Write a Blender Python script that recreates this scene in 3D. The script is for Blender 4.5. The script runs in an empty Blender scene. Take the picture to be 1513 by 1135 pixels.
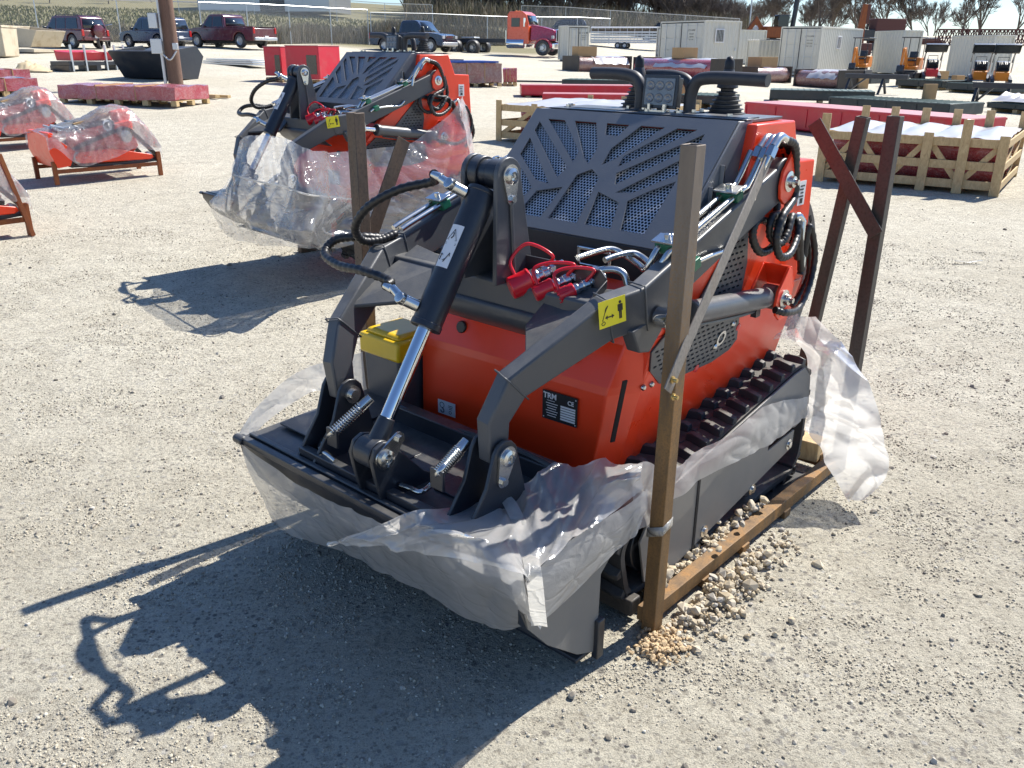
import bpy, bmesh, math, random
from mathutils import Vector, Matrix, noise
random.seed(7)
R = math.radians
sc = bpy.context.scene
COL = sc.collection
PI = math.pi
# ---------------------------------------------------------------- camera maths (used for the camera and to survey ground positions)
F = 1258.0; CX, CY = 756.5, 567.5; EYE = 1.65
roll = math.atan(0.0085); pitch = math.atan((CY-72.5)*math.cos(roll)/F)
fw = Vector((0, math.cos(pitch), -math.sin(pitch)))
up0 = Vector((0, math.sin(pitch), math.cos(pitch))); rt0 = Vector((1, 0, 0))
rt = rt0*math.cos(roll) + up0*math.sin(roll)
up = -rt0*math.sin(roll) + up0*math.cos(roll)
CAM = Vector((0, 0, EYE))
def ray(x, y): return fw + rt*((x-CX)/F) + up*((CY-y)/F)
def lerp_tab(tab, a):
    if a <= tab[0][0]: return tab[0][1]
    for (a0, v0), (a1, v1) in zip(tab, tab[1:]):
        if a <= a1:
            t = (a-a0)/(a1-a0); t = t*t*(3-2*t)
            return v0+(v1-v0)*t
    return tab[-1][1]
S1 = [(-60,.036),(-18,.036),(-5.7,.027),(2,.022),(10,.016),(19,.006),(60,.004)]
S2 = [(-60,.042),(-25,.040),(-8,.040),(2,.036),(12,.030),(20,.030),(60,.030)]
def terrain(x, y):
    r = math.hypot(x, y); a = math.degrees(math.atan2(x, y))
    if y < 0: return 0.0
    h = 0.0
    if r > 4.5:
        d = r-4.5; h += lerp_tab(S1, a)*(d*d/(d+1.2))
    if r > 52:
        d = min(r, 170)-52; h += lerp_tab(S2, a)*(d*d/(d+8))
    return h
def G(px, py, rmax=400):
    v = ray(px, py); v = v/math.hypot(v.x, v.y)
    t = 0.5
    while t < rmax:
        p = CAM+v*t
        if p.z < terrain(p.x, p.y):
            lo, hi = t-0.25, t
            for _ in range(20):
                m = (lo+hi)/2; p = CAM+v*m
                if p.z < terrain(p.x, p.y): hi = m
                else: lo = m
            return CAM+v*hi
        t += 0.25
    return CAM+v*rmax
def at_dist(px, py, D):
    "point straight ahead distance D (world y) along the ray"
    v = ray(px, py); return CAM+v*(D/v.y)
def onground(x, y, dz=0): return Vector((x, y, terrain(x, y)+dz))
# machine frame: X forward, Y to its left, Z up
YAW = R(41.7925566)
U = Vector((-math.sin(YAW), -math.cos(YAW), 0)); V = Vector((math.cos(YAW), -math.sin(YAW), 0))
O1 = Vector((-0.04647, 2.53519, 0.0))
ROT1 = math.atan2(U.y, U.x)
def loc(p): q = p-O1; return Vector((q.dot(U), q.dot(V), p.z))
def pv(x, y, v):
    r = ray(x, y); t = (v-(CAM-O1).dot(V))/r.dot(V); return loc(CAM+r*t)
def pu(x, y, u):
    r = ray(x, y); t = (u-(CAM-O1).dot(U))/r.dot(U); return loc(CAM+r*t)
def pz(x, y, z):
    r = ray(x, y); return loc(CAM+r*((z-EYE)/r.z))
# ---------------------------------------------------------------- materials
MATS = {}
class NT:
    def __init__(s, name):
        s.m = bpy.data.materials.new(name); s.m.use_nodes = True
        s.t = s.m.node_tree; s.n = s.t.nodes; s.l = s.t.links
        s.b = s.n['Principled BSDF']; s.out = s.n['Material Output']
        s.tc = s.n.new('ShaderNodeTexCoord')
    def node(s, k, **kw):
        nd = s.n.new(k)
        for a, v in kw.items():
            if a in nd.inputs.keys(): nd.inputs[a].default_value = v
            else: setattr(nd, a, v)
        return nd
    def noise(s, scale, detail=4, rough=.55, vec=None, dist=0):
        nd = s.node('ShaderNodeTexNoise'); nd.inputs['Scale'].default_value = scale
        nd.inputs['Detail'].default_value = detail; nd.inputs['Roughness'].default_value = rough
        nd.inputs['Distortion'].default_value = dist
        s.l.new(vec or s.tc.outputs['Object'], nd.inputs['Vector']); return nd.outputs['Fac']
    def ramp(s, fac, stops):
        nd = s.node('ShaderNodeValToRGB'); e = nd.color_ramp.elements
        while len(e) < len(stops): e.new(.5)
        for el, (p, c) in zip(e, stops):
            el.position = p; el.color = (*c, 1) if not isinstance(c, (int, float)) else (c, c, c, 1)
        s.l.new(fac, nd.inputs['Fac']); return nd.outputs['Color']
    def mix(s, fac, a, b):
        nd = s.node('ShaderNodeMix', data_type='RGBA')
        for sock, v in ((nd.inputs[0], fac), (nd.inputs[6], a), (nd.inputs[7], b)):
            if isinstance(v, (int, float)): sock.default_value = v
            elif isinstance(v, tuple): sock.default_value = (*v, 1)
            else: s.l.new(v, sock)
        return nd.outputs[2]
    def bump(s, h, strength=.3, dist=.01, normal=None):
        nd = s.node('ShaderNodeBump'); nd.inputs['Strength'].default_value = strength; nd.inputs['Distance'].default_value = dist
        s.l.new(h, nd.inputs['Height'])
        if normal: s.l.new(normal, nd.inputs['Normal'])
        return nd.outputs['Normal']
    def set(s, **kw):
        for k, v in kw.items():
            sock = s.b.inputs[{'base':'Base Color','rough':'Roughness','metal':'Metallic','normal':'Normal','coat':'Coat Weight','spec':'Specular IOR Level','trans':'Transmission Weight','alpha':'Alpha','crough':'Coat Roughness','sheen':'Sheen Weight'}[k]]
            if isinstance(v, (int, float)): sock.default_value = v
            elif isinstance(v, tuple): sock.default_value = (*v, 1)
            else: s.l.new(v, sock)
        return s.m
def paint(name, c, rough=.35, var=.12, coat=.3, dirt=(.25,.22,.17), dirtamt=.25, metal=0, bump=.0, dust=.0):
    t = NT(name)
    n = t.noise(6, 5); f = t.noise(90, 3)
    c2 = tuple(x*(1-var) for x in c); c3 = tuple(min(1, x*(1+var)) for x in c)
    base = t.mix(n, c2, c3)
    d = t.ramp(t.noise(3.1, 8, .65), [(.50, 0.0), (.78, 1.0)])
    dm = t.node('ShaderNodeMath', operation='MULTIPLY'); t.l.new(d, dm.inputs[0]); dm.inputs[1].default_value = dirtamt
    base = t.mix(dm.outputs[0], base, dirt)
    if dust:   # yard dust settled on upward faces, and fine scuffs
        g = t.node('ShaderNodeNewGeometry'); sx = t.node('ShaderNodeSeparateXYZ'); t.l.new(g.outputs['True Normal'], sx.inputs[0])
        up_ = t.ramp(sx.outputs[2], [(.45, 0.), (.95, 1.)]); ng = t.ramp(t.noise(14, 7, .7), [(.30, .1), (.70, 1.)])
        a_ = t.node('ShaderNodeMath', operation='MULTIPLY'); t.l.new(up_, a_.inputs[0]); t.l.new(ng, a_.inputs[1])
        b_ = t.node('ShaderNodeMath', operation='MULTIPLY'); t.l.new(a_.outputs[0], b_.inputs[0]); b_.inputs[1].default_value = dust
        base = t.mix(b_.outputs[0], base, (.36,.33,.27))
        mp2 = t.node('ShaderNodeMapping'); mp2.inputs['Scale'].default_value = (1,6,1.5); t.l.new(t.tc.outputs['Object'], mp2.inputs['Vector'])
        sc2 = t.ramp(t.noise(26, 6, .75, mp2.outputs[0], .6), [(.66, 0.), (.70, .35)]); base = t.mix(sc2, base, tuple(min(1, x*1.5+.06) for x in c))
    rr = t.ramp(n, [(.3, rough*.8), (.7, min(1, rough*1.35))])
    kw = dict(base=base, rough=rr, coat=coat, metal=metal, crough=.2)
    kw['normal'] = t.bump(f if not bump else t.noise(220, 2), .06 if not bump else bump, .002)
    MATS[name] = t.set(**kw); return MATS[name]
def simple(name, c, rough=.5, metal=0, nscale=20, var=.15, bump=.15, coat=0):
    t = NT(name); n = t.noise(nscale, 5)
    base = t.mix(n, tuple(x*(1-var) for x in c), tuple(min(1, x*(1+var)) for x in c))
    MATS[name] = t.set(base=base, rough=rough, metal=metal, coat=coat, normal=t.bump(n, bump, .004)); return MATS[name]
M_ORANGE = paint('orange_paint', (.90,.052,.009), .33, .04, .2, dirtamt=.05, dust=.12)
M_RED = paint('red_paint', (.50,.012,.014), .35, .1, .4, dirtamt=.15)
M_CRIMSON = paint('bright_red_paint', (.55,.01,.03), .4, .1, .3)
M_GREY = paint('charcoal_paint', (.058,.064,.074), .40, .12, .2, dirtamt=.14, bump=.18, dust=.30)
M_HOOD = paint('sheen_lightened_hood_paint', (.125,.135,.152), .42, .10, .15, dirtamt=.15, bump=.22, dust=.2)  # charcoal lightened in its base colour to imitate grazing sky sheen
M_BLACK = paint('black_paint', (.016,.020,.028), .38, .15, .25, dirtamt=.12, bump=.12, dust=.22)
M_STEELGREY = paint('grey_steel_plate', (.17,.165,.155), .5, .1, .1)
M_ZINC = simple('zinc_plated_steel', (.62,.62,.60), .25, 1, 40, .12, .05)
M_CHROME = simple('chrome_rod', (.78,.79,.80), .07, 1, 40, .03, .0)
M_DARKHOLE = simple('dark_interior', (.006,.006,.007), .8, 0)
M_RUBBER = simple('black_rubber', (.040,.040,.043), .5, 0, 30, .3, .3)
M_TRACK = paint('dusty_track_rubber', (.032,.033,.036), .55, .2, 0, dirtamt=.1, bump=.3, dust=.35)
M_HOSE = simple('black_hose', (.012,.012,.013), .42, 0, 60, .2, .1)
M_REDCAP = simple('red_plastic', (.62,.008,.02), .3, 0, 30, .08, .05, .3)
M_GREENCLAMP = simple('green_plastic', (.01,.13,.07), .4, 0, 30, .1, .05)
M_YELLOW = simple('yellow_label', (.82,.70,.02), .45, 0, 30, .04, .02)
M_YPLASTIC = simple('yellow_plastic', (.75,.48,.01), .3, 0, 30, .05, .03, .2)
M_WHITE = simple('white_sticker', (.72,.72,.72), .45, 0, 30, .04, .02)
M_INK = simple('black_ink', (.012,.012,.014), .5, 0, 30, .05, .0)
M_LAMPGLASS = simple('clouded_lamp_glass', (.16,.17,.18), .18, 0, 60, .35, .1, .4)
M_DULLREF = simple('dull_reflector', (.22,.225,.23), .35, .4, 60, .3, .1)
M_LENS = simple('lamp_lens', (.42,.44,.46), .12, 0, 30, .2, .0, .5)
M_GLASS = simple('dark_window_glass', (.015,.02,.025), .06, 0, 10, .1, 0, .6)
M_MESH = simple('perforated_mesh_steel', (.58,.60,.62), .40, .4, 60, .1, .05)
M_WOOD = None
def rust(name, a, b, c, sc_=14, top=None):
    t = NT(name)
    mp = t.node('ShaderNodeMapping'); mp.inputs['Scale'].default_value = (1,1,.22); t.l.new(t.tc.outputs['Object'], mp.inputs['Vector'])
    n = t.noise(sc_, 8, .65, mp.outputs[0]); n2 = t.noise(sc_*7, 4, .6)
    base = t.ramp(n, [(.33, a), (.52, b), (.70, c)])
    base = t.mix(t.ramp(n2, [(.45, 0.), (.75, .55)]), base, tuple(x*.45 for x in a))
    if top:   # mill scale still grey-brown towards the upper end, rust below
        sz = t.node('ShaderNodeSeparateXYZ'); t.l.new(t.tc.outputs['Object'], sz.inputs[0]); ad = t.node('ShaderNodeMath', operation='ADD'); t.l.new(sz.outputs[2], ad.inputs[0]); t.l.new(n2, ad.inputs[1])
        fz = t.node('ShaderNodeMapRange'); t.l.new(ad.outputs[0], fz.inputs[0]); fz.inputs[1].default_value = 1.25; fz.inputs[2].default_value = 1.75
        base = t.mix(fz.outputs[0], base, t.ramp(n, [(.35, tuple(x*.7 for x in top)), (.65, top)]))
    MATS[name] = t.set(base=base, rough=t.ramp(n, [(.3,.45),(.7,.8)]), metal=.15, normal=t.bump(n2, .25, .002)); return MATS[name]
M_RUST = rust('rusty_brown_steel', (.085,.064,.048), (.125,.088,.062), (.18,.115,.07))
M_RUSTY = rust('rusty_ochre_steel', (.125,.075,.036), (.22,.125,.048), (.33,.17,.055), 22, (.22,.175,.135))
M_RUSTPURPLE = rust('rusty_maroon_steel', (.050,.044,.037), (.072,.060,.049), (.10,.078,.060))
M_RUSTORANGE = rust('rusty_orange_steel', (.19,.055,.018), (.26,.075,.022), (.33,.11,.03))
M_BRACE = rust('grey_brown_flat_steel', (.20,.18,.16), (.25,.225,.195), (.22,.17,.13))
def wood(name, a, b, sc_=(1,1,1)):
    t = NT(name)
    mp = t.node('ShaderNodeMapping'); mp.inputs['Scale'].default_value = sc_; t.l.new(t.tc.outputs['Object'], mp.inputs['Vector'])
    n = t.noise(9, 8, .7, mp.outputs[0], 1.5)
    obj = t.node('ShaderNodeObjectInfo')
    n0 = t.noise(1.3, 2)
    base = t.mix(n0, t.ramp(n, [(.3, a), (.7, b)]), t.ramp(n, [(.3, tuple(x*.6 for x in a)), (.7, tuple(x*.8 for x in b))]))
    MATS[name] = t.set(base=base, rough=.75, normal=t.bump(n, .4, .004)); return MATS[name]
M_WOOD = wood('pale_pine_wood', (.50,.33,.15), (.70,.52,.27), (3,3,1))
M_WOODD = wood('weathered_brown_wood', (.12,.065,.045), (.22,.13,.09), (6,6,.5))
M_CARD = simple('cardboard', (.42,.27,.13), .8, 0, 8, .12, .1)
def film(name, tint, opac, rough=.22, wr=26, streak=.5, bs=1., gl_=.75):
    "thin polythene: partly see-through, scatters light, glossy creases"
    t = NT(name); m = t.m
    t.n.remove(t.b)
    tr = t.node('ShaderNodeBsdfTransparent'); tl = t.node('ShaderNodeBsdfTranslucent'); df = t.node('ShaderNodeBsdfDiffuse')
    gl = t.node('ShaderNodeBsdfGlossy'); gl.inputs['Roughness'].default_value = rough
    gl.inputs['Color'].default_value = (.9,.9,.9,1)
    mp = t.node('ShaderNodeMapping'); mp.inputs['Scale'].default_value = (1,1,1.9); mp.inputs['Rotation'].default_value = (.4,.5,.3)
    t.l.new(t.tc.outputs['Object'], mp.inputs['Vector'])
    n1 = t.noise(wr*.22, 6, .55, mp.outputs[0], 1.2); n2 = t.noise(wr*.9, 4, .6, mp.outputs[0], 2.2)
    vo = t.node('ShaderNodeTexVoronoi', feature='DISTANCE_TO_EDGE'); vo.inputs['Scale'].default_value = wr*.5
    wv = t.node('ShaderNodeMix', data_type='VECTOR'); wv.inputs[0].default_value = .22
    t.l.new(mp.outputs[0], wv.inputs[4]); 
    nc = t.node('ShaderNodeTexNoise'); nc.inputs['Scale'].default_value = 5; t.l.new(mp.outputs[0], nc.inputs['Vector'])
    t.l.new(nc.outputs['Color'], wv.inputs[5]); t.l.new(wv.outputs[1], vo.inputs['Vector'])
    add = t.node('ShaderNodeMath', operation='ADD'); t.l.new(n1, add.inputs[0])
    vm = t.node('ShaderNodeMath', operation='MINIMUM'); t.l.new(vo.outputs['Distance'], vm.inputs[0]); vm.inputs[1].default_value = .12
    vx = t.node('ShaderNodeMath', operation='MULTIPLY'); t.l.new(vm.outputs[0], vx.inputs[0]); vx.inputs[1].default_value = 2.2
    t.l.new(vx.outputs[0], add.inputs[1])
    nm = t.bump(add.outputs[0], .45*bs, .02); nm = t.bump(n2, .22*bs, .006, nm)
    for x in (tl, df, gl): t.l.new(nm, x.inputs['Normal'])
    for x in (tl, df): x.inputs['Color'].default_value = (*tint, 1)
    s1 = t.node('ShaderNodeMixShader'); s1.inputs[0].default_value = .6; t.l.new(df.outputs[0], s1.inputs[1]); t.l.new(tl.outputs[0], s1.inputs[2])
    s2 = t.node('ShaderNodeMixShader'); t.l.new(tr.outputs[0], s2.inputs[1]); t.l.new(s1.outputs[0], s2.inputs[2])
    t.l.new(t.ramp(n1, [(.3, opac*.82), (.55, opac), (.78, min(1, opac*(1+streak*.6)))]), s2.inputs[0])
    fr = t.node('ShaderNodeFresnel'); fr.inputs['IOR'].default_value = 1.5; t.l.new(nm, fr.inputs['Normal'])
    fa = t.node('ShaderNodeMath', operation='MULTIPLY_ADD'); t.l.new(fr.outputs[0], fa.inputs[0]); fa.inputs[1].default_value = gl_; fa.inputs[2].default_value = .03
    s3 = t.node('ShaderNodeMixShader'); t.l.new(fa.outputs[0], s3.inputs[0]); t.l.new(s2.outputs[0], s3.inputs[1]); t.l.new(gl.outputs[0], s3.inputs[2])
    t.l.new(s3.outputs[0], t.out.inputs['Surface'])
    MATS[name] = m; return m
M_FILM = film('clear_wrap_film', (.92,.91,.89), .60, .14, 18, .5, .6, .7)
M_FILMC = film('crinkled_clear_film', (.92,.92,.91), .33, .12, 26, .9, .8, .85)
M_FILMW = film('milky_wrap_film', (.94,.92,.88), .68, .32, 14, .3, .30, .35)
M_TAPE = film('tape_film', (.75,.74,.70), .75)
# ---------------------------------------------------------------- mesh building
class MB:
    def __init__(s): s.bm = bmesh.new()
    def box(s, c, d, rz=0, rx=0, ry=0, taper=1):
        c = Vector(c); m = Matrix.Rotation(rz, 3, 'Z') @ Matrix.Rotation(ry, 3, 'Y') @ Matrix.Rotation(rx, 3, 'X')
        vs = []
        for z in (-1, 1):
            k = taper if z > 0 else 1
            for x, y in ((-1,-1),(1,-1),(1,1),(-1,1)):
                vs.append(s.bm.verts.new(c + m @ Vector((x*d[0]/2*k, y*d[1]/2*k, z*d[2]/2))))
        for f in ((3,2,1,0),(4,5,6,7),(0,1,5,4),(1,2,6,5),(2,3,7,6),(3,0,4,7)): s.bm.faces.new([vs[i] for i in f])
        return s
    def prism(s, pts, a, b, axis='y'):
        "polygon given in the two other axes, extruded from a to b along axis; y: pts=(x,z); x: (y,z); z: (x,y)"
        def mk(p, t): return {'y': (p[0], t, p[1]), 'x': (t, p[0], p[1]), 'z': (p[0], p[1], t)}[axis]
        n = len(pts)
        A = [s.bm.verts.new(mk(p, a)) for p in pts]; B = [s.bm.verts.new(mk(p, b)) for p in pts]
        s.bm.faces.new(A); s.bm.faces.new(B[::-1])
        for i in range(n): s.bm.faces.new((A[i], B[i], B[(i+1)%n], A[(i+1)%n]))
        return s
    def cyl(s, p0, p1, r, r2=None, n=20, cap=True):
        p0, p1 = Vector(p0), Vector(p1); r2 = r if r2 is None else r2
        z = (p1-p0).normalized(); x = z.orthogonal().normalized(); y = z.cross(x)
        A = [s.bm.verts.new(p0+(x*math.cos(2*PI*i/n)+y*math.sin(2*PI*i/n))*r) for i in range(n)]
        B = [s.bm.verts.new(p1+(x*math.cos(2*PI*i/n)+y*math.sin(2*PI*i/n))*r2) for i in range(n)]
        for i in range(n): s.bm.faces.new((A[i], A[(i+1)%n], B[(i+1)%n], B[i]))
        if cap: s.bm.faces.new(A[::-1]); s.bm.faces.new(B)
        return s
    def lathe(s, p0, ax, prof, n=24):
        "prof = (radius, height) along axis ax from p0"
        p0 = Vector(p0); z = Vector(ax).normalized(); x = z.orthogonal().normalized(); y = z.cross(x)
        rings = []
        for r, h in prof:
            if r < 1e-5: rings.append([s.bm.verts.new(p0+z*h)])
            else: rings.append([s.bm.verts.new(p0+z*h+(x*math.cos(2*PI*i/n)+y*math.sin(2*PI*i/n))*r) for i in range(n)])
        for a, b in zip(rings, rings[1:]):
            for i in range(n):
                j = (i+1)%n
                if len(a) == 1 and len(b) == 1: continue
                if len(a) == 1: s.bm.faces.new((a[0], b[j], b[i]))
                elif len(b) == 1: s.bm.faces.new((a[i], a[j], b[0]))
                else: s.bm.faces.new((a[i], a[j], b[j], b[i]))
        return s
    def tube(s, pts, r, n=10, res=6, smooth=True, rfun=None, cap=True):
        P = spline(pts, res) if smooth and len(pts) > 2 else [Vector(p) for p in pts]
        prev = None; rings = []
        for i, p in enumerate(P):
            t = (P[min(i+1, len(P)-1)]-P[max(i-1, 0)]).normalized()
            if prev is None: x = t.orthogonal().normalized()
            else:
                x = prev - t*prev.dot(t)
                x = x.normalized() if x.length > 1e-6 else t.orthogonal().normalized()
            prev = x; y = t.cross(x); rr = rfun(i, len(P)) if rfun else r
            rings.append([s.bm.verts.new(p+(x*math.cos(2*PI*k/n)+y*math.sin(2*PI*k/n))*rr) for k in range(n)])
        for a, b in zip(rings, rings[1:]):
            for k in range(n): s.bm.faces.new((a[k], a[(k+1)%n], b[(k+1)%n], b[k]))
        if cap: s.bm.faces.new(rings[0][::-1]); s.bm.faces.new(rings[-1])
        return s
    def sweep(s, path, w, h, lat=(0,1,0), ws=None, hs=None):
        "rectangular tube along a path, mitred; lat = sideways axis"
        P = [Vector(p) for p in path]; L = Vector(lat); rings = []
        for i, p in enumerate(P):
            d0 = (p-P[i-1]).normalized() if i > 0 else (P[1]-p).normalized()
            d1 = (P[i+1]-p).normalized() if i < len(P)-1 else d0
            t = (d0+d1).normalized(); k = 1/max(.35, t.dot(d1))
            l = (L-t*L.dot(t)).normalized(); nrm = t.cross(l)
            ww = ws[i] if ws else w; hh = hs[i] if hs else h
            rings.append([s.bm.verts.new(p+l*a*ww/2+nrm*b*hh/2*k) for a, b in ((-1,-1),(1,-1),(1,1),(-1,1))])
        for a, b in zip(rings, rings[1:]):
            for k in range(4): s.bm.faces.new((a[k], a[(k+1)%4], b[(k+1)%4], b[k]))
        s.bm.faces.new(rings[0][::-1]); s.bm.faces.new(rings[-1]); return s
    def grid(s, rows):
        vs = [[s.bm.verts.new(p) for p in row] for row in rows]
        for a, b in zip(vs, vs[1:]):
            for i in range(len(a)-1): s.bm.faces.new((a[i], a[i+1], b[i+1], b[i]))
        return s
    def quad(s, a, b, c, d): s.bm.faces.new([s.bm.verts.new(Vector(p)) for p in (a,b,c,d)]); return s
    def add(s, me, mat=None):
        n0 = len(s.bm.verts); s.bm.from_mesh(me)
        if mat:
            s.bm.verts.ensure_lookup_table(); bmesh.ops.transform(s.bm, matrix=mat, verts=s.bm.verts[n0:])
        return s
    def build(s, name, mat, parent=None, bevel=0, seg=2, ang=38, solid=0, sub=0):
        bmesh.ops.recalc_face_normals(s.bm, faces=s.bm.faces)
        for f in s.bm.faces: f.smooth = True
        for e in s.bm.edges:
            if len(e.link_faces) == 2 and e.calc_face_angle(0) > R(ang): e.smooth = False
        me = bpy.data.meshes.new(name); s.bm.to_mesh(me); s.bm.free()
        me.materials.append(mat)
        o = bpy.data.objects.new(name, me); COL.objects.link(o)
        if parent: o.parent = parent
        if sub:
            md = o.modifiers.new('sub', 'SUBSURF'); md.levels = md.render_levels = sub
        if solid:
            md = o.modifiers.new('thick', 'SOLIDIFY'); md.thickness = solid; md.offset = 0
        if bevel:
            md = o.modifiers.new('bevel', 'BEVEL'); md.width = bevel; md.segments = seg; md.limit_method = 'ANGLE'; md.angle_limit = R(35)
            md.harden_normals = False
        return o
def spline(pts, res=6):
    P = [Vector(p) for p in pts]; out = []
    Q = [P[0]*2-P[1]]+P+[P[-1]*2-P[-2]]
    for i in range(1, len(Q)-2):
        p0, p1, p2, p3 = Q[i-1:i+3]
        for k in range(res):
            t = k/res
            out.append(.5*((2*p1)+(p2-p0)*t+(2*p0-5*p1+4*p2-p3)*t*t+(-p0+3*p1-3*p2+p3)*t**3))
    out.append(P[-1]); return out
def resample(pts, n, smooth=True):
    P = spline(pts, 8) if smooth else [Vector(p) for p in pts]
    L = [0]
    for a, b in zip(P, P[1:]): L.append(L[-1]+(b-a).length)
    out = []; j = 0
    for i in range(n):
        d = L[-1]*i/(n-1)
        while j < len(L)-2 and L[j+1] < d: j += 1
        t = (d-L[j])/max(1e-9, L[j+1]-L[j]); out.append(P[j].lerp(P[j+1], min(1, t)))
    return out
def loft(lines, nu=80, nv=30, amp=.008, freq=9, seed=0, smooth=True, sub=None):
    "sheet through a list of 3D polylines with creased noise"
    rs = [resample(l, nu, smooth) for l in lines]
    rows = []
    for j in range(nv):
        t = j/(nv-1)*(len(rs)-1); k = min(int(t), len(rs)-2); f = t-k
        rows.append([rs[k][i].lerp(rs[k+1][i], f) for i in range(nu)])
    off = Vector((seed*3.1, seed*1.7, seed*.9))
    wid = sum((a-b).length for a, b in zip(rs[0], rs[0][1:])); hei = sum((a[nu//2]-b[nu//2]).length for a, b in zip(rs, rs[1:]))
    out = []
    for j, row in enumerate(rows):
        o = []
        for i, p in enumerate(row):
            a = row[min(i+1, nu-1)]-row[max(i-1, 0)]; b = rows[min(j+1, nv-1)][i]-rows[max(j-1, 0)][i]
            n = a.cross(b); n = n.normalized() if n.length > 1e-9 else Vector((0,0,1))
            a_, b_ = i/(nu-1)*wid, j/(nv-1)*hei
            sw = .35*noise.noise(Vector((a_*1.3, b_*1.3, seed)))
            q1 = Vector(((a_*.9+b_*.45+sw)*freq, (b_*.9-a_*.35)*freq*.28, seed*2.1)); q2 = Vector(((a_*.8-b_*.75+sw)*freq*1.5, (b_+a_)*freq*.30, seed+9.1))
            w = (1-abs(noise.noise(q1)))**3*.9 + (1-abs(noise.noise(q2)))**4*.5 + noise.noise(p*freq*.6+off)*.8
            o.append(p+n*(w-.75)*amp)
        out.append(o)
    return out
def flat_holes(outer, holes, th):
    "2D polygon with holes -> mesh in XY, thickness th"
    cu = bpy.data.curves.new('tmp', 'CURVE'); cu.dimensions = '2D'; cu.fill_mode = 'BOTH'; cu.extrude = th/2
    for poly in [outer]+holes:
        sp = cu.splines.new('POLY'); sp.points.add(len(poly)-1)
        for p, q in zip(sp.points, poly): p.co = (q[0], q[1], 0, 1)
        sp.use_cyclic_u = True
    ob = bpy.data.objects.new('tmp', cu); COL.objects.link(ob)
    me = bpy.data.meshes.new_from_object(ob.evaluated_get(bpy.context.evaluated_depsgraph_get()) if False else ob)
    bpy.data.objects.remove(ob); bpy.data.curves.remove(cu); return me
def text_mesh(txt, size, th=.0005, align='CENTER', bold=0):
    cu = bpy.data.curves.new('tmp', 'FONT'); cu.body = txt; cu.size = size; cu.extrude = th; cu.align_x = align; cu.align_y = 'CENTER'; cu.offset = bold
    cu.resolution_u = 3
    ob = bpy.data.objects.new('tmp', cu); COL.objects.link(ob)
    me = bpy.data.meshes.new_from_object(ob)
    bpy.data.objects.remove(ob); bpy.data.curves.remove(cu); return me
def frame_mat(o, x, y):
    "matrix with origin o, x axis and y axis (z = x cross y)"
    x = Vector(x).normalized(); z = x.cross(Vector(y)).normalized(); y = z.cross(x)
    return Matrix(((x.x,y.x,z.x,o[0]),(x.y,y.y,z.y,o[1]),(x.z,y.z,z.z,o[2]),(0,0,0,1)))
def tag(o, label, cat, group=None, kind=None):
    if label: o['label'] = label
    if cat: o['category'] = cat
    if group: o['group'] = group
    if kind: o['kind'] = kind
    return o
def thing(name, label, cat, p=(0,0,0), rz=0, group=None, s=1):
    o = bpy.data.objects.new(name, None); COL.objects.link(o); o.location = p; o.rotation_euler = (0,0,rz); o.scale = (s,s,s)
    o.empty_display_size = .1
    return tag(o, label, cat, group)
def copy_tree(o, parent=None, skip=()):
    c = o.copy(); COL.objects.link(c); c.parent = parent
    for ch in list(o.children):
        if ch.name.split('.')[0] in skip: continue
        copy_tree(ch, c, skip)
    return c
# ================================================================ the mini skid steer (local frame: x forward, y left, z up)
def hexgrid_mesh(w, h, pitch=.0125, r=.0050):
    bm = bmesh.new(); ny = int(h/(pitch*.866)); nx = int(w/pitch)
    for j in range(ny):
        for i in range(nx):
            cx = -w/2+pitch*(i+.5+(.5 if j%2 else 0)); cy = -h/2+pitch*.866*(j+.5)
            O_ = [bm.verts.new((cx+pitch/math.sqrt(3)*math.sin(k*PI/3), cy+pitch/math.sqrt(3)*math.cos(k*PI/3), 0)) for k in range(6)]
            I_ = [bm.verts.new((cx+r*math.sin(k*PI/3), cy+r*math.cos(k*PI/3), 0)) for k in range(6)]
            for k in range(6): bm.faces.new((O_[k], O_[(k+1)%6], I_[(k+1)%6], I_[k]))
    me = bpy.data.meshes.new('hex'); bm.to_mesh(me); bm.free(); return me
def ribbed(i, n): return .0105*(1+.12*math.sin(i*1.9))
def make_hose(pts, r=.0105, parent=None, name='hydraulic_hose', res=14, ribs=True):
    m = MB(); m.tube(pts, r, n=10, res=res, rfun=(lambda i, n: r*(1+(.13 if i%3 == 0 else -.03))) if ribs else None)
    return m.build(name, M_HOSE, parent, ang=80)
def fitting(m, p, d, r=.012, l=.04):
    p = Vector(p); d = Vector(d).normalized()
    m.cyl(p, p+d*l*.5, r*1.25, n=6); m.cyl(p+d*l*.5, p+d*l, r*.95, n=14); return m
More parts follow.
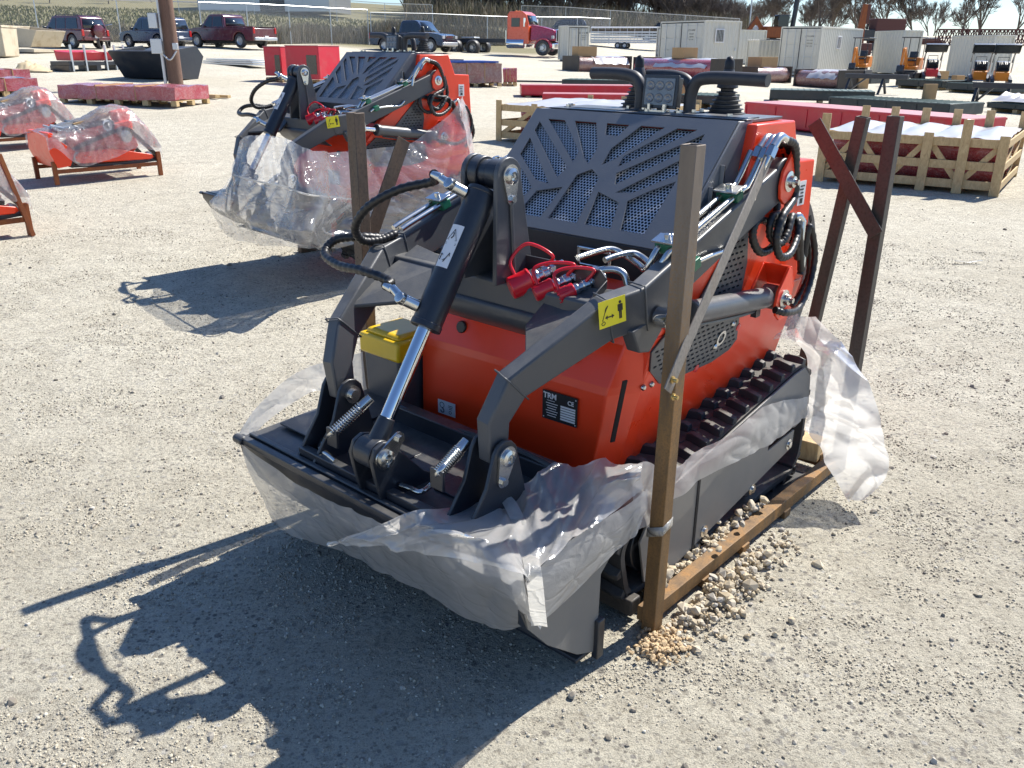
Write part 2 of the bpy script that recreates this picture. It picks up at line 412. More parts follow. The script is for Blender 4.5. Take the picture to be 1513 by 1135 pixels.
def mk_pin(m, c, ax, r=.022, plate=True, down=(-.35,0,-1), s=1):
    "zinc pin head with its teardrop lock plate and bolt"
    c = Vector(c); a = Vector(ax).normalized(); d = Vector(down); d = (d-a*d.dot(a)).normalized(); t = a.cross(d)
    L = .065*s; pts = []
    for k in range(17):
        g = PI*k/16; pts.append(c - d*math.sin(g)*r*1.35 + t*math.cos(g)*r*1.35)
    for k in range(9):
        g = PI*k/8; pts.append(c + d*L + d*math.sin(g)*r*.75 - t*math.cos(g)*r*.75)
    A = [m.bm.verts.new(p) for p in pts]; B = [m.bm.verts.new(p+a*.007) for p in pts]
    m.bm.faces.new(A); m.bm.faces.new(B[::-1])
    for i in range(len(pts)): m.bm.faces.new((A[i], B[i], B[(i+1)%len(pts)], A[(i+1)%len(pts)]))
    m.lathe(c+a*.006, a, [(0,.0),(r*.95,0),(r*.95,.008),(r*.55,.012),(r*.5,.006),(r*.2,.005),(r*.2,.014),(0,.014)])
    m.cyl(c+d*L+a*.006, c+d*L+a*.017, r*.45, n=6)
    return m
def make_machine():
    root = thing('mini_skid_steer', 'bare orange and charcoal mini skid steer loader in the foreground, its bucket dumped forward', 'skid steer', O1, ROT1)
    # ---------------- engine housing (orange body)
    def vs(z): return .45-max(0, .86-z)*.22
    def taper_prism(m, pts, off=0.0, left=-1):
        "side profile closed between the two tapering flanks"
        A = [m.bm.verts.new((p[0], vs(p[1])+off, p[1])) for p in pts]; B = [m.bm.verts.new((p[0], left*(vs(p[1])+off), p[1])) for p in pts]
        m.bm.faces.new(A); m.bm.faces.new(B[::-1]); n = len(pts)
        for i in range(n): m.bm.faces.new((A[i], B[i], B[(i+1)%n], A[(i+1)%n]))
    m = MB(); taper_prism(m, [(-.2,.86),(-.33,1.00),(-.55,1.12),(-.655,1.22),(-.70,1.437),(-.97,1.437),(-1.03,1.30),(-1.17,1.295),(-1.20,.86)])
    taper_prism(m, [(-.19,.33),(-.2,.8595),(-1.20,.8595),(-1.20,.55),(-.95,.40)])
    body = m.build('engine_housing', M_ORANGE, root, .005)
    def psurf(x, y):
        "point of the left flank seen at a survey pixel"
        lo_, hi_ = .28, .452
        for _ in range(30):
            md = (lo_+hi_)/2; q = pv(x, y, md)
            if vs(q.z) > md: lo_ = md
            else: hi_ = md
        return q
    # ---------------- front panel: flat face, fold and chamfered corner
    def plan(z, f):
        vr = .315+.07*(z-.34)/.59; e = .0025
        return [(f+.01,-.415,z),(f-.03,vr,z),(f-.06,vr+(vs(z)-vr)*.35,z),(f-.13,vs(z)+e,z),(f-.20,vs(z)+e,z),(f-.20,-.415,z)]
    m = MB(); rings = []
    for z, f in ((.12,-.06),(.34,-.055),(.68,-.065),(.705,-.07),(.83,-.125),(.93,-.15)):
        rings.append([m.bm.verts.new(p) for p in plan(z, f)])
    for a, b in zip(rings, rings[1:]):
        for k in range(6): m.bm.faces.new((a[k], a[(k+1)%6], b[(k+1)%6], b[k]))
    m.bm.faces.new(rings[0][::-1]); m.bm.faces.new(rings[-1])
    fp = m.build('front_panel', M_ORANGE, root, .005, ang=8)
    for v, z, u in ((-.253,.765,-.095),(.215,.765,-.115)):
        c = MB(); c.cyl((u-.004,v,z),(u+.008,v,z+.003), .021, n=24); c.build('hole_disc', M_HOSE, fp, .003)  # black discs stand in for the shade inside two round holes
    c = MB(); c.prism([(-.008,-.11),(.008,-.11),(.008,.11),(-.008,.11)], -.002, .002, 'z')
    c.bm.transform(frame_mat(psurf(912,608)+Vector((.0,.005,0)), (-1,.35,0), (0,.22,1))); c.build('slot', M_DARKHOLE, fp)
    for q in ((948,572),(960,567)): c = MB(); c.lathe(psurf(*q)+Vector((0,.004,0)), (0,1,0), [(0,0),(.010,0),(.010,.004),(.006,.009),(0,.010)], 14); c.build('bolt', M_ZINC, fp)
    # rating plate with its lettering
    c = MB(); c.box((0,0,0), (.135,.098,.002)); T = frame_mat((-.0775,.195,.60), (-.055,1,0), (0,0,1))
    c.bm.transform(T); rp = c.build('rating_plate', M_INK, fp, .001)
    c = MB(); c.add(text_mesh('TRM', .026, bold=.0006), Matrix.Translation((-.038,.032,.0012)))
    c.add(text_mesh('CE', .020, bold=.0004), Matrix.Translation((.042,.026,.0012)))
    for i in range(6): c.box((.032,.008-i*.0085,.0012), (.056,.006,.001))
    for i in range(6): c.box((-.030,.008-i*.0085,.0012), (.046-.006*(i%3),.0022,.0006))
    c.box((-.034,.017,.0012), (.03,.0015,.0006))
    for x in (-.061,.061):
        for y in (-.042,.042): c.cyl((x,y,0),(x,y,.0018), .0022, n=8)
    c.bm.transform(T); c.build('lettering', M_WHITE, rp)
    c = MB(); c.box((0,0,0), (.082,.052,.0015)); T = frame_mat((-.049,-.29,.468), (-.055,1,0), (0,0,1)); c.bm.transform(T); st = c.build('lifting_hook_sticker', M_WHITE, fp)
    c = MB(); c.lathe((-.021,.008,.001), (0,0,1), [(.009,0),(.009,.0006),(.011,.0006),(.011,0)], 20)
    c.tube([(-.021,-.002,.001),(-.013,-.008,.001),(-.014,-.018,.001),(-.023,-.019,.001),(-.028,-.012,.001)], .0018, n=6)
    for i in range(3): c.box((.019,.012-i*.006,.001), (.022-.004*i,.002,.0006))
    c.lathe((.018,-.012,.001), (0,0,1), [(.005,0),(.005,.0006),(.0065,.0006),(.0065,0)], 16)
    c.bm.transform(T); c.build('ink', M_INK, st)
    c = MB(); c.tube([(-.055,.235,.31),(-.045,.235,.38),(-.048,.26,.405),(-.058,.29,.41)], .012, n=10); c.build('bent_rod', M_ORANGE, fp)
    # ---------------- dark hood with sloping grille
    hood = MB()
    for s in (-1, 1):
        y = s*.412
        hood.prism([(-.30,1.095),(-.655,1.447),(-.735,1.447),(-.735,1.02),(-.35,1.02)], y-.004, y+.004)
    hood.prism([(-.655,1.4465),(-.735,1.4465),(-.735,1.439),(-.655,1.439)], -.408, .408)
    hood = hood.build('hood', M_HOOD, root, .004)
    # sloping face with slots: local plane x = sideways, y = up the slope
    bot, top = Vector((-.300,0,1.095)), Vector((-.655,0,1.447)); SL = (top-bot).length; sd = (top-bot).normalized()
    Tg = frame_mat((bot+top)/2, (0,1,0), sd); hh = SL/2
    def S(*q): return [tuple(p) for p in q]
    # abstract fan of straight slots (generic pattern)
    holes = [S((-.05,.205),(.05,.205),(.03,.155),(-.03,.155))]
    for q in (S((-.33,.205),(-.25,.205),(-.10,.075),(-.10,.03)), S((-.365,.19),(-.365,.15),(-.13,-.04),(-.11,.005)), S((-.365,.115),(-.365,.04),(-.22,-.06),(-.15,-.07)),
              S((-.20,.205),(-.10,.205),(-.03,.10),(-.03,.03),(-.07,.06)), S((-.185,-.105),(-.08,-.075),(-.10,-.205),(-.21,-.205)), S((-.355,.0),(-.28,-.045),(-.215,-.095),(-.25,-.205),(-.345,-.205))):
        holes += [q, [(-x, y) for x, y in q]]
    holes.append(S((-.05,-.02),(0,.01),(.05,-.02),(.065,-.205),(-.065,-.205)))
    holes = [[(x*.93-.02, y) for x, y in q] for q in holes]
    fc = MB(); fc.add(flat_holes([(-.408,-hh),(.408,-hh),(.408,hh),(-.408,hh)], holes, .004)); fc.bm.transform(Tg)
    gp = fc.build('slotted_face', M_HOOD, hood, ang=30)
    g = MB(); g.add(hexgrid_mesh(.74, .43)); g.bm.transform(Tg @ Matrix.Translation((-.03,0,-.012))); g.build('mesh_screen', M_MESH, hood)
    g = MB(); g.prism([(-.36,1.03),(-.36,1.09),(-.68,1.405),(-.72,1.405),(-.72,1.03)], -.395, .395); g.build('dark_backing_box', M_DARKHOLE, hood)  # plain dark box added to give the shade behind the mesh
    # louvres on the hood's side
    LV = []
    for (x0, y0, x1, y1) in ((1070,215,1066,285),(1054,239,1050,298),(1037,265,1033,310),(1025,288,1022,318)):
        q0, q1 = pv(x0, y0, .415), pv(x1, y1, .415); u_ = (q0.x+q1.x)/2; zt = min(q0.z, 1.095+(-.30-u_)*.99-.045); LV.append((u_, min(q1.z-.03, zt-.05), zt))
    for s in (-1, 1):
        m = MB()
        for i, (u, z0, z1) in enumerate(LV):
            m.box((u, s*.417, (z0+z1)/2), (.020,.003,z1-z0))
        m.build('louvre', M_DARKHOLE, hood)
        m = MB()
        for i, (u, z0, z1) in enumerate(LV):
            m.box((u+.014, s*.421, (z0+z1)/2), (.006,.012,z1-z0+.012), rz=s*.4)
        m.build('louvre_lip', M_HOOD, hood, .001)
    m = MB(); m.prism([(-.30,1.094),(-.312,.93),(-.36,.90),(-.42,.90),(-.42,1.08)], -.408, .408); m.build('cowl', M_BLACK, root, .004)
    for v in (.145, -.25):
        m = MB()
        T = frame_mat((-.300,v,1.035), (0,1,0), (.07,0,1))
        for a in ((0,.027,.13,.012),(0,-.027,.13,.012),(-.06,0,.012,.066),(.06,0,.012,.066)): m.box((a[0],a[1],.004), (a[2],a[3],.014))
        m.bm.transform(T); h = m.build('recess_frame', M_CHROME, root, .003)
        m = MB(); m.box((0,0,.001), (.11,.045,.006)); m.bm.transform(T); m.build('recess', M_DARKHOLE, h)
    # ---------------- control deck
    m = MB(); m.box((-.83,.0,1.444), (.25,.82,.010)); m.box((-.79,-.20,1.4515), (.11,.30,.005)); m.box((-.76,.20,1.4515), (.10,.40,.005)); m.box((-.71,.02,1.450), (.05,.80,.004))
    dk = m.build('control_deck', M_GREY, root, .002)
    for p in ((-.74,-.33),(-.74,.33),(-.73,.02),(-.79,-.36),(-.78,-.02),(-.74,.14)): m = MB(); m.cyl((*p,1.452),(*p,1.462), .010, n=6); m.build('bolt', M_ZINC, dk)
    for cy, cx in ((-.155,-.93), (.215,-.92)):
        m = MB(); prof = []
        for i in range(6):
            r0 = .068-.0065*i; z = i*.0135
            prof += [(r0, z), (r0, z+.003), (r0-.014, z+.006), (r0-.013, z+.0125)]
        prof = [(0,0)]+prof+[(.036,.084),(.034,.10),(.012,.155),(0,.155)]
        m.lathe((cx,cy,1.449), (0,0,1), prof, 4 if 0 else 20); bt = m.build('lever_boot', M_RUBBER, dk, ang=25)
        m = MB(); m.lathe((cx,cy,1.62), (0,0,1), [(0,-.07),(.007,-.05),(.007,0)], 10)
        lv = m.build('control_lever', M_BLACK, dk)
        m = MB(); m.lathe((cx,cy,1.552), (0,0,1), [(0,0),(.012,.0),(.0155,.02),(.0175,.045),(.016,.064),(.010,.078),(0,.082)], 16)
        m.build('knob', M_INK, lv, ang=60)
    def grab(pts, r=.0195):
        m = MB(); m.tube(pts, r, n=14, res=8); h = m.build('grab_handle', M_RUBBER, dk, ang=60)
        p = Vector(pts[0]); m = MB(); m.box(p+Vector((0,0,.004)), (.07,.085,.008), rz=.1); m.build('mounting_plate', M_BLACK, h, .002)
        for d in ((-.026,-.032),(.026,-.032),(.026,.032),(-.026,.032)): m = MB(); m.cyl((p.x+d[0],p.y+d[1],p.z+.008),(p.x+d[0],p.y+d[1],p.z+.017), .008, n=6); m.build('bolt', M_ZINC, h)
    grab([(-.80,.145,1.449),(-.80,.146,1.51),(-.80,.165,1.553),(-.80,.21,1.566),(-.80,.30,1.567),(-.80,.42,1.564)], .021)
    grab([(-.80,-.055,1.449),(-.80,-.056,1.515),(-.80,-.075,1.555),(-.80,-.12,1.568),(-.80,-.20,1.571),(-.80,-.27,1.570)], .021)
    m = MB(); m.tube([(-.96,.05,1.449),(-.96,.05,1.51),(-.96,.03,1.55),(-.96,-.03,1.565),(-.96,-.14,1.565)], .0195, n=12, res=6); m.build('grab_handle', M_RUBBER, dk, ang=60)
    # work lamp
    m = MB(); T = frame_mat((-.755,.055,1.518), (-.06,1,0), (-.10,0,1)) @ Matrix.Diagonal((.98,.96,1,1))
    m.box((0,0,-.02), (.125,.10,.035)); m.box((0,0,0), (.135,.112,.012)); m.box((0,-.062,-.02), (.03,.02,.02))
    for i in range(7): m.box((-.05+i*.0166,0,-.045), (.004,.09,.02))
    m.bm.transform(T); lp = m.build('work_lamp', M_BLACK, dk, .005)
    m = MB(); m.box((0,0,.008), (.114,.092,.003)); m.bm.transform(T); ln = m.build('lens', M_LAMPGLASS, lp, .004)
    m = MB()
    for i in range(3):
        for j in (-1, 1): m.lathe((-.036+i*.036,j*.021,.010), (0,0,1), [(0,.004),(.008,.001),(.014,.003),(.016,.001),(.016,0)], 18)
    m.bm.transform(T); m.build('reflector', M_DULLREF, ln, ang=20)
    m = MB(); m.box((-.755,.055,1.457),(.05,.05,.006)); m.cyl((-.735,.025,1.45),(-.735,.025,1.48),.008,n=6); m.cyl((-.735,.085,1.45),(-.735,.085,1.48),.008,n=6); m.build('lamp_bracket', M_ZINC, lp)
    # ---------------- loader arms
    for s in (-1, 1):
        pth = [(-.80,.487,1.262),(-.04,.487,1.000),(.075,.455,.985),(.325,.352,.838),(.372,.330,.745),(.366,.325,.635)]
        pth = [(p[0], s*p[1], p[2]) for p in pth]
        m = MB(); m.sweep(pth, .05, .12, ws=[.055,.055,.055,.05,.05,.045], hs=[.118,.120,.118,.094,.080,.072])
        arm = m.build('loader_arm', M_GREY, root, .007, 3, ang=20)
        m = MB()   # round rear end of the arm and its weld beads
        m.cyl((-.80,s*.459,1.262),(-.80,s*.515,1.262), .072, n=28)
        m.build('arm_eye', M_GREY, arm, .004)
        m = MB()
        for q in (1, 2, 3):
            p = Vector(pth[q]); w = [0,.0285,.0285,.026][q]; h = [0,.066,.066,.056][q]
            d0 = (Vector(pth[q])-Vector(pth[q-1])).normalized(); d1 = (Vector(pth[q+1])-p).normalized(); t = (d0+d1).normalized()
            l = (Vector((0,1,0))-t*t.y).normalized(); nn = t.cross(l); k = 1/t.dot(d1)
            c = [p+l*w*a+nn*h*k*b for a, b in ((-1,-1),(1,-1),(1,1),(-1,1),(-1,-1))]
            m = MB(); m.tube([x for a, b in zip(c, c[1:]) for x in (a, a.lerp(b,.25)+Vector((.0016,0,.0008)), a.lerp(b,.5), a.lerp(b,.75)-Vector((.0014,0,0)))]+[c[-1]], .0026, n=6, smooth=False)
            m.build('weld_bead', M_GREY, arm, ang=80)
        # gusset plate from the arm knee to the cross tube
        m = MB(); q = [(.06,s*.43,.975),(.30,s*.375,.90),(.10,s*.20,.915),(-.02,s*.22,1.015),(-.06,s*.43,1.03)]
        A = [m.bm.verts.new(p) for p in q]; B = [m.bm.verts.new((p[0]-.004,p[1],p[2]-.012)) for p in q]
        m.bm.faces.new(A); m.bm.faces.new(B[::-1])
        for i in range(5): m.bm.faces.new((A[i],B[i],B[(i+1)%5],A[(i+1)%5]))
        m.build('gusset', M_GREY, arm, .003)
        # lift cylinder eye bracket under the arm
        m = MB(); m.prism([(-.15,.975),(.02,.945),(-.02,.875),(-.07,.865),(-.13,.92)], s*.49-.02, s*.49+.024); m.build('cylinder_bracket', M_GREY, arm, .004)
        # pivot brackets on the housing
        for (cu, cz, sc_) in ((-.80,1.262,1),(-.83,.87,.8)):
            m = MB()
            for yy in (.525,.449) if sc_ == 1 else (.545,.449):
                P_ = [(cu+.055,cz-.01),(cu+.045,cz-.05),(cu+.015,cz-.072),(cu-.02,cz-.070),(cu-.055,cz-.03),(cu-.065,cz+.03),(cu-.035,cz+.098),(cu-.022,cz+.105),(cu+.045,cz+.035)]
                m.prism(P_, s*yy-.005, s*yy+.005)
            m.prism([(cu-.028,cz+.104),(cu-.067,cz+.028),(cu-.073,cz+.030),(cu-.034,cz+.108)], s*.44, s*(.530 if sc_ == 1 else .550))
            br = m.build('pivot_bracket', M_ORANGE, root, .002)
            m = MB(); yy = (.530 if sc_ == 1 else .550); m.lathe((cu,s*yy,cz), (0,s,0), [(0,0),(.033,0),(.033,.004),(.020,.007),(.018,.020),(.009,.022),(.009,.034),(0,.035)], 24)
            m.cyl((cu,s*(yy+.004),cz),(cu,s*(yy+.018),cz), .019, n=6); m.build('pivot_nut', M_ZINC, br)
        # lift cylinder
        a, b = Vector((-.09,s*.540,.965)), Vector((-.83,s*.500,.87)); d = (b-a).normalized()
        m = MB(); m.cyl(a+d*.14, b-d*.05, .036, n=28); m.cyl(a+d*.14, a+d*.165, .040, n=28); m.cyl(b+Vector((0,-.022,0)), b+Vector((0,.022,0)), .042, n=24)
        lc = m.build('lift_cylinder', M_GREY, root, .003)
        m = MB(); m.cyl(a, a+d*.15, .017, n=20); m.cyl(a+Vector((0,-.02,0)), a+Vector((0,.02,0)), .03, n=20); m.build('piston_rod', M_CHROME, lc)
        m = MB(); mk_pin(m, a+Vector((0,s*.028,0)), (0,s,0), .021, down=(0,0,1)); m.build('pin', M_ZINC, lc)
        m = MB(); m.tube([b-d*.10+Vector((0,0,-.04)), b-d*.25+Vector((0,0,-.045)), b-d*.5+Vector((0,0,-.043)), a+d*.2+Vector((0,0,-.038))], .006, n=8); m.box(b-d*.11+Vector((0,0,-.045)), (.03,.02,.03)); m.build('oil_pipe', M_BLACK, lc)
    # safety label on the left arm
    T = frame_mat((.018,.5165,.992), (-.963,-.27*.0,.268) , (.268,0,.963)) if 0 else frame_mat(pv(904,461,.4925), (-.118,.0335,.016), (.0,0,1)) @ Matrix.Scale(.84, 4)
    m = MB(); m.box((0,0,.0022), (.105,.088,.001)); m.bm.transform(T); lb = m.build('safety_label', M_YELLOW, root)
    m = MB()
    m.box((-.012,-.012,.0032), (.020,.004,.0005)); m.prism([(-.030,-.012),(-.020,-.005),(-.020,-.019)], .0029,.0035,'z'); m.prism([(.007,-.012),(-.003,-.019),(-.003,-.005)], .0029,.0035,'z')
    m.cyl((.031,.026,.0029),(.031,.026,.0035), .005, n=14); m.box((.031,.008,.0032), (.013,.024,.0005)); m.box((.028,-.016,.0032), (.005,.026,.0005)); m.box((.034,-.016,.0032), (.005,.026,.0005)); m.box((.0225,.008,.0032),(.003,.022,.0005)); m.box((.0395,.008,.0032),(.003,.022,.0005))
    m.tube([(-.042,-.026,.003),(-.034,-.022,.003),(-.030,-.030,.003),(-.040,-.034,.003),(-.044,-.026,.003)], .0012, n=5); m.tube([(-.040,-.02,.003),(-.030,.004,.003),(-.016,.026,.003)], .0012, n=5, smooth=False); m.tube([(-.016,.026,.003),(-.026,.018,.003),(-.030,.004,.003)], .0012, n=5, smooth=False)
    m.bm.transform(T); m.build('pictogram', M_INK, lb)
    # ---------------- cross tube and tilt-cylinder tower
    m = MB(); m.box((-.03,0,.962), (.13,.92,.085)); ct = m.build('cross_tube', M_GREY, root, .010, 3)
    m = MB(); rows = []
    for k in range(9):
        g = k/8; rows.append([(.036+.02*math.sin(g*PI*.6)-.09*g*g, v, .93-.10*g) for v in (-.33,-.15,0,.15,.26)])
    m.grid(rows); m.build('curved_apron', M_GREY, ct, solid=.006, ang=60)
    m = MB()
    for y in (-.065, .065):
        pr = [(-.085,1.003),(.085,1.003),(.082,1.30)]
        cx_, cz_, r_ = .030, 1.315, .052
        pr += [(cx_+r_*math.cos(a), cz_+r_*math.sin(a)) for a in [R(x) for x in range(-10, 191, 20)]]
        pr += [(-.025,1.29)]
        m.prism(pr, y-.008, y+.008)
    m.box((-.055,0,1.09), (.02,.115,.17)); m.cyl((.03,-.055,1.315),(.03,.055,1.315), .030, n=24)
    tw = m.build('cylinder_tower', M_GREY, root, .003)
    m = MB(); m.tube([(.01,.078,1.0),(.018,.078,1.12),(.03,.078,1.26)], .0055, n=8); m.build('grease_pipe', M_GREY, tw)
    m = MB(); mk_pin(m, (.03,.074,1.315), (0,1,0), .024, down=(-.06,0,-1)); m.build('pin', M_ZINC, tw)
    # tilt cylinder
    a, b = Vector((.03,0,1.315)), Vector((.515,0,.595)); d = (b-a).normalized()
    m = MB(); m.cyl(a+d*.055, a+d*.485, .044, n=32); m.cyl(a+d*.47, a+d*.49, .046, n=32); m.cyl(a+d*.055, a+d*.07, .046, n=32)
    m.cyl(a+Vector((0,-.052,0)), a+Vector((0,-.018,0)), .048, n=28); m.cyl(a+Vector((0,.012,0)), a+Vector((0,.052,0)), .044, n=28); m.cyl(a+Vector((0,-.02,0)), a+Vector((0,.014,0)), .040, n=28)
    tc = m.build('tilt_cylinder', M_BLACK, root, .003)
    m = MB(); m.cyl(a+d*.49, b-d*.10, .0215, n=28); m.build('piston_rod', M_CHROME, tc)
    m = MB(); m.cyl(b-d*.105, b-d*.02, .024, .03, n=24); m.cyl(b+Vector((0,-.035,0)), b+Vector((0,.035,0)), .044, n=28); m.build('rod_eye', M_BLACK, tc, .003)
    nn = Vector((d.z, 0, -d.x)); nn = -nn if nn.x < 0 else nn
    T = frame_mat(a+d*.245+nn*.040+Vector((0,.018,0)), (-.0,.92,-.0)+Vector((0,0,0)) if 0 else (Vector((0,.93,0))-nn*.36), -d)
    m = MB()
    cyc = a+d*.25
    rows = []
    for j in range(2):
        rows.append([cyc+d*(-.065+.13*j)+(nn*math.cos(g)+Vector((0,1,0))*math.sin(g))*.0452 for g in [R(x) for x in (-22,-8,6,20,34)]])
    m.grid(rows); dl = m.build('decal', M_WHITE, tc)
    m = MB()
    def onc(s_, g): g = R(g); return cyc+d*s_+(nn*math.cos(g)+Vector((0,1,0))*math.sin(g))*.0462
    m.tube([onc(-.05,6),onc(-.018,-14),onc(-.018,26),onc(-.05,6)], .0010, n=4, smooth=False)
    m.tube([onc(-.040,6),onc(-.030,9),onc(-.022,2)], .0016, n=4, smooth=False)
    m.tube([onc(-.005,-18),onc(-.005,30)], .0007, n=4, smooth=False); m.tube([onc(-.009,-18),onc(-.009,30)], .0007, n=4, smooth=False)
    m.tube([onc(.045,-12),onc(.025,-12),onc(.03,-4)], .0012, n=4, smooth=False); m.tube([onc(.05,8),onc(.02,22),onc(.03,24)], .0012, n=4, smooth=False); m.tube([onc(.045,2),onc(.04,12)], .0012, n=4, smooth=False)
    m.build('ink', M_INK, dl)
    # ports and hoses of the tilt cylinder
    p1, p2 = a+d*.085, a+d*.44
    for p in (p1, p2):
        ports = MB(); q = p+nn*.038+Vector((0,-.025,0)); ports.cyl(q, q+nn*.035+Vector((0,-.02,0)), .017, n=20)
        e = q+nn*.042+Vector((0,-.025,0)); ports.lathe(e-nn*.012, nn, [(0,0),(.016,.002),(.019,.012),(.016,.026),(0,.03)], 16)
        ports.cyl(e, e+Vector((-.01,-.05,.012 if p is p1 else .02)), .0135, .012, n=16); ports.cyl(e+Vector((-.01,-.048,.014)), e+Vector((-.012,-.085,.02)), .0125, .011, n=12)
        ports.build('hose_elbow', M_ZINC, tc, .001)
    e1 = p1+nn*.08+Vector((-.012,-.13,.02)); e2 = p2+nn*.08+Vector((-.012,-.13,.02))
    make_hose([e1, pv(640,268,-.20), pv(590,280,-.30), pv(545,305,-.40), pv(525,335,-.47), pv(535,355,-.48), pv(560,355,-.47), pv(585,345,-.465)], .0135, tc)
    make_hose([e2, pv(575,415,-.16), pv(535,400,-.28), pv(500,392,-.42), pv(480,375,-.55), pv(495,355,-.56), pv(530,350,-.50), pv(570,352,-.475)], .0135, tc)
    # ---------------- steel pipes on top of the left arm with clamps, and their mirror on the right arm
    def arm_z(u): return 1.000+(u+.04)*(-.262/.82)+.068
    for s in (-1, 1):
        m = MB()
        if s > 0:
            for k, y in enumerate((.452,.492)):
                m.tube([(-.09-.03*k,.235+.075*k,1.085),(-.16,.245+.075*k,1.092),(-.215,.262+.075*k,1.095),(-.225,.30+.07*k,1.085),(-.19,.38+.05*k,1.072),(-.155,.43+.035*k,1.075),(-.18,y-.002,arm_z(-.18)+.02),(-.28,y,arm_z(-.28)+.022),(-.55,y,arm_z(-.55)+.022),(-.60,y,arm_z(-.60)+.03),(-.67,y,arm_z(-.67)+.09)], .0095, n=12, res=6)
        else:
            for k, y in enumerate((-.462,-.502)):
                m.tube([(-.02,y,arm_z(-.02)+.02),(-.10,y,arm_z(-.1)+.022),(-.55,y,arm_z(-.55)+.022),(-.62,y,arm_z(-.62)+.03),(-.76,y,arm_z(-.74)+.10)], .0095, n=12, res=6)
        pp = m.build('hydraulic_pipe', M_ZINC, root, ang=70)
        for u in ((-.20,-.525) if s > 0 else (-.22,-.53)):
            z = arm_z(u); m = MB(); m.box((u,s*.472 if s > 0 else s*.482,z+.017), (.040,.072,.032), ry=.31); cl = m.build('pipe_clamp', M_GREENCLAMP, root, .004)
            m = MB(); m.box((u+.011,s*.472 if s > 0 else s*.482,z+.040), (.050,.078,.006), ry=.31); m.cyl((u+.012,s*.472 if s>0 else s*.482,z+.04),(u+.015,s*.472 if s>0 else s*.482,z+.056), .010, n=6); m.build('clamp_plate', M_ZINC, cl, .001)
        m = MB(); rows = []   # weld bead line / chipped paint where the pipe tray ends
    # lower small pipe along the arm's outer side
    m = MB(); m.tube([pv(1010,405,.53),pv(1022,392,.53),pv(1050,378,.53),pv(1075,368,.525),pv(1088,350,.525)], .007, n=10); m.build('hydraulic_pipe', M_ZINC, root, ang=70)
    m = MB(); m.box(pv(1025,390,.53), (.04,.026,.032), ry=.3); m.build('pipe_clamp', M_GREENCLAMP, root, .003)
    # ---------------- quick couplers with red caps
    m = MB(); m.prism([(.05,.985),(.36,.985),(.37,1.00),(.37,1.055),(.35,1.075),(.07,1.075),(.05,1.055)], -.052, -.045, 'x'); m.prism([(-.052,1.004),(.03,1.004),(-.052,1.05)], .366, .372)
    cpl = m.build('coupler_bracket', M_BLACK, root, .002)
    for y, r, L, dz, du in ((.165,.036,.085,.0,0.0), (.245,.025,.075,-.012,.02), (.315,.022,.06,-.015,.01)):
        c = Vector((-.045,y+.0,1.040+dz*.5)); d = Vector((.78,-.52,-.36)).normalized() if 1 else None
        m = MB(); m.lathe(c-d*.05, d, [(0,0),(r*.5,0),(r*.5,.05),(r*.75,.052),(r*.75,.07),(r*.62,.072),(r*.62,.085),(r*.8,.087),(r*.8,.087+L*.4),(0,.087+L*.4)], 24)
        m.cyl(c-d*.03, c-d*.005, r*.72, n=6)
        q = m.build('quick_coupler', M_ZINC, root, .001)
        e = c+d*(.037+L*.4)
        m = MB(); m.lathe(e-d*.012, d, [(0,0),(r*1.0,0),(r*1.05,.006),(r*.98,.01),(r*.95,L*.75),(r*.85,L*.8),(0,L*.8)], 24)
        for k in range(10):
            g = 2*PI*k/10; x = d.orthogonal().normalized(); w = d.cross(x)
            if r < .025: m.cyl(e+d*.006+(x*math.cos(g)+w*math.sin(g))*r*.93, e+d*L*.7+(x*math.cos(g)+w*math.sin(g))*r*.93, r*.12, n=5)
        cp = m.build('dust_cap', M_REDCAP, q, .001)
        # the strap that ties the cap to the coupler
        hgt = .075 if r > .03 else .045
        s0 = e+d*.03+Vector((0,-r*.4,r*.8)); s1 = c+d*.02+Vector((0,.01,r*.7))
        m = MB(); m.tube([s0, s0+Vector((-.005,-.02,.04)), (s0+s1)/2+Vector((-.01,-.02,hgt)), s1+Vector((-.005,.02,.035)), s1], .0052, n=8, res=8)
        m.build('cap_strap', M_REDCAP, cp, ang=70)
    m = MB(); m.tube([(-.05,.275,1.035),(-.10,.30,1.055),(-.13,.335,1.06),(-.14,.365,1.05),(-.14,.38,1.02)], .011, n=12); m.cyl((-.075,.29,1.045),(-.10,.30,1.055), .018, n=6); m.build('hydraulic_pipe', M_ZINC, root)
    # ---------------- quick attach plate (part of the machine) and dumped bucket
    m = MB()
    m.box((.30,0,.452), (.42,.74,.012)); m.box((.12,0,.485), (.05,.74,.075)); m.box((.50,0,.47), (.03,.74,.04))
    m.box((.33,.20,.462), (.10,.20,.012)); m.box((.30,-.17,.461), (.10,.16,.010))
    for y in (-.365,-.285,.285,.365):
        m.prism([(.27,.455),(.29,.54),(.325,.672),(.345,.692),(.37,.698),(.395,.690),(.41,.67),(.44,.58),(.53,.455)], y-.006, y+.006)
    for y in (-.045,.045):
        m.prism([(.30,.455),(.37,.50),(.47,.608),(.485,.632),(.515,.641),(.545,.628),(.56,.595),(.55,.54),(.53,.46)], y-.007, y+.007)
    qa = m.build('attach_plate', M_BLACK, root, .003)
    m = MB(); m.tube([(-.02+.15,v,.52+.012*math.sin(v*9)) for v in (-.36,-.25,-.1,0,.12,.24,.36)], .010, n=8); m.build('plate_edge', M_BLACK, qa)
    m = MB(); mk_pin(m, (.515,.053,.595), (0,1,0), .026, down=(-.2,.0,.18)); m.build('pin', M_ZINC, qa)
    m = MB(); mk_pin(m, (.367,.372,.650), (0,1,0), .024, down=(.30,0,-1)); m.build('pin', M_ZINC, qa)
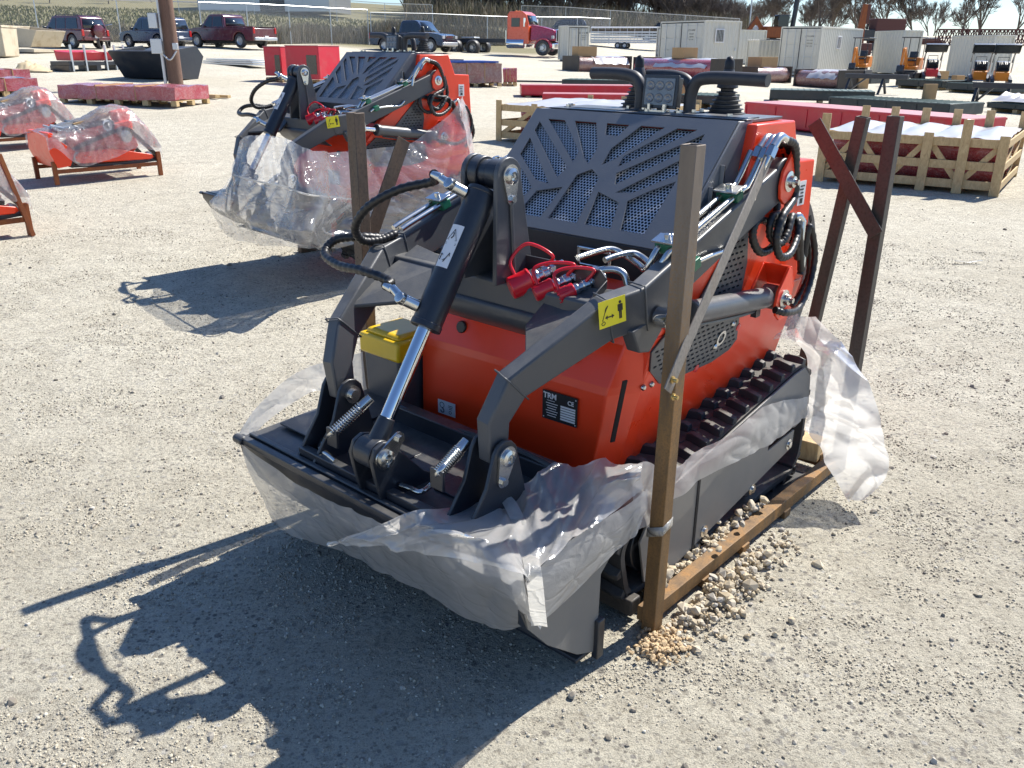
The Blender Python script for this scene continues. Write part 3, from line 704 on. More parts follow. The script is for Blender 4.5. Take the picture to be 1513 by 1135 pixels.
    m = MB(); m.cyl((.367,-.39,.650),(.367,-.255,.650), .018, n=18); m.cyl((.367,-.278,.650),(.367,-.266,.650), .028, n=24)
    m.build('pin', M_ZINC, qa)
    for s in (-1, 1):
        if s > 0: q0, q1, q2, q3, q4 = pv(690,652,.25), pv(646,701,.235), pz(640,713,.50), pz(622,727,.492), pz(592,717,.492)
        else: q0, q1, q2, q3, q4 = pv(548,588,-.19), pv(491,640,-.24), pz(477,652,.50), pz(474,664,.492), pz(496,682,.492)
        m = MB(); m.tube([q0, q0.lerp(q1,.5), q1, q2, q3, q3.lerp(q4,.5), q4], .0085, n=12, res=8); m.cyl(q0, q0.lerp(q1,.28), .0155, n=18)
        lh = m.build('lock_handle', M_ZINC, qa)
        y1 = q1.y; sp = []
        p0, p1_ = q0.lerp(q1,.25), q1; ax = (p1_-p0); x = ax.orthogonal().normalized(); w = ax.normalized().cross(x)
        for k in range(14*8+1): g = 2*PI*k/8; sp.append(p0+ax*(k/(14*8))+(x*math.cos(g)+w*math.sin(g))*.0165)
        m = MB(); m.tube(sp, .0028, n=6, smooth=False); m.build('spring', M_ZINC, lh, ang=80)
        m = MB(); m.box((q1.x,q1.y,q1.z-.015), (.010,.05,.06)); m.build('handle_guide', M_BLACK, qa, .003)
    # bucket
    out = [(.565,.452)]+[(.565-.35*(1-math.cos(g))-.0, .452-.44*math.sin(g)) for g in [R(x) for x in range(10, 91, 10)]]
    inn = [(p[0]-.006, p[1]+.006) for p in out[::-1]]
    m = MB()
    fw_ = [(.565,.455),(.56,.40),(.51,.29),(.43,.195),(.34,.12),(.255,.080)]
    m.prism(fw_+[(p[0]-.008,p[1]+.004) for p in fw_[::-1]], -.635, .578)
    m.prism([(.565,.455),(.02,.470),(.02,.462),(.56,.445)], -.635, .578)
    m.prism([(.02,.470),(.02,.36),(.028,.36),(.028,.462)], -.635, .578)
    bk = m.build('bucket', M_BLACK, root, .003)
    for y in (-.635, .578):
        q1_, q2_, q3_ = pv(884,850,.58), pv(880,962,.58), pv(852,967,.58)
        m = MB(); m.prism([(.560,.45),(.02,.466),(q1_.x-.01,q1_.z),(q2_.x,q2_.z),(q3_.x,q3_.z),(.43,.195),(.51,.29)], y-.004, y+.004)
        m.build('side_plate', M_STEELGREY, bk, .001)
    m = MB(); m.box((q2_.x,.586,q2_.z+.05), (.03,.022,.13)); m.box((q2_.x,-.640,q2_.z+.05), (.03,.022,.13)); m.box((q2_.x+.03,-.028,q2_.z+.004), (.10,1.20,.014)); m.build('cutting_edge', M_BLACK, bk, .003)
    m = MB(); m.box((.560,-.028,.452), (.026,1.22,.024)); m.box((.528,-.028,.462), (.020,1.18,.012)); m.cyl((.567,-.648,.452),(.567,-.60,.452), .016, n=12); m.build('lip_bar', M_BLACK, bk, .004)
    m = MB(); m.box((.28,-.50,.471),(.30,.20,.006)); m.build('stiffener', M_BLACK, bk, .002); m = MB(); m.prism([(.05,.47),(.05,.485),(.54,.472),(.54,.46)], .36, .43); m.build('stiffener', M_BLACK, bk, .002)
    # ---------------- tracks
    for s in (-1, 1):
        yc = s*.425
        prof = [(.00,.14),(.02,.26),(-.06,.355),(-.16,.385),(-.62,.463),(-1.06,.535),(-1.15,.540),(-1.215,.49),(-1.24,.40),(-1.24,.17),(-1.20,.09),(-1.12,.065),(-.12,.065),(-.03,.085)]
        loop = spline([Vector((p[0],0,p[1])) for p in prof+[prof[0]]], 5)[:-1]
        # belt
        m = MB(); N = len(loop); rr = []
        cen = Vector((-.62,0,.28))
        for i, p in enumerate(loop):
            t = (loop[(i+1)%N]-loop[i-1]).normalized(); n = Vector((t.z,0,-t.x)); n = -n if n.dot(p-cen) < 0 else n
            rr.append([m.bm.verts.new(p+Vector((0,yc+a,0))+n*b) for a, b in ((-.098,0),(.098,0),(.098,-.02),(-.098,-.02))])
        for i in range(N):
            a_, b_ = rr[i], rr[(i+1)%N]
            for k in range(4): m.bm.faces.new((a_[k], a_[(k+1)%4], b_[(k+1)%4], b_[k]))
        tr = m.build('rubber_track', M_TRACK, root, ang=50)
        # lugs
        L = [0]
        for i in range(N): L.append(L[-1]+(loop[(i+1)%N]-loop[i]).length)
        tot = L[-1]; nl = 36
        m = MB()
        def at(dist):
            dist %= tot; i = 0
            while L[i+1] < dist: i += 1
            f = (dist-L[i])/(L[i+1]-L[i]); p = loop[i].lerp(loop[(i+1)%N], f); t = (loop[(i+1)%N]-loop[i]).normalized()
            n = Vector((t.z,0,-t.x)); n = -n if n.dot(p-cen) < 0 else n
            return p, t, n
        for k in range(nl):
            for row in (-1, 1):
                p, t, n = at(tot*(k+(.5 if row > 0 else 0))/nl)
                yy = [row*.009, row*.028, row*.072, row*.095]
                off = [.010, .010, -.004, -.004]
                A = []
                for j in range(4):
                    for (a_, h_) in ((-.017,0),(-.010,.028 if j in (1,2) else .022),(.010,.028 if j in (1,2) else .022),(.017,0)):
                        A.append(m.bm.verts.new(p+t*(a_+off[j]*(1 if row > 0 else 1))+n*h_+Vector((0,yc+yy[j],0))))
                for j in range(3):
                    for q in range(3): m.bm.faces.new((A[j*4+q], A[j*4+q+1], A[j*4+4+q+1], A[j*4+4+q]))
                m.bm.faces.new(A[0:4]); m.bm.faces.new(A[12:16][::-1])
            p, t, n = at(tot*(k+.25)/nl)
            m.box((p.x,yc,p.z), (.022,.018,.008), ry=-math.atan2(t.z,t.x) if t.x > 0 else -math.atan2(-t.z,-t.x))
        m.build('track_lug', M_TRACK, tr, .0015, 1, ang=25)
        # side cover, wheels
        y0 = s*.530
        m = MB(); m.prism([(-.10,.10),(-.06,.26),(-.14,.375),(-.62,.457),(-1.06,.530),(-1.14,.535),(-1.205,.48),(-1.225,.36),(-1.02,.355),(-.90,.30),(-.90,.27),(-1.12,.285),(-1.12,.21),(-.30,.075),(-.15,.075)], y0-.004, y0+.004)
        cv = m.build('track_cover', M_STEELGREY, tr, .002)
        m = MB(); m.prism([(-.40,.075),(-.385,.075),(-.385,.35),(-.40,.35)], y0+s*.0045, y0+s*.0065); m.build('seam', M_DARKHOLE, cv)
        for p in ((-.46,.125),(-.80,.15),(-1.08,.235)): m = MB(); m.lathe((p[0],y0+s*.004,p[1]), (0,s,0), [(.022,0),(.022,.003),(.012,.004),(.012,.010),(0,.011)], 18); m.build('bolt', M_ZINC, cv, ang=30)
        for (cu, cz, r_) in ((-1.12,.40,.11),(-.16,.21,.10),(-.55,.16,.07),(-.85,.16,.07),(-.35,.16,.07)):
            m = MB(); m.lathe((cu,yc-.08,cz), (0,1,0), [(0,0),(r_,0),(r_,.16),(0,.16)], 24); m.build('road_wheel', M_BLACK, tr, .004)
        m = MB(); m.lathe((-1.10,y0+s*.001,.36), (0,s,0), [(.055,0),(.055,.012),(.035,.014),(.03,.02),(0,.02)], 24); m.build('drive_hub', M_BLACK, tr)
    # ---------------- perforated panels on the orange side
    def slots(c, cols, rows, inside):
        h = []
        for j in range(rows):
            for i in range(cols):
                x = c[0]+i*.030+(.015 if j%2 else 0); y = c[1]+j*.019
                q = [(x-.009,y-.0035),(x+.009,y-.0035),(x+.009,y+.0035),(x-.009,y+.0035)]
                if all(inside(*p) for p in q): h.append(q)
        return h
    def inpoly(P):
        def f(x, y):
            r = True
            for (a, b), (c, d) in zip(P, P[1:]+P[:1]):
                if (c-a)*(y-b)-(d-b)*(x-a) < .010*math.hypot(c-a, d-b): r = False
            return r
        return f
    for s in (-1, 1):
        # lower round-cornered panel, lying on the tapering flank: x = -u (towards the rear), y = height along the flank
        nrm = Vector((0, 1, -.22)).normalized(); T = frame_mat((0, .45, .86), (-1,0,0), (0,.22,1)); Ti = T.inverted()
        P_ = [tuple((Ti @ psurf(*q))[:2]) for q in ((990,478),(960,520),(958,548),(972,566),(1008,552),(1048,534),(1074,516),(1086,500),(1090,466))]
        if s < 0: T = Matrix.Diagonal((1,-1,1,1)) @ T
        Tp = T @ Matrix.Translation((0,0,.005))
        cw = sum(a[0]*b[1]-b[0]*a[1] for a, b in zip(P_, P_[1:]+P_[:1]))
        if cw < 0: P_ = P_[::-1]
        x0, y0_ = min(p[0] for p in P_), min(p[1] for p in P_)
        m = MB(); m.add(flat_holes(P_, slots((x0,y0_), 24, 18, inpoly(P_)), .005)); m.bm.transform(Tp); pn = m.build('vented_panel', M_GREY, root, ang=30)
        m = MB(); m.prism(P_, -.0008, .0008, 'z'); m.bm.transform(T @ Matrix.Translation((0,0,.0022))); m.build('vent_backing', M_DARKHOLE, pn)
        m = MB()
        def onf(x, y): q = Ti @ psurf(x, y); return Vector((q.x, q.y, .007))
        m.lathe(onf(1062,498), (0,0,1), [(.028,0),(.028,.004),(.018,.004),(.018,0)], 24); m.bm.transform(T); m.build('port_ring', M_ZINC, pn)
        for p in (onf(1053,511), onf(1080,477)): m = MB(); m.lathe(p, (0,0,1), [(.011,0),(.011,.003),(.006,.008),(0,.008)], 14); m.bm.transform(T); m.build('bolt', M_ZINC, pn)
        for p in (onf(1026,543), onf(1088,482)): m = MB(); m.lathe(p-Vector((0,0,.006)), (0,0,1), [(0,0),(.014,0),(.014,.008),(0,.012)], 12); m.bm.transform(T); m.build('red_knob', M_REDCAP, pn)
        P2 = [(.42,.925),(.70,.905),(.72,1.00),(.70,1.13),(.66,1.14)]
        m = MB(); m.add(flat_holes(P2, slots((.40,.93), 16, 13, inpoly(P2)), .005)); m.bm.transform(frame_mat((0,s*.4545,0), (-1,0,0), (0,0,1))); pn = m.build('vented_panel', M_GREY, root, ang=30)
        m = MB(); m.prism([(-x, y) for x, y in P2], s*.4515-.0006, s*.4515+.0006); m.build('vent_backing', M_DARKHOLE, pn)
    m = MB(); m.box((-1.09,.4515,1.185), (.055,.002,.085)); st = m.build('white_sticker', M_WHITE, root)
    m = MB()
    for i in range(4): m.box((-1.09+.004*(i%2),.4530,1.21-.012*i), (.034-.006*(i%3),.001,.005))
    m.box((-1.09,.4530,1.158), (.022,.001,.018)); m.build('ink', M_INK, st)
    m = MB(); m.lathe((-.80,.4515,1.40), (0,1,0), [(0,.001),(.006,.001),(.006,0)], 12); m.build('hole', M_DARKHOLE, root)
    # ---------------- rear guard plate
    m = MB(); gpts = [pv(1186,288,.40),pv(1196,300,.40),pv(1203,330,.40),pv(1203,365,.40),pv(1197,410,.40),pv(1186,455,.40),pv(1174,485,.40)]
    path = resample([Vector(p) for p in gpts], 20); rows = []
    for p in path: rows.append([p+Vector((.05,-.01,0)), p+Vector((.012,-.001,0)), p, p+Vector((-.004,-.012,0)), p+Vector((-.004,-.10,0))])
    m.grid(rows); rg = m.build('rear_guard', M_STEELGREY, root, solid=.005)
    m = MB()
    for i in (5,7,9,11): m.box(path[i]+Vector((.025,-.001,0)), (.012,.004,.030), ry=.6)
    m.build('slot', M_DARKHOLE, rg)
    # ---------------- hoses at the arm pivot
    def elbow(p, q, r_=.014):
        fit = MB(); fit.tube([p, Vector(p).lerp(Vector(q), .5)+Vector((0,0,.018)), q], r_, n=12, res=6); fit.cyl(p, Vector(p)-Vector((-.03,0,.04))*.7, r_*1.25, n=6); fit.build('hose_fitting', M_ZINC, root, ang=40)
    tops = [(pv(1122,220,.47),pv(1142,206,.47)), (pv(1132,222,.50),pv(1150,207,.50)), (pv(1142,218,.54),pv(1160,206,.54))]
    for p, q in tops: elbow(p, q)
    fit = MB(); fit.tube([pv(1112,296,.53),pv(1118,270,.53),pv(1131,240,.54),pv(1142,218,.54)], .0095, n=10); fit.build('hydraulic_pipe', M_ZINC, root, ang=60)
    for p in ((-1.00,.47,1.105),(-1.00,.47,1.05),(-1.04,.47,1.00)): elbow(p, (p[0]-.045,.49,p[2]-.012), .013); fit = MB(); fit.cyl((p[0]-.04,.49,p[2]-.01),(p[0]-.03,.495,p[2]-.075), .0135, n=12); fit.build('hose_fitting', M_ZINC, root, ang=40)
    H = lambda pts, r_=.0125: make_hose([Vector(p) for p in pts], r_, root, res=12)
    H([pv(1142,206,.47),pv(1156,215,.475),pv(1160,240,.48),(-.90,.45,1.22),(-.86,.47,1.12),pv(1120,325,.50),pv(1112,350,.505),pv(1122,372,.51),pv(1138,368,.515),pv(1150,350,.51),pv(1165,325,.50),(-1.03,.495,1.03)])
    H([pv(1150,207,.50),pv(1165,217,.50),pv(1168,250,.49),(-.92,.48,1.15),pv(1142,320,.52),pv(1138,348,.525),pv(1152,360,.53),pv(1163,345,.53),pv(1172,320,.51),(-1.03,.495,.97)])
    H([pv(1160,206,.54),pv(1174,215,.54),pv(1176,245,.53),pv(1174,290,.53),pv(1156,320,.55),pv(1147,352,.555),pv(1152,378,.56),pv(1166,376,.56),pv(1177,352,.54),pv(1180,330,.52),(-1.07,.495,.92)])
    H([(-1.08,.495,.94),pv(1196,335,.50),pv(1204,375,.51),pv(1196,420,.52),pv(1180,455,.55),pv(1162,462,.57),pv(1145,458,.55)], .0115)
    H([(-1.08,.49,.90),pv(1192,360,.48),pv(1196,400,.48),pv(1185,430,.47),pv(1170,452,.46)], .0115)
    return root
M1 = make_machine()
# ================================================================ ground
def ground_mat():
    t = NT('crushed_gravel'); geo = t.node('ShaderNodeNewGeometry'); P = geo.outputs['Position']
    big = t.noise(.55, 5, .6, P); mid = t.noise(7, 6, .7, P); fine = t.noise(45, 8, .75, P); xf = t.noise(210, 3, .6, P)
    def speck(scale, th, seedrot):
        mp = t.node('ShaderNodeMapping'); mp.inputs['Rotation'].default_value = (0,0,seedrot); t.l.new(P, mp.inputs['Vector'])
        v = t.node('ShaderNodeTexVoronoi'); v.inputs['Scale'].default_value = scale; t.l.new(mp.outputs[0], v.inputs['Vector'])
        return v
    base = t.mix(t.ramp(big, [(.35, 0.), (.65, 1.)]), (.61,.56,.44), (.71,.665,.54))
    base = t.mix(t.ramp(mid, [(.36, .50), (.58, 0.)]), base, (.42,.38,.295))
    base = t.mix(t.ramp(fine, [(.36, .75), (.50, 0.)]), base, (.22,.19,.15))
    base = t.mix(t.ramp(xf, [(.34, .5), (.5, 0.)]), base, (.20,.175,.15))
    base = t.mix(t.ramp(fine, [(.60, 0.), (.72, .6)]), base, (.66,.62,.54))
    v1 = speck(34, .1, .3); v2 = speck(75, .1, 1.1); v3 = speck(17, .1, 2.)
    patch = t.ramp(t.noise(1.7, 5, .65, P), [(.38, .25), (.62, 1.)])
    for v, th, amt in ((v1, .27, .85), (v2, .33, .75), (v3, .20, .8)):
        m1 = t.ramp(v.outputs['Distance'], [(th*.8, 1.), (th*1.2, 0.)])
        sep = t.node('ShaderNodeSeparateColor'); t.l.new(v.outputs['Color'], sep.inputs[0])
        m2 = t.ramp(sep.outputs[0], [(.52, 0.), (.54, 1.)])
        mm = t.node('ShaderNodeMath', operation='MULTIPLY'); t.l.new(m1, mm.inputs[0]); t.l.new(m2, mm.inputs[1])
        m4 = t.node('ShaderNodeMath', operation='MULTIPLY'); t.l.new(mm.outputs[0], m4.inputs[0]); m4.inputs[1].default_value = amt
        m5 = t.node('ShaderNodeMath', operation='MULTIPLY'); t.l.new(m4.outputs[0], m5.inputs[0]); t.l.new(patch, m5.inputs[1]); m4 = m5
        stone = t.ramp(sep.outputs[1], [(.0, (.10,.095,.09)), (.5, (.20,.18,.16)), (.8, (.30,.29,.28)), (1., (.65,.63,.58))])
        base = t.mix(m4.outputs[0], base, stone)
    # the grassy rise beyond the yard
    sx = t.node('ShaderNodeSeparateXYZ'); t.l.new(P, sx.inputs[0])
    at = t.node('ShaderNodeVectorMath', operation='LENGTH'); t.l.new(P, at.inputs[0])
    wob = t.node('ShaderNodeMath', operation='MULTIPLY_ADD'); t.l.new(t.noise(.12, 3, .5, P), wob.inputs[0]); wob.inputs[1].default_value = 8.; t.l.new(at.outputs['Value'], wob.inputs[2])
    far = t.ramp(wob.outputs[0], [(0., 0.), (1., 1.)])
    mr = t.node('ShaderNodeMapRange'); t.l.new(wob.outputs[0], mr.inputs[0]); mr.inputs[1].default_value = 61; mr.inputs[2].default_value = 64
    # only left of the truck
    lf = t.node('ShaderNodeMapRange'); 
    rat = t.node('ShaderNodeMath', operation='DIVIDE'); t.l.new(sx.outputs[0], rat.inputs[0]); t.l.new(sx.outputs[1], rat.inputs[1])
    t.l.new(rat.outputs[0], lf.inputs[0]); lf.inputs[1].default_value = .10; lf.inputs[2].default_value = .02
    gm = t.node('ShaderNodeMath', operation='MULTIPLY'); t.l.new(mr.outputs[0], gm.inputs[0]); t.l.new(lf.outputs[0], gm.inputs[1])
    grass = t.mix(t.noise(.5, 6, .7, P), (.17,.16,.085), (.26,.23,.14))
    base = t.mix(gm.outputs[0], base, grass)
    # old tyre ruts crossing the yard on the right
    wv = t.node('ShaderNodeTexWave'); wv.inputs['Scale'].default_value = .55; wv.inputs['Distortion'].default_value = 1.2; wv.inputs['Detail'].default_value = 2
    mpw = t.node('ShaderNodeMapping'); mpw.inputs['Rotation'].default_value = (0,0,R(62)); t.l.new(P, mpw.inputs['Vector']); t.l.new(mpw.outputs[0], wv.inputs['Vector'])
    rut = t.ramp(wv.outputs['Fac'], [(.0, 1.), (.10, 0.)]); rm = t.ramp(t.noise(.22, 2, .5, P), [(.50, 0.), (.62, .4)])
    rr_ = t.node('ShaderNodeMath', operation='MULTIPLY'); t.l.new(rut, rr_.inputs[0]); t.l.new(rm, rr_.inputs[1]); base = t.mix(rr_.outputs[0], base, (.36,.31,.24))
    h = t.node('ShaderNodeMath', operation='ADD'); t.l.new(fine, h.inputs[0]); t.l.new(mid, h.inputs[1])
    n = t.bump(h.outputs[0], .9, .03); n = t.bump(xf, .5, .006, n)
    return t.set(base=base, rough=.95, normal=n, spec=.2)
gm = MB()
rs = [.0,.6,1.0,1.4,1.8,2.2,2.6,3,3.5,4,4.5,5,5.5,6,7,8,9,10,12,14,16,18,20,23,26,30,34,38,42,46,50,54,58,62,66,72,80,90,100,115,130,150,175,210,300,500,1200,2500]
NA = 144; rows = []
for r in rs:
    row = []
    for k in range(NA+1):
        a = 2*PI*k/NA; x, y = r*math.sin(a), r*math.cos(a); row.append((x, y, terrain(x, y)))
    rows.append(row)
gm.grid(rows); bmesh.ops.remove_doubles(gm.bm, verts=gm.bm.verts, dist=.0005)
gobj = gm.build('ground', ground_mat(), ang=60); tag(gobj, None, None, None, 'structure')
# ================================================================ shipping frame round the loader
def steel_tube(m, p0, p1, w=.058, t=.004, open_top=True):
    "hollow square tube between two points, walls modelled"
    p0, p1 = Vector(p0), Vector(p1); ax = (p1-p0).normalized(); x = Vector((1,0,0)); x = (x-ax*x.dot(ax)).normalized(); y = ax.cross(x)
    def ring(p, h): return [m.bm.verts.new(p+x*a*h+y*b*h) for a, b in ((-1,-1),(1,-1),(1,1),(-1,1))]
    A, B, C_, D = ring(p0, w/2), ring(p1, w/2), ring(p1, w/2-t), ring(p1-ax*.25, w/2-t)
    for a, b in ((A,B),(B,C_),(C_,D)):
        for k in range(4): m.bm.faces.new((a[k], a[(k+1)%4], b[(k+1)%4], b[k]))
    m.bm.faces.new(A[::-1]); m.bm.faces.new(D)
sf = thing('shipping_crate', 'rusty steel shipping frame with tall square posts standing round the nearest loader', 'steel frame', O1, ROT1)
m = MB(); steel_tube(m, (-.035,.612,0), (-.035,.618,1.437), .046); m.build('post', M_RUSTY, sf, .004)
m = MB(); steel_tube(m, (-.035,-.690,0), (-.035,-.693,1.445), .045); m.build('post', M_RUST, sf, .004)
m = MB(); steel_tube(m, (-1.475,.600,0), (-1.475,.600,1.435), .048); m.build('post', M_RUSTPURPLE, sf, .004)
m = MB(); steel_tube(m, (-1.53,.335,0), (-1.49,.478,1.425), .044); m.build('post', M_RUSTPURPLE, sf, .004)['label'] = 'leaning maroon-brown post'
m = MB(); a, b = Vector((-1.43,.318,1.40)), Vector((-1.43,.615,1.01)); m.sweep([a, b], .055, .006, lat=(0,.79,.61)); m.box((a+b)/2+Vector((-.02,0,0)), (.04,.005,(b-a).length), rx=math.atan2(-(b.y-a.y), b.z-a.z))
m.build('diagonal_brace', M_RUSTPURPLE, sf, .001)
a, b = pv(986,578,.643), pv(1146,212,.528)
m = MB(); m.sweep([a, pv(1012,515,.642), b], .004, .044, lat=(0,1,0)); br = m.build('diagonal_brace', M_BRACE, sf, .001)
for q in ((993,561),(994,586)):
    m = MB(); p = pv(*q, .645); m.lathe(p, (0,1,0), [(.010,0),(.010,.004),(.006,.005),(.006,.016),(0,.017)], 12); m.build('bolt', simple('brass_bolt', (.55,.40,.16), .35, .9) if 'brass_bolt' not in MATS else MATS['brass_bolt'], br)
a, b = pv(536,385,-.70), pv(597,206,-.70)
m = MB(); m.sweep([a, b], .005, .060, lat=(0,1,0)); m.build('diagonal_brace', M_BRACE if 0 else M_RUST, sf, .001)
m = MB(); m.box((-.75,.592,.052), (1.47,.046,.050)); m.box((-.75,.592,.021), (1.47,.004,.012)); m.build('base_beam', M_RUSTY, sf, .005)
for u in (-.35,-.62,-.95):
    m = MB(); m.box((u,.612,.018), (.05,.02,.03)); m.build('foot_bracket', M_RUSTY, sf, .002)
m = MB(); m.box((-.75,-.665,.052), (1.47,.052,.050)); m.build('base_beam', M_RUSTY, sf, .005)
m = MB(); m.box((-.036,-.04,.052), (.05,1.18,.056)); m.build('cross_beam', M_RUSTPURPLE, sf, .005)
m = MB(); m.box((-1.42,-.04,.052), (.05,1.18,.056)); m.build('cross_beam', M_RUSTY, sf, .005)
m = MB(); m.prism([(-.20,.315),(-1.28,.315),(-1.28,.562),(-.20,.562)], .030, .036, 'z'); m.prism([(-.20,.556),(-1.28,.556),(-1.28,.562),(-.20,.562)], .036, .058, 'z'); m.build('floor_plate', M_BLACK, sf, .001)
# strip of packing tape round the near post
m = MB(); m.grid([[Vector((-.035+.026*a, .612+.026*b, z+.012*b-.006*a)) for a, b in ((-1,.2),(-1,1),(1,1),(1,-1),(-1,-1),(-1,.25))] for z in (.345,.375)]); m.build('tape_band', M_TAPE, sf, solid=.001)
bw = MB(); bw.box(pz(1196,660,.10), (.10,.10,.085), rz=.1); tag(bw.build('wood_block', M_WOOD, None, .004), 'short wooden block wedged behind the rubber track', 'wood block')
bpy.data.objects['wood_block'].location = O1; bpy.data.objects['wood_block'].rotation_euler = (0,0,ROT1)
# yellow-lidded black box behind the left arm
bx_ = thing('storage_box', 'black plastic box with a yellow lid tucked beside the orange front panel', 'box', O1, ROT1)
c = pv(604,470,-.47)
m = MB(); m.box((-.05,-.525,.415), (.17,.17,.44), taper=1.12); m.build('box_body', M_GREY, bx_, .012, 3)
m = MB(); m.box((-.05,-.525,.665), (.21,.215,.075)); m.box((-.05,-.525,.710), (.18,.185,.02), taper=.9); m.build('lid', M_YPLASTIC, bx_, .012, 3)
# ================================================================ polythene round the bucket and track
fw1 = thing('wrapping_film', 'torn grey-clear plastic film taped around the front bucket and the near track', 'plastic film', O1, ROT1)
rF = [[pu(x,y,.590) for x, y in ((352,658),(420,703),(500,744),(590,786),(680,818),(764,843))]+[Vector((.556,.606,.464))],
      [pu(x,y,.575) for x, y in ((368,700),(425,742),(505,775),(590,812),(680,850),(750,880))]+[Vector((.505,.611,.33))],
      [pu(x,y,.50) for x, y in ((400,765),(432,790),(486,808),(574,848),(641,882),(726,928))]+[pv(796,923,.609)]]
m = MB(); m.grid(loft(rF, 130, 40, .010, 6, 1)); m.build('front_sheet', M_FILM, fw1, ang=180)
crs = [(483,805),(560,812),(640,822),(764,845),(786,837),(838,803),(888,770),(938,738),(958,722)]
r0 = [pu(x,y,.603) for x, y in crs[:4]]+[Vector((.556,.606,.466))]+[pv(x,y,.612) for x, y in crs[5:]]
r2 = [pu(483,803,.600), pu(557,775,.60), pu(612,751,.575), pz(672,735,.515), pz(715,733,.515), pz(743,731,.50), pz(790,703,.54), pz(819,682,.56), pz(850,690,.53), pz(884,676,.575), pv(915,683,.52), pv(950,682,.56)]
r1 = [pu(483,804,.606), pu(560,795,.612), pu(640,782,.60), pu(710,790,.575), pz(765,785,.515), pz(815,755,.52), pz(865,728,.53), pv(900,712,.585), pv(948,702,.60)]
m = MB(); m.grid(loft([r0, r1, r2], 130, 44, .022, 6, 5)); m.build('folded_sheet', M_FILM, fw1, ang=180)
rS = [[Vector((.552,.604,.462))]+[pv(x,y,.608) for x, y in ((838,803),(888,770),(938,738),(958,722))],
      [Vector((.50,.610,.30))]+[pv(x,y,.610) for x, y in ((835,850),(887,812),(935,768),(958,752))],
      [pv(795,922,.608),pv(830,893,.608),pv(887,838,.608),pv(915,812,.608),pv(940,792,.608)]]
m = MB(); m.grid(loft(rS, 70, 34, .006, 6, 9)); m.build('side_sheet', M_FILM, fw1, ang=180)
rB = [[pv(930,690,.545),pv(958,682,.56),pv(985,695,.565),pv(1030,668,.56),pv(1075,642,.558),pv(1135,600,.556),pv(1194,586,.552)],
      [pv(935,735,.60),pv(958,735,.575),pv(985,722,.568),pv(1020,698,.566),pv(1070,666,.564),pv(1132,628,.56),pv(1194,600,.556)],
      [pv(938,790,.60),pv(960,770,.57),pv(984,744,.562),pv(1013,728,.562),pv(1060,694,.56),pv(1132,658,.558),pv(1194,613,.554)]]
m = MB(); m.grid(loft(rB, 120, 24, .010, 9, 3)); m.build('side_band', M_FILMW, fw1, ang=180)
tp = [pz(741,730,.525), pz(752,742,.52), pz(768,775,.50), pz(780,812,.482), pv(787,840,.62), pv(791,870,.625), pv(794,900,.622), pv(797,926,.618)]
P_ = resample(tp, 40); rows = [[p+Vector((.012,-.016,0)), p+Vector((0,0,.004)), p+Vector((-.012,.016,0))] for p in P_]
m = MB(); m.grid(rows); m.build('tape_strip', M_TAPE, fw1, ang=180)
rL = [[pv(x,y,-.70) for x, y in ((352,642),(380,600),(430,555),(478,535),(530,522),(585,495))],
      [pv(x,y,-.69) for x, y in ((354,650),(390,612),(440,572),(480,556),(530,575),(586,545))],
      [pv(x,y,-.665) for x, y in ((358,660),(400,620),(450,585),(480,580),(530,610),(588,600))]]
m = MB(); m.grid(loft(rL, 80, 20, .010, 12, 12)); m.build('left_sheet', M_FILM, fw1, ang=180)
fr = thing('loose_film', 'milky loose plastic film hanging to the ground off the rear corner of the nearest loader', 'plastic film', O1, ROT1)
def rr(px, dz=0, k=0): return [pu(x,y,u_) for x, y, u_ in px]
cl = [(1180,468),(1158,494),(1188,530),(1194,580),(1196,638),(1212,662),(1220,690),(1238,722),(1252,740)]
cr_ = [(1205,468),(1239,506),(1264,540),(1277,560),(1294,592),(1304,640),(1311,690),(1303,712),(1275,738)]
uu = [-1.34,-1.32,-1.30,-1.29,-1.27,-1.25,-1.23,-1.21,-1.18]
def mixc(f, bulge): return [pu(a[0]+(b[0]-a[0])*f, a[1]+(b[1]-a[1])*f, u_+bulge*math.sin(PI*min(1, i/5.))) for i, (a, b, u_) in enumerate(zip(cl, cr_, uu))]
lo_ = [mixc(0, 0), mixc(.33, .045), mixc(.66, .05), mixc(1, -.02)]
m = MB(); m.grid(loft(lo_, 90, 60, .030, 5, 21)); tag(fr, None, None); m.build('hanging_sheet', M_FILMW, fr, ang=180)
rr2 = [rr([(1150,500,-1.26),(1135,512,-1.22)]), rr([(1172,478,-1.30),(1180,520,-1.24)]), rr([(1190,463,-1.36),(1205,540,-1.25)])]
m = MB(); m.grid(loft([[psurf_ for psurf_ in (pv(1135,482,.40),pv(1150,470,.40),pv(1180,464,.42))],[pv(1130,508,.385),pv(1150,500,.40),pv(1186,505,.43)]], 40, 20, .012, 14, 31)); m.build('crumpled_sheet', M_FILMC, fr, ang=180)
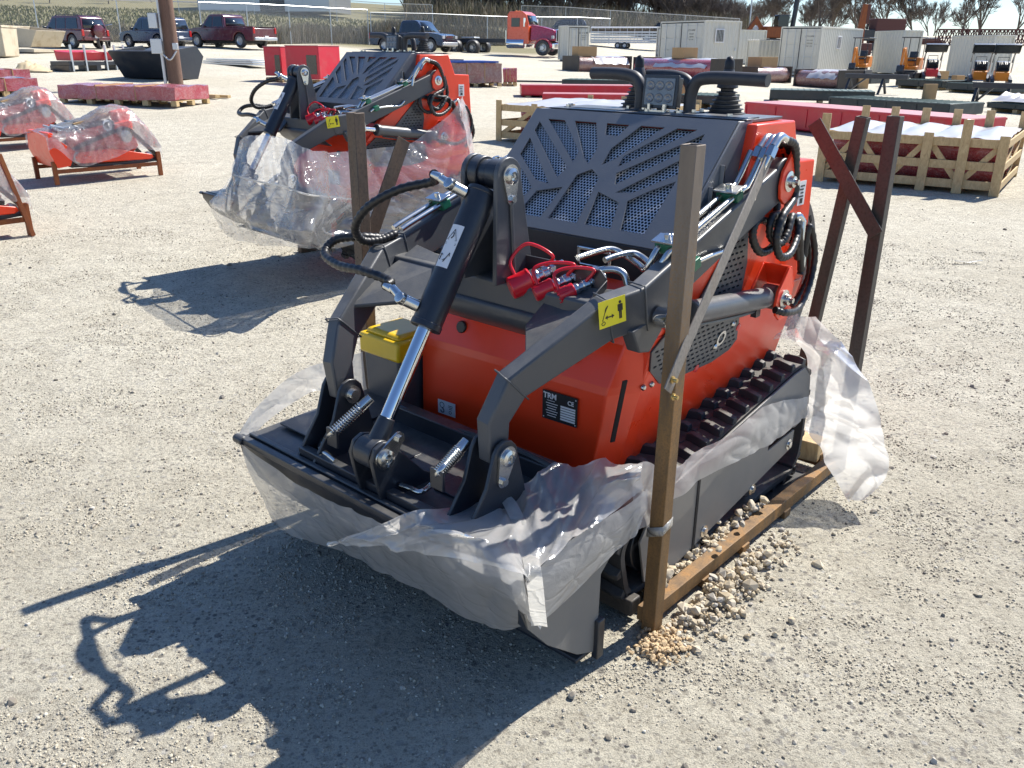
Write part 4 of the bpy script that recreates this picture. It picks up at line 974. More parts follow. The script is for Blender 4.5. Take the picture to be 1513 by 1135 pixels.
# ================================================================ crushed stone spilled on and beside the frame
def rock_mesh(r, seed, sub=1, flat=.7):
    rnd = random.Random(seed); bm = bmesh.new(); bmesh.ops.create_icosphere(bm, subdivisions=sub, radius=1)
    k = Vector((rnd.uniform(.75,1.3), rnd.uniform(.7,1.1), rnd.uniform(.55,.85)))
    for v in bm.verts:
        d = v.co.normalized(); f = 1+.32*noise.noise(d*1.6+Vector((seed*7.3,seed*2.1,0)))+.12*noise.noise(d*4+Vector((seed,0,9)))
        # chop facets
        v.co = Vector((d.x*k.x, d.y*k.y, d.z*k.z))*f*r
    for _ in range(3):
        n = Vector((rnd.uniform(-1,1), rnd.uniform(-1,1), rnd.uniform(-.3,1))).normalized(); lim = r*rnd.uniform(.5,.8)
        for v in bm.verts:
            q = v.co.dot(n)
            if q > lim: v.co -= n*(q-lim)
    return bm
def stone_mat(name, cols, sc_=30):
    t = NT(name); geo = t.node('ShaderNodeNewGeometry'); 
    n = t.noise(sc_, 5, .6, geo.outputs['Position'])
    base = t.mix(n, t.ramp(geo.outputs['Random Per Island'], [(i/(len(cols)-1), c) for i, c in enumerate(cols)]), (.30,.24,.15))
    base = t.mix(.45, t.ramp(geo.outputs['Random Per Island'], [(i/(len(cols)-1), c) for i, c in enumerate(cols)]), base)
    return t.set(base=base, rough=.9, normal=t.bump(n, .5, .004), spec=.2)
M_STONE = stone_mat('pale_limestone', [(.50,.42,.29),(.60,.51,.37),(.42,.34,.23),(.55,.49,.39),(.66,.58,.44),(.36,.35,.34)])
M_PEBBLE = stone_mat('mixed_pebbles', [(.42,.38,.31),(.15,.14,.13),(.52,.48,.41),(.10,.098,.095),(.46,.42,.35),(.22,.19,.16),(.60,.57,.51),(.17,.165,.16)])
M_CLAY = simple('ochre_clay', (.50,.37,.22), .95, 0, 60, .3, .6)
rnd = random.Random(5)
W1 = Matrix.Translation(O1) @ Matrix.Rotation(ROT1, 4, 'Z')
big = [(985,850,.024,.08),(1078,850,.032,.0),(1128,738,.020,.11),(1110,745,.022,.11),(1092,758,.017,.10),(1060,770,.015,.10),(1097,775,.013,.10),(1066,892,.020,.0),(1008,920,.016,.0),(988,925,.016,.0),(1050,895,.015,.0),(1170,917,.014,.0),(1085,905,.013,.0),(845,1027,.014,.0),(768,900,.010,0),(1022,890,.012,0),(1105,940,.012,0),(1145,938,.011,0),(1062,812,.014,.09)]
names_ = ['largest pale stone perched at the near end of the frame beam','largest angular stone on the ground beside the rusty beam']
for i, (x, y, r, z) in enumerate(big):
    bm = rock_mesh(r, 40+i, 2); mb = MB(); mb.bm = bm; o = mb.build('rock', M_STONE if i != 13 else M_PEBBLE, None, .0015 if 0 else 0, ang=25)
    q = W1 @ pz(x, y, z+r*.5); o.location = q; o.rotation_euler = (rnd.uniform(0,6), rnd.uniform(0,.6), rnd.uniform(0,6))
    if i < 2: tag(o, names_[i], 'rock')
    elif i == 13: tag(o, 'lone bluish grey stone in the sunlight at the bottom centre of the yard', 'rock')
    elif z > 0: tag(o, 'pale broken stone lying on the floor plate of the shipping frame', 'rock', 'stones spilled on the frame')
    else: tag(o, 'pale broken stone lying on the gravel around the near post', 'rock', 'stones spilled on the ground')
def scatter(name, mat, pts, parent=None, sub=1):
    proto = [rock_mesh(1, 100+i, sub) for i in range(7)]
    meshes = []
    for b in proto:
        me = bpy.data.meshes.new('t'); b.to_mesh(me); b.free(); meshes.append(me)
    bm = bmesh.new()
    for p, r in pts:
        M_ = Matrix.Translation(p) @ Matrix.Rotation(rnd.uniform(0,6.28), 4, 'Z') @ Matrix.Rotation(rnd.uniform(0,1.2), 4, 'X') @ Matrix.Scale(r, 4)
        n0 = len(bm.verts); bm.from_mesh(meshes[rnd.randrange(7)]); bm.verts.ensure_lookup_table()
        for v in bm.verts[n0:]: v.co = M_ @ v.co
    me = bpy.data.meshes.new(name); bm.to_mesh(me); bm.free(); me.materials.append(mat)
    o = bpy.data.objects.new(name, me); COL.objects.link(o)
    for q in meshes: bpy.data.meshes.remove(q)
    return o
pts = []
for i in range(330):   # heap on the floor plate against the beam
    t = rnd.random(); u_ = -.13-.72*t; v_ = .548+rnd.gauss(0,.016); h = .040+abs(rnd.gauss(0,.014))*(1-.4*t)
    pts.append((W1 @ Vector((u_, min(.575, v_), .052+abs(rnd.gauss(0,.017)))), rnd.uniform(.005,.019)))
o = scatter('spilled_gravel', M_STONE, pts); tag(o, 'ridge of broken pale stone lying on the floor plate along the beam', 'gravel', None, 'stuff')
pts = []
for i in range(900):
    a = rnd.gauss(0, .5); x = rnd.gauss(1062, 48); y = rnd.gauss(872, 30)+(1062-x)*.55
    q = W1 @ pz(x, y, 0.0)
    if loc(q).y < .64: continue
    d = max(0, 1-((x-1060)/95)**2-((y-868-(1062-x)*.55)/60)**2)
    pts.append((q+Vector((0,0,.004+.045*d*rnd.random())), min(.026, rnd.lognormvariate(-4.95, .55))))
o = scatter('spilled_gravel', M_STONE, pts); tag(o, 'fan of broken pale stone spilled on the ground outside the beam', 'gravel', None, 'stuff')
pts = [(W1 @ pz(rnd.gauss(980, 17), rnd.gauss(951, 12), rnd.uniform(.0,.020)), rnd.uniform(.002,.011)) for i in range(330)]
o = scatter('clay_clod', M_CLAY, pts); tag(o, 'small heap of crumbly orange clay at the foot of the near post', 'clay', None, 'stuff')
pts = []
for i in range(3600):   # loose stones over the near yard, thinning out with distance
    r = 1.3+9.5*rnd.random()**1.35; a = R(rnd.uniform(-40, 40)); x, y = r*math.sin(a), r*math.cos(a)
    s_ = min(.013, rnd.lognormvariate(-5.7, .5))*(1+.07*r); pts.append((Vector((x, y, terrain(x, y)+s_*.15)), s_))
o = scatter('loose_stones', M_PEBBLE, pts, sub=1); tag(o, 'loose small stones strewn over the crushed gravel of the yard', 'stones', None, 'stuff')
import numpy as np
def grit(name, mat, n, rmax, slo, shi, lab, seed, th=.12):
    "tens of thousands of angular grains of crushed stone, denser in drifts"
    rg = np.random.default_rng(seed); protos = []
    for i in range(6):
        bm = bmesh.new(); V8 = [bm.verts.new(Vector((x*rg.uniform(.6,1.1), y*rg.uniform(.5,1), z*rg.uniform(.35,.8)))) for x, y, z in ((-1,-1,-1),(1,-1,-1),(1,1,-1),(-1,1,-1),(-.7,-.7,1),(.8,-.6,1),(.6,.8,1),(-.8,.6,1))]
        res = bmesh.ops.convex_hull(bm, input=V8); bmesh.ops.triangulate(bm, faces=bm.faces); bm.verts.ensure_lookup_table(); bm.verts.index_update()
        protos.append((np.array([v.co[:] for v in bm.verts]), np.array([[v.index for v in f.verts] for f in bm.faces]))); bm.free()
    pts = []
    while len(pts) < n:
        r = 1.35+(rmax-1.35)*rg.random()**1.25; a = R(rg.uniform(-38, 38)); x, y = r*math.sin(a), r*math.cos(a)
        if noise.noise(Vector((x*2.2, y*2.2, seed)))+.5*noise.noise(Vector((x*7, y*7, seed)))+rg.normal(0,.22) < th: continue
        pts.append((x, y, terrain(x, y), min(shi, slo*math.exp(abs(rg.normal(0,.55))))*(1+.05*r)))
    P = np.array(pts); VV, FF, off = [], [], 0
    k = rg.integers(0, 6, n)
    for i in range(6):
        Q = P[k == i]; m_ = len(Q); pv_, pf = protos[i]; a = rg.uniform(0, 6.28, m_); c, s = np.cos(a), np.sin(a)
        X = pv_[None,:,0]*c[:,None]-pv_[None,:,1]*s[:,None]; Y = pv_[None,:,0]*s[:,None]+pv_[None,:,1]*c[:,None]; Z = np.repeat(pv_[None,:,2], m_, 0)
        vv = np.stack([X, Y, Z], 2)*Q[:,3][:,None,None]+Q[:,None,:3]+np.array([0,0,1.])*(Q[:,3]*.35)[:,None,None]
        VV.append(vv.reshape(-1, 3)); FF.append((pf[None]+(np.arange(m_)*len(pv_))[:,None,None]+off).reshape(-1, 3)); off += m_*len(pv_)
    VV = np.concatenate(VV); FF = np.concatenate(FF); me = bpy.data.meshes.new(name)
    me.vertices.add(len(VV)); me.vertices.foreach_set('co', VV.ravel().astype(np.float32)); me.loops.add(FF.size); me.loops.foreach_set('vertex_index', FF.ravel().astype(np.int32))
    me.polygons.add(len(FF)); me.polygons.foreach_set('loop_start', np.arange(0, FF.size, 3, dtype=np.int32)); me.update(calc_edges=True); me.validate()
    me.materials.append(mat); o = bpy.data.objects.new(name, me); COL.objects.link(o); tag(o, lab, 'gravel', None, 'stuff')
M_GRIT = stone_mat('fine_grit', [(.54,.50,.40),(.24,.22,.19),(.60,.56,.46),(.50,.46,.37),(.15,.145,.14),(.57,.53,.43),(.36,.33,.27),(.66,.63,.54)])
grit('fine_gravel', M_GRIT, 70000, 8.5, .0014, .0055, 'fine angular grit covering the near yard in drifts', 3)
# ================================================================ the second loader behind, wrapped
O2 = Vector((-1.5, 6.4, .13)); ROT2 = ROT1-R(4)
U2 = Vector((math.cos(ROT2), math.sin(ROT2), 0)); V2 = Vector((-U2.y, U2.x, 0))
M2 = copy_tree(M1, None, ('rear_guard',)); M2.location = O2+Vector((0,0,.04)); M2.rotation_euler = (0,0,ROT2)
for ch in M2.children:
    if ch.name.startswith('bucket'): ch.scale = (.95,1,.70); ch.location = (.02,0,.142)
tag(M2, 'orange and charcoal mini skid steer loader standing behind, its lower half under clear wrap', 'skid steer')
def surv(O_, U_, V_):
    def lc(p): q = p-O_; return Vector((q.dot(U_), q.dot(V_), q.z))
    def fv(x, y, v): r = ray(x, y); return lc(CAM+r*((v-(CAM-O_).dot(V_))/r.dot(V_)))
    def fu(x, y, u): r = ray(x, y); return lc(CAM+r*((u-(CAM-O_).dot(U_))/r.dot(U_)))
    return fu, fv
u2, v2 = surv(O2, U2, V2)
f2 = thing('wrapping_film', 'shiny clear wrap stretched around the lower half of the second loader', 'plastic film', O2, ROT2)
def row(px, k, uu, vv): return [u2(x, y, uu) if i < k else v2(x, y, vv) for i, (x, y) in enumerate(px)]
rw = [row([(350,208),(375,200),(420,204),(455,220),(500,225),(565,218),(607,212),(640,188),(668,166),(683,142)], 4, .44, .57),
      row([(343,258),(375,266),(420,275),(458,288),(525,298),(575,285),(620,262),(655,230),(685,205),(697,190)], 4, .55, .63),
      row([(307,298),(345,318),(390,333),(452,342),(490,340),(540,330),(600,310),(650,280),(685,255),(698,235)], 4, .63, .65),
      row([(325,334),(345,353),(380,360),(440,362),(478,366),(540,356),(605,338),(655,318),(690,302),(699,292)], 4, .57, .64)]
m = MB(); m.grid(loft(rw, 170, 60, .030, 5, 41)); m.build('wrapped_sheet', M_FILMC, f2, ang=180)
m = MB(); m.tube([u2(343,258,.58),u2(380,268,.58),u2(420,276,.58),u2(456,288,.57),v2(500,292,.66),v2(560,300,.66)], .006, n=6); m.build('twisted_strap', M_TAPE, f2)
m = MB(); m.grid(loft([[v2(683,142,.5),v2(692,170,.5),v2(698,215,.5),v2(699,290,.5)],[v2(676,150,.60),v2(686,190,.60),v2(692,230,.62),v2(696,300,.62)]], 40, 12, .02, 9, 47)); m.build('rear_sheet', M_FILMW, f2, ang=180)
sk = thing('transport_skid', 'low rusty transport skid under the wrapped second loader', 'steel frame', O2-Vector((0,0,.13)), ROT2)
for y in (-.6, .6):
    m = MB(); m.box((-.78,y,.09), (1.15,.06,.07)); m.build('skid_beam', M_RUST, sk, .004)
m = MB(); m.box((-1.3,0,.055), (.06,1.16,.06)); m.build('cross_beam', M_RUST, sk, .004)
# ================================================================ goods in the yard
def ang_of(d): return math.atan2(d.y, d.x)
def span(a, b):
    "ground points of two survey pixels: origin, heading, length"
    A, B = G(*a), G(*b); d = B-A; return A, math.atan2(d.y, d.x), math.hypot(d.x, d.y)
def px2m(p, n): return n*(p-CAM).dot(fw)/F
def wrap_mat(name, c, ww=.5):
    t = NT(name); n = t.noise(7, 6, .65, None, 1.5); n2 = t.noise(22, 5, .6, None, 2)
    base = t.mix(t.ramp(n, [(.40, 0.), (.85, 1.)]), c, tuple(min(1, x*.7+.20) for x in c))
    base = t.mix(t.ramp(n2, [(.60, 0.), (.72, ww*.8)]), base, (.75,.68,.68))
    return t.set(base=base, rough=t.ramp(n2, [(.3,.12),(.7,.4)]), coat=.6, normal=t.bump(n2, .5, .03))
M_PINKWRAP = wrap_mat('film_over_red_goods', (.38,.045,.06))
M_BROWNWRAP = wrap_mat('film_over_brown_boxes', (.26,.13,.11), .3)
M_SHEET = simple('white_sheeting', (.47,.455,.455), .35, 0, 9, .12, .5, .3)
M_BLUE = simple('blue_board', (.02,.07,.32), .4)
M_DGREEN = paint('dark_green_paint', (.018,.032,.034), .45, .2, .2)
M_DGREENTOP = paint('paler_green_top', (.055,.10,.085), .6, .3, .1)  # paler green used on the top plates
M_PINKTOP = paint('paler_red_top', (.48,.19,.19), .5, .15, .2, dirtamt=.3)  # paler red used on top plates and lids
M_CREAM = paint('cream_container_paint', (.60,.585,.51), .5, .04, .1, dirt=(.38,.35,.28), dirtamt=.25)
M_BEIGE = paint('stained_beige_paint', (.52,.45,.33), .55, .15, .1, dirt=(.28,.2,.1), dirtamt=.8)
M_DIG = paint('digger_orange_paint', (.78,.24,.02), .4, .1, .2)
M_GALV = simple('galvanised_steel', (.55,.57,.58), .4, .7, 30, .12, .05)
M_SOFT = simple('tan_canvas', (.50,.40,.25), .85, 0, 6, .2, .4)
def slats(m, x0, x1, y, z0, n, h, t=.02, gap=None):
    pass
def pallet(root, L, W, z=0, mat=None):
    m = MB()
    for y in (-W/2+.05, 0, W/2-.05):
        k = max(3, int(L/.5))
        for i in range(k): m.box((-L/2+.07+(L-.14)*i/(k-1), y, z+.055), (.13,.10,.085))
    for i in range(int(L/.2)): m.box((-L/2+.07+i*(L-.14)/max(1, int(L/.2)-1), 0, z+.108), (.11, W, .018))
    return m.build('pallet', mat or M_WOOD, root)
def wrapped_stack(name, label, cat, a, b, W, px_h, mat, blocks=1, group=None, pal=True, extra=None, face='front'):
    "film-wrapped goods on a pallet: front bottom edge runs between survey pixels a and b; W deep"
    A, h, L = span(a, b); d = Vector((math.cos(h), math.sin(h), 0)); nrm = Vector((-d.y, d.x, 0))
    if nrm.y < 0: nrm = -nrm
    c = (A+G(*b))/2+nrm*W/2; H = px2m(A, px_h)
    root = thing(name, label, cat, c, h, group)
    z0 = .11 if pal else .01
    if pal: pallet(root, L, W)
    for i in range(blocks):
        x0, x1 = -L/2+L*i/blocks+.006, -L/2+L*(i+1)/blocks-.006
        m = MB(); nx, ny, nz = 14, 8, 5
        m.box(((x0+x1)/2, 0, (z0+.01+H)/2), (x1-x0, W, H-z0-.01)); bmesh.ops.subdivide_edges(m.bm, edges=m.bm.edges, cuts=7, use_grid_fill=True)
        for v in m.bm.verts: v.co += Vector((noise.noise(v.co*3.1+Vector((i,0,0))), noise.noise(v.co*3.3+Vector((9,i,0))), noise.noise(v.co*3.7+Vector((0,5,i)))*1.2))*.03
        m.build('wrapped_goods', mat, root, ang=60)
    m = MB()
    for i in range(1, blocks+1 if blocks > 1 else 4):
        x = -L/2+L*i/(blocks if blocks > 1 else 4)
        if x < L/2-.05: m.box((x, 0, H/2+.05), (.02, W+.012, H-.06))
    m.build('strap', M_WHITE if 0 else M_CARD, root)
    return root, L, W, H
wrapped_stack('wrapped_pallet', 'low wide row of red goods in clear film in front of the utility pole', 'pallet load', (88,152), (262,161), 1.2, 27, M_PINKWRAP, 3)
wrapped_stack('wrapped_pallet', 'stack of film-wrapped red goods at the left edge, nearer of the two there', 'pallet load', (-40,146), (60,141), 1.3, 26, M_PINKWRAP, 2)
wrapped_stack('wrapped_pallet', 'flat film-wrapped red bundle lying behind the others at the left edge', 'pallet load', (-60,128), (48,124), 1.6, 22, M_PINKWRAP, 1)
r_, L_, W_, H_ = wrapped_stack('wrapped_pallet', 'film-wrapped boxes on a pallet with a blue board on top', 'pallet load', (664,128), (742,130), 1.6, 34, M_BROWNWRAP, 3)
m = MB(); m.box((-.15, -.1, H_+.03), (L_*.98, W_*1.05, .05)); m.build('blue_board', M_BLUE, r_); m = MB(); m.box((-.6, .25, H_+.075), (L_*.5, W_*.5, .04)); m.build('cover_sheet', M_BROWNWRAP, r_)
wrapped_stack('wrapped_pallet', 'small film-wrapped red bundle right of the pallet with the blue board', 'pallet load', (743,127), (764,128), 1.2, 24, M_PINKWRAP, 1)
# tall red crates
for (a, b, h, lab, W) in (((393,120),(418,122),46,'leftmost tall bright red crate standing behind the second loader',.8), ((425,124),(474,129),52,'wide bright red crate with a glass panel behind the second loader',1.0)):
    A, hd, L = span(a, b); d = Vector((math.cos(hd), math.sin(hd), 0)); n = Vector((-d.y, d.x, 0)); c = (A+G(*b))/2+n*W/2; H = px2m(A, h)
    t = thing('red_crate', lab, 'crate', c, hd)
    m = MB(); m.box((0,0,H/2+.10), (L,W,H-.12)); m.build('crate_body', M_CRIMSON, t, .02)
    m = MB(); m.box((0,0,H+.045), (L+.02,W+.02,.02)); m.build('lid', M_PINKTOP, t, .004)
    m = MB(); m.box((L*.28,-W/2-.004,H*.55), (L*.3,.01,H*.5)); m.build('window_panel', M_GLASS, t); pallet(t, L, W)
# wooden crates of red tubes
def slat_crate(lab, a, b, c_, H, posts=5, extra_up=.22, ga=None):
    A, B = G(*a), G(*b); Cc = G(*c_); d = (B-A); d.z = 0; L = d.length; d.normalize(); n = Vector((-d.y, d.x, 0)); n = -n if n.y < 0 else n
    W = abs((Cc-B).dot(n)); hd = math.atan2(d.y, d.x)
    t = thing('slatted_crate', lab, 'wooden crate', A+d*L/2+n*W/2, hd, ga)
    for s in (-1, 1):
        for i in range(posts):
            x = -L/2+.05+(L-.1)*i/(posts-1); up_ = extra_up if (i%2 == 0 or s > 0) else .0
            m = MB(); m.box((x, s*(W/2-.012), (H+up_)/2), (.11,.024,H+up_), ry=rnd.uniform(-.01,.01)); m.build('upright', M_WOOD, t, .002)
        for z in (.16,.48,.86):
            m = MB(); m.box((0, s*(W/2-.036), H*z), (L,.022,.10)); m.build('rail', M_WOOD, t, .002)
        for i in range(posts-1):
            x0 = -L/2+.05+(L-.1)*i/(posts-1); x1 = -L/2+.05+(L-.1)*(i+1)/(posts-1)
            if i%2: x0, x1 = x1, x0
            m = MB(); m.sweep([(x0, s*(W/2-.060), H*.16), (x1, s*(W/2-.060), H*.88)], .022, .07, lat=(0,1,0)); m.build('diagonal', M_WOOD, t, .002)
    for s in (-1, 1):
        for z in (.16,.48,.86):
            m = MB(); m.box((s*(L/2-.01), 0, H*z), (.02, W-.12, .09)); m.build('end_rail', M_WOOD, t, .002)
        for y0, y1 in ((-W/2+.1, 0), (0, W/2-.1)):
            m = MB(); m.sweep([(s*(L/2-.032), y0, H*.16), (s*(L/2-.032), y1, H*.88)], .022, .07, lat=(1,0,0)); m.build('diagonal', M_WOOD, t, .002)
    k = 2
    for j in range(k):
        for i in range(2):
            m = MB(); y = -W/4+W/2*i; z = H*(.30+.36*j); r = min(W/4, H*.17)
            prof = [(0,-L*.47),(r*.9,-L*.47),(r,-L*.46),(r,0),(r*1.03,.02),(r,L*.3),(r,L*.46),(r*.8,L*.47),(0,L*.47)]
            m.lathe((0,y,z), (1,0,0), prof, 20); m.build('red_tube', M_PINKWRAP, t)
    m = MB(); m.box((0,0,H*.10), (L*.98,W*.95,.03)); m.build('floor_board', M_WOOD, t)
    nu, nv = 50, 16; rows = []
    for j in range(nv):
        v = j/(nv-1); rows.append([Vector((-L*.48+L*.96*i/(nu-1), -W*.46+W*.92*v, H*.93+H*.11*math.sin(v*PI)*abs(math.sin(i/(nu-1)*PI*(posts-1)))+.03*noise.noise(Vector((i*.3, j*.4, 3))))) for i in range(nu)])
    m = MB(); m.grid(rows); m.build('white_cover', M_SHEET, t)
    return t
slat_crate('long slatted pine crate of wrapped red tubes near the right edge', (1203,268), (1474,292), (1512,262), .70, 6, .17)
slat_crate('smaller slatted pine crate with a white cover left of the nearest loader\'s hood', (733,208), (905,232), (960,205), .62, 4, .03)
# long red beams lying on the ground
def beam(name, lab, a, b, W, pxh, mat, top, group=None, pal=True, tri=False):
    A, hd, L = span(a, b); d = Vector((math.cos(hd), math.sin(hd), 0)); n = Vector((-d.y, d.x, 0)); H = px2m((A+G(*b))/2, pxh)
    t = thing(name, lab, 'steel platform', (A+G(*b))/2+n*W/2, hd, group); z0 = .0
    if pal:
        k = max(3, int(L/.9)); z0 = .10
        for i in range(k): m = MB(); m.box((-L/2+.2+(L-.4)*i/(k-1), 0, .05), (.14,W*.94,.10)); m.build('bearer', M_WOOD, t, .004)
    m = MB(); m.prism([(-W/2,z0+.03),(-W/2+.04,z0+.0),(W/2-.04,z0),(W/2,z0+.03),(W/2,H),(-W/2,H)], -L/2, L/2, 'x'); m.build('beam_body', mat, t, .008)
    m = MB()
    for i in range(int(L/.8)+1):
        for s in (-1, 1): m.box((-L/2+.04+(L-.08)*i/int(L/.8), s*(W/2+.008), (H+z0)/2+.01), (.05,.016,(H-z0)*.72))
    m.box((0,-W/2-.012,H-.02), (L,.024,.035)); m.box((0,W/2+.012,H-.02), (L,.024,.035)); m.build('edge_ribs', mat, t, .003)
    m = MB(); m.box((0,0,H+.004), (L-.02,W-.02,.008)); 
    if top is M_DGREENTOP:
        for i in range(int(L/.18)): m.box((-L/2+.1+i*.18, 0, H+.012), (.025, W-.1, .012))
    m.build('top_plate', top, t)
    return t, L, W, H
def carton(root_pt, dz, s, hd, lab, cat='carton', grp=None):
    t = thing('cardboard_box', lab, cat, root_pt+Vector((0,0,dz)), hd, grp)
    m = MB(); m.box((0,0,s[2]/2), s); m.build('box_body', M_CARD, t, .004)
    m = MB(); m.box((0,0,s[2]+.001), (s[0]*1.0,.06,.002)); m.box((0,-s[1]/2-.001,s[2]*.85), (.06,.002,s[2]*.3)); m.build('tape', M_TAPE if 0 else M_CARD, t)
    return t
beam('red_lift_platform', 'long red steel lift platform with a faded top lying left of the nearest loader\'s levers', (770,144), (1000,152), .9, 20, M_CRIMSON, M_PINKTOP)
beam('red_lift_platform', 'second red lift platform lying just in front of the other one, left of the levers', (801,157), (975,165), .8, 20, M_CRIMSON, M_PINKTOP)
beam('red_lift_platform', 'longest red steel lift platform stretching behind the slatted crate on the right', (1098,181), (1420,224), 1.1, 36, M_CRIMSON, M_PINKTOP, pal=False)
t_, L_, W_, H_ = beam('red_ramp', 'bright pink-red ramp with two slots lying behind the right slatted crate', (1345,216), (1440,226), .8, 30, M_CRIMSON, M_CRIMSON, pal=False)
m = MB(); 
for i in range(2): m.box((-.2+.5*i, -.1, H_+.010), (.3,.05,.004))
m.build('slot', M_DARKHOLE, t_)
for i, (a, b, W, h, lab) in enumerate((
    ((830,127),(955,136),1.1,12,'dark green platform lying left of the levers, a bare rod sticking out of its end'),
    ((1000,157),(1062,163),1.3,18,'short dark green platform on wooden bearers between the two levers'),
    ((1136,151),(1290,158),1.3,19,'dark green steel platform on pallets, left one of the two behind the right red platform'),
    ((1222,164),(1400,178),1.5,21,'dark green steel platform overlapping in front of the other, nearest the right slatted crate'),
    ((1240,122),(1286,124),1.6,9,'short green platform under the leftmost mini excavator'),
    ((1322,130),(1390,134),1.6,13,'green platform on bearers carrying the middle excavator and the red loader'),
    ((1396,136),(1492,142),1.6,14,'green platform on bearers carrying the two orange loaders'),
    ((1456,165),(1540,172),1.3,14,'dark green bundle under a white sheet at the right edge'))):
    t, L, Wd, H = beam('green_platform', lab, a, b, W, h, M_DGREEN, M_DGREENTOP, pal=h > 10)
    if i == 0: m = MB(); m.cyl((-L/2-2.0,.3,H*.6),(-L/2,.3,H*.6),.03,n=8); m.build('rod', M_BLACK, t)
    if i == 7:
        rows = [[Vector((-L*.45+L*.9*p/30, -Wd*.5+Wd*q/12, H+.05+.25*math.sin(q/12*PI)*(.7+.5*noise.noise(Vector((p*.35,q*.3,2)))))) for p in range(31)] for q in range(13)]
        m = MB(); m.grid(rows); m.build('sheet_cover', M_SHEET, t)
def card_at(px, py, up_px, s, lab, hd=.2):
    p = G(px, py); carton(p, px2m(p, up_px), s, hd, lab)
card_at(1002,150,11,(.32,.3,.28),'small brown carton sitting on the short green platform between the levers')
card_at(1271,131,0,(.45,.4,.55),'brown carton standing by the dark steel trestle on the right')
card_at(1273,118,8,(.35,.3,.4),'little brown carton in front of the leftmost mini excavator')
card_at(1391,121,2,(.45,.35,.45),'brown carton between the red loader and the orange loaders')
card_at(1368,168,16,(.36,.1,.46),'upright grey-brown board standing on the front green platform')
card_at(1413,130,4,(.4,.35,.4),'tan carton in front of the left orange loader')
# large round red bundles with cartons on top (behind the levers)
def tube_bundle(lab, a, b, px_h, cart=(), sheet=True):
    A, hd, L = span(a, b); d = Vector((math.cos(hd), math.sin(hd), 0)); n = Vector((-d.y, d.x, 0)); W = 1.5; H = px2m(A, px_h)
    t = thing('wrapped_bundle', lab, 'wrapped load', (A+G(*b))/2+n*W/2, hd)
    for s in (-1, 1):
        m = MB(); m.lathe((-L/2, s*W*.25, H*.5), (1,0,0), [(0,0),(H*.47,0),(H*.5,.05),(H*.48,L*.3),(H*.5,L*.6),(H*.49,L-.05),(H*.45,L),(0,L)], 14); m.build('wrapped_goods', M_PINKWRAP if L > 3 else M_BROWNWRAP, t)
    for s in (-1, 1):
        m = MB(); m.box((s*L/2, 0, H*.52), (.07, W, H*1.08)); m.build('end_frame', M_RUSTPURPLE, t, .01)
    if sheet:
        rows = [[Vector((-L*.2+L*.65*p/24, -W*.55+W*1.1*q/14, H*1.04-.5*H*(abs(q/7-1)**3)+.05*noise.noise(Vector((p*.3,q*.3,L))))) for p in range(25)] for q in range(15)]
        m = MB(); m.grid(rows); m.build('loose_sheet', M_SHEET, t, ang=180)
    for i, (fx, s) in enumerate(cart):
        p = t.location+d*(L*fx)
        carton(Vector((p.x, p.y, t.location.z)), H*1.02, s, hd, 'brown carton resting on %s' % lab.split(',')[0])
tube_bundle('leftmost film-wrapped red bundle behind the levers, loose white plastic on its right end', (855,106), (932,109), 22, ((-.25,(.95,.6,.42)),))
tube_bundle('middle film-wrapped red bundle behind the work lamp, torn white plastic on it', (935,107), (1048,121), 23, ((.0,(1.0,.7,.45)),))
tube_bundle('film-wrapped brown bundle right of the right lever, a carton resting on it', (1118,122), (1168,124), 22, ((.0,(1.1,.8,.42)),), False)
tube_bundle('crimson roll bundle with white plastic draped over it, in front of the cream container', (1172,127), (1236,132), 23)
# steel trestles
for (a, b, lab, h) in (((1246,137),(1338,141),'dark steel trestle frame on thin legs behind the green platforms',.62), ((1432,156),(1520,160),'dark blue steel drawbar frame beside the white-sheeted bundle',.60)):
    A, hd, L = span(a, b); t = thing('steel_trestle', lab, 'steel frame', (A+G(*b))/2, hd)
    m = MB(); m.box((0,0,h), (L*1.0,.16,.16)); m.build('beam', M_BLACK, t, .01)
    for x in (-L*.42, L*.12):
        for s in (-1, 1):
            m = MB(); m.sweep([(x,s*.35,0),(x,0,h-.05)], .08, .06, lat=(1,0,0)); m.build('leg', M_BLACK, t, .004)
    m = MB(); m.sweep([(-L*.42,0,.1),(-L*.15,0,h-.05)], .06, .06); m.build('brace', M_BLACK, t)
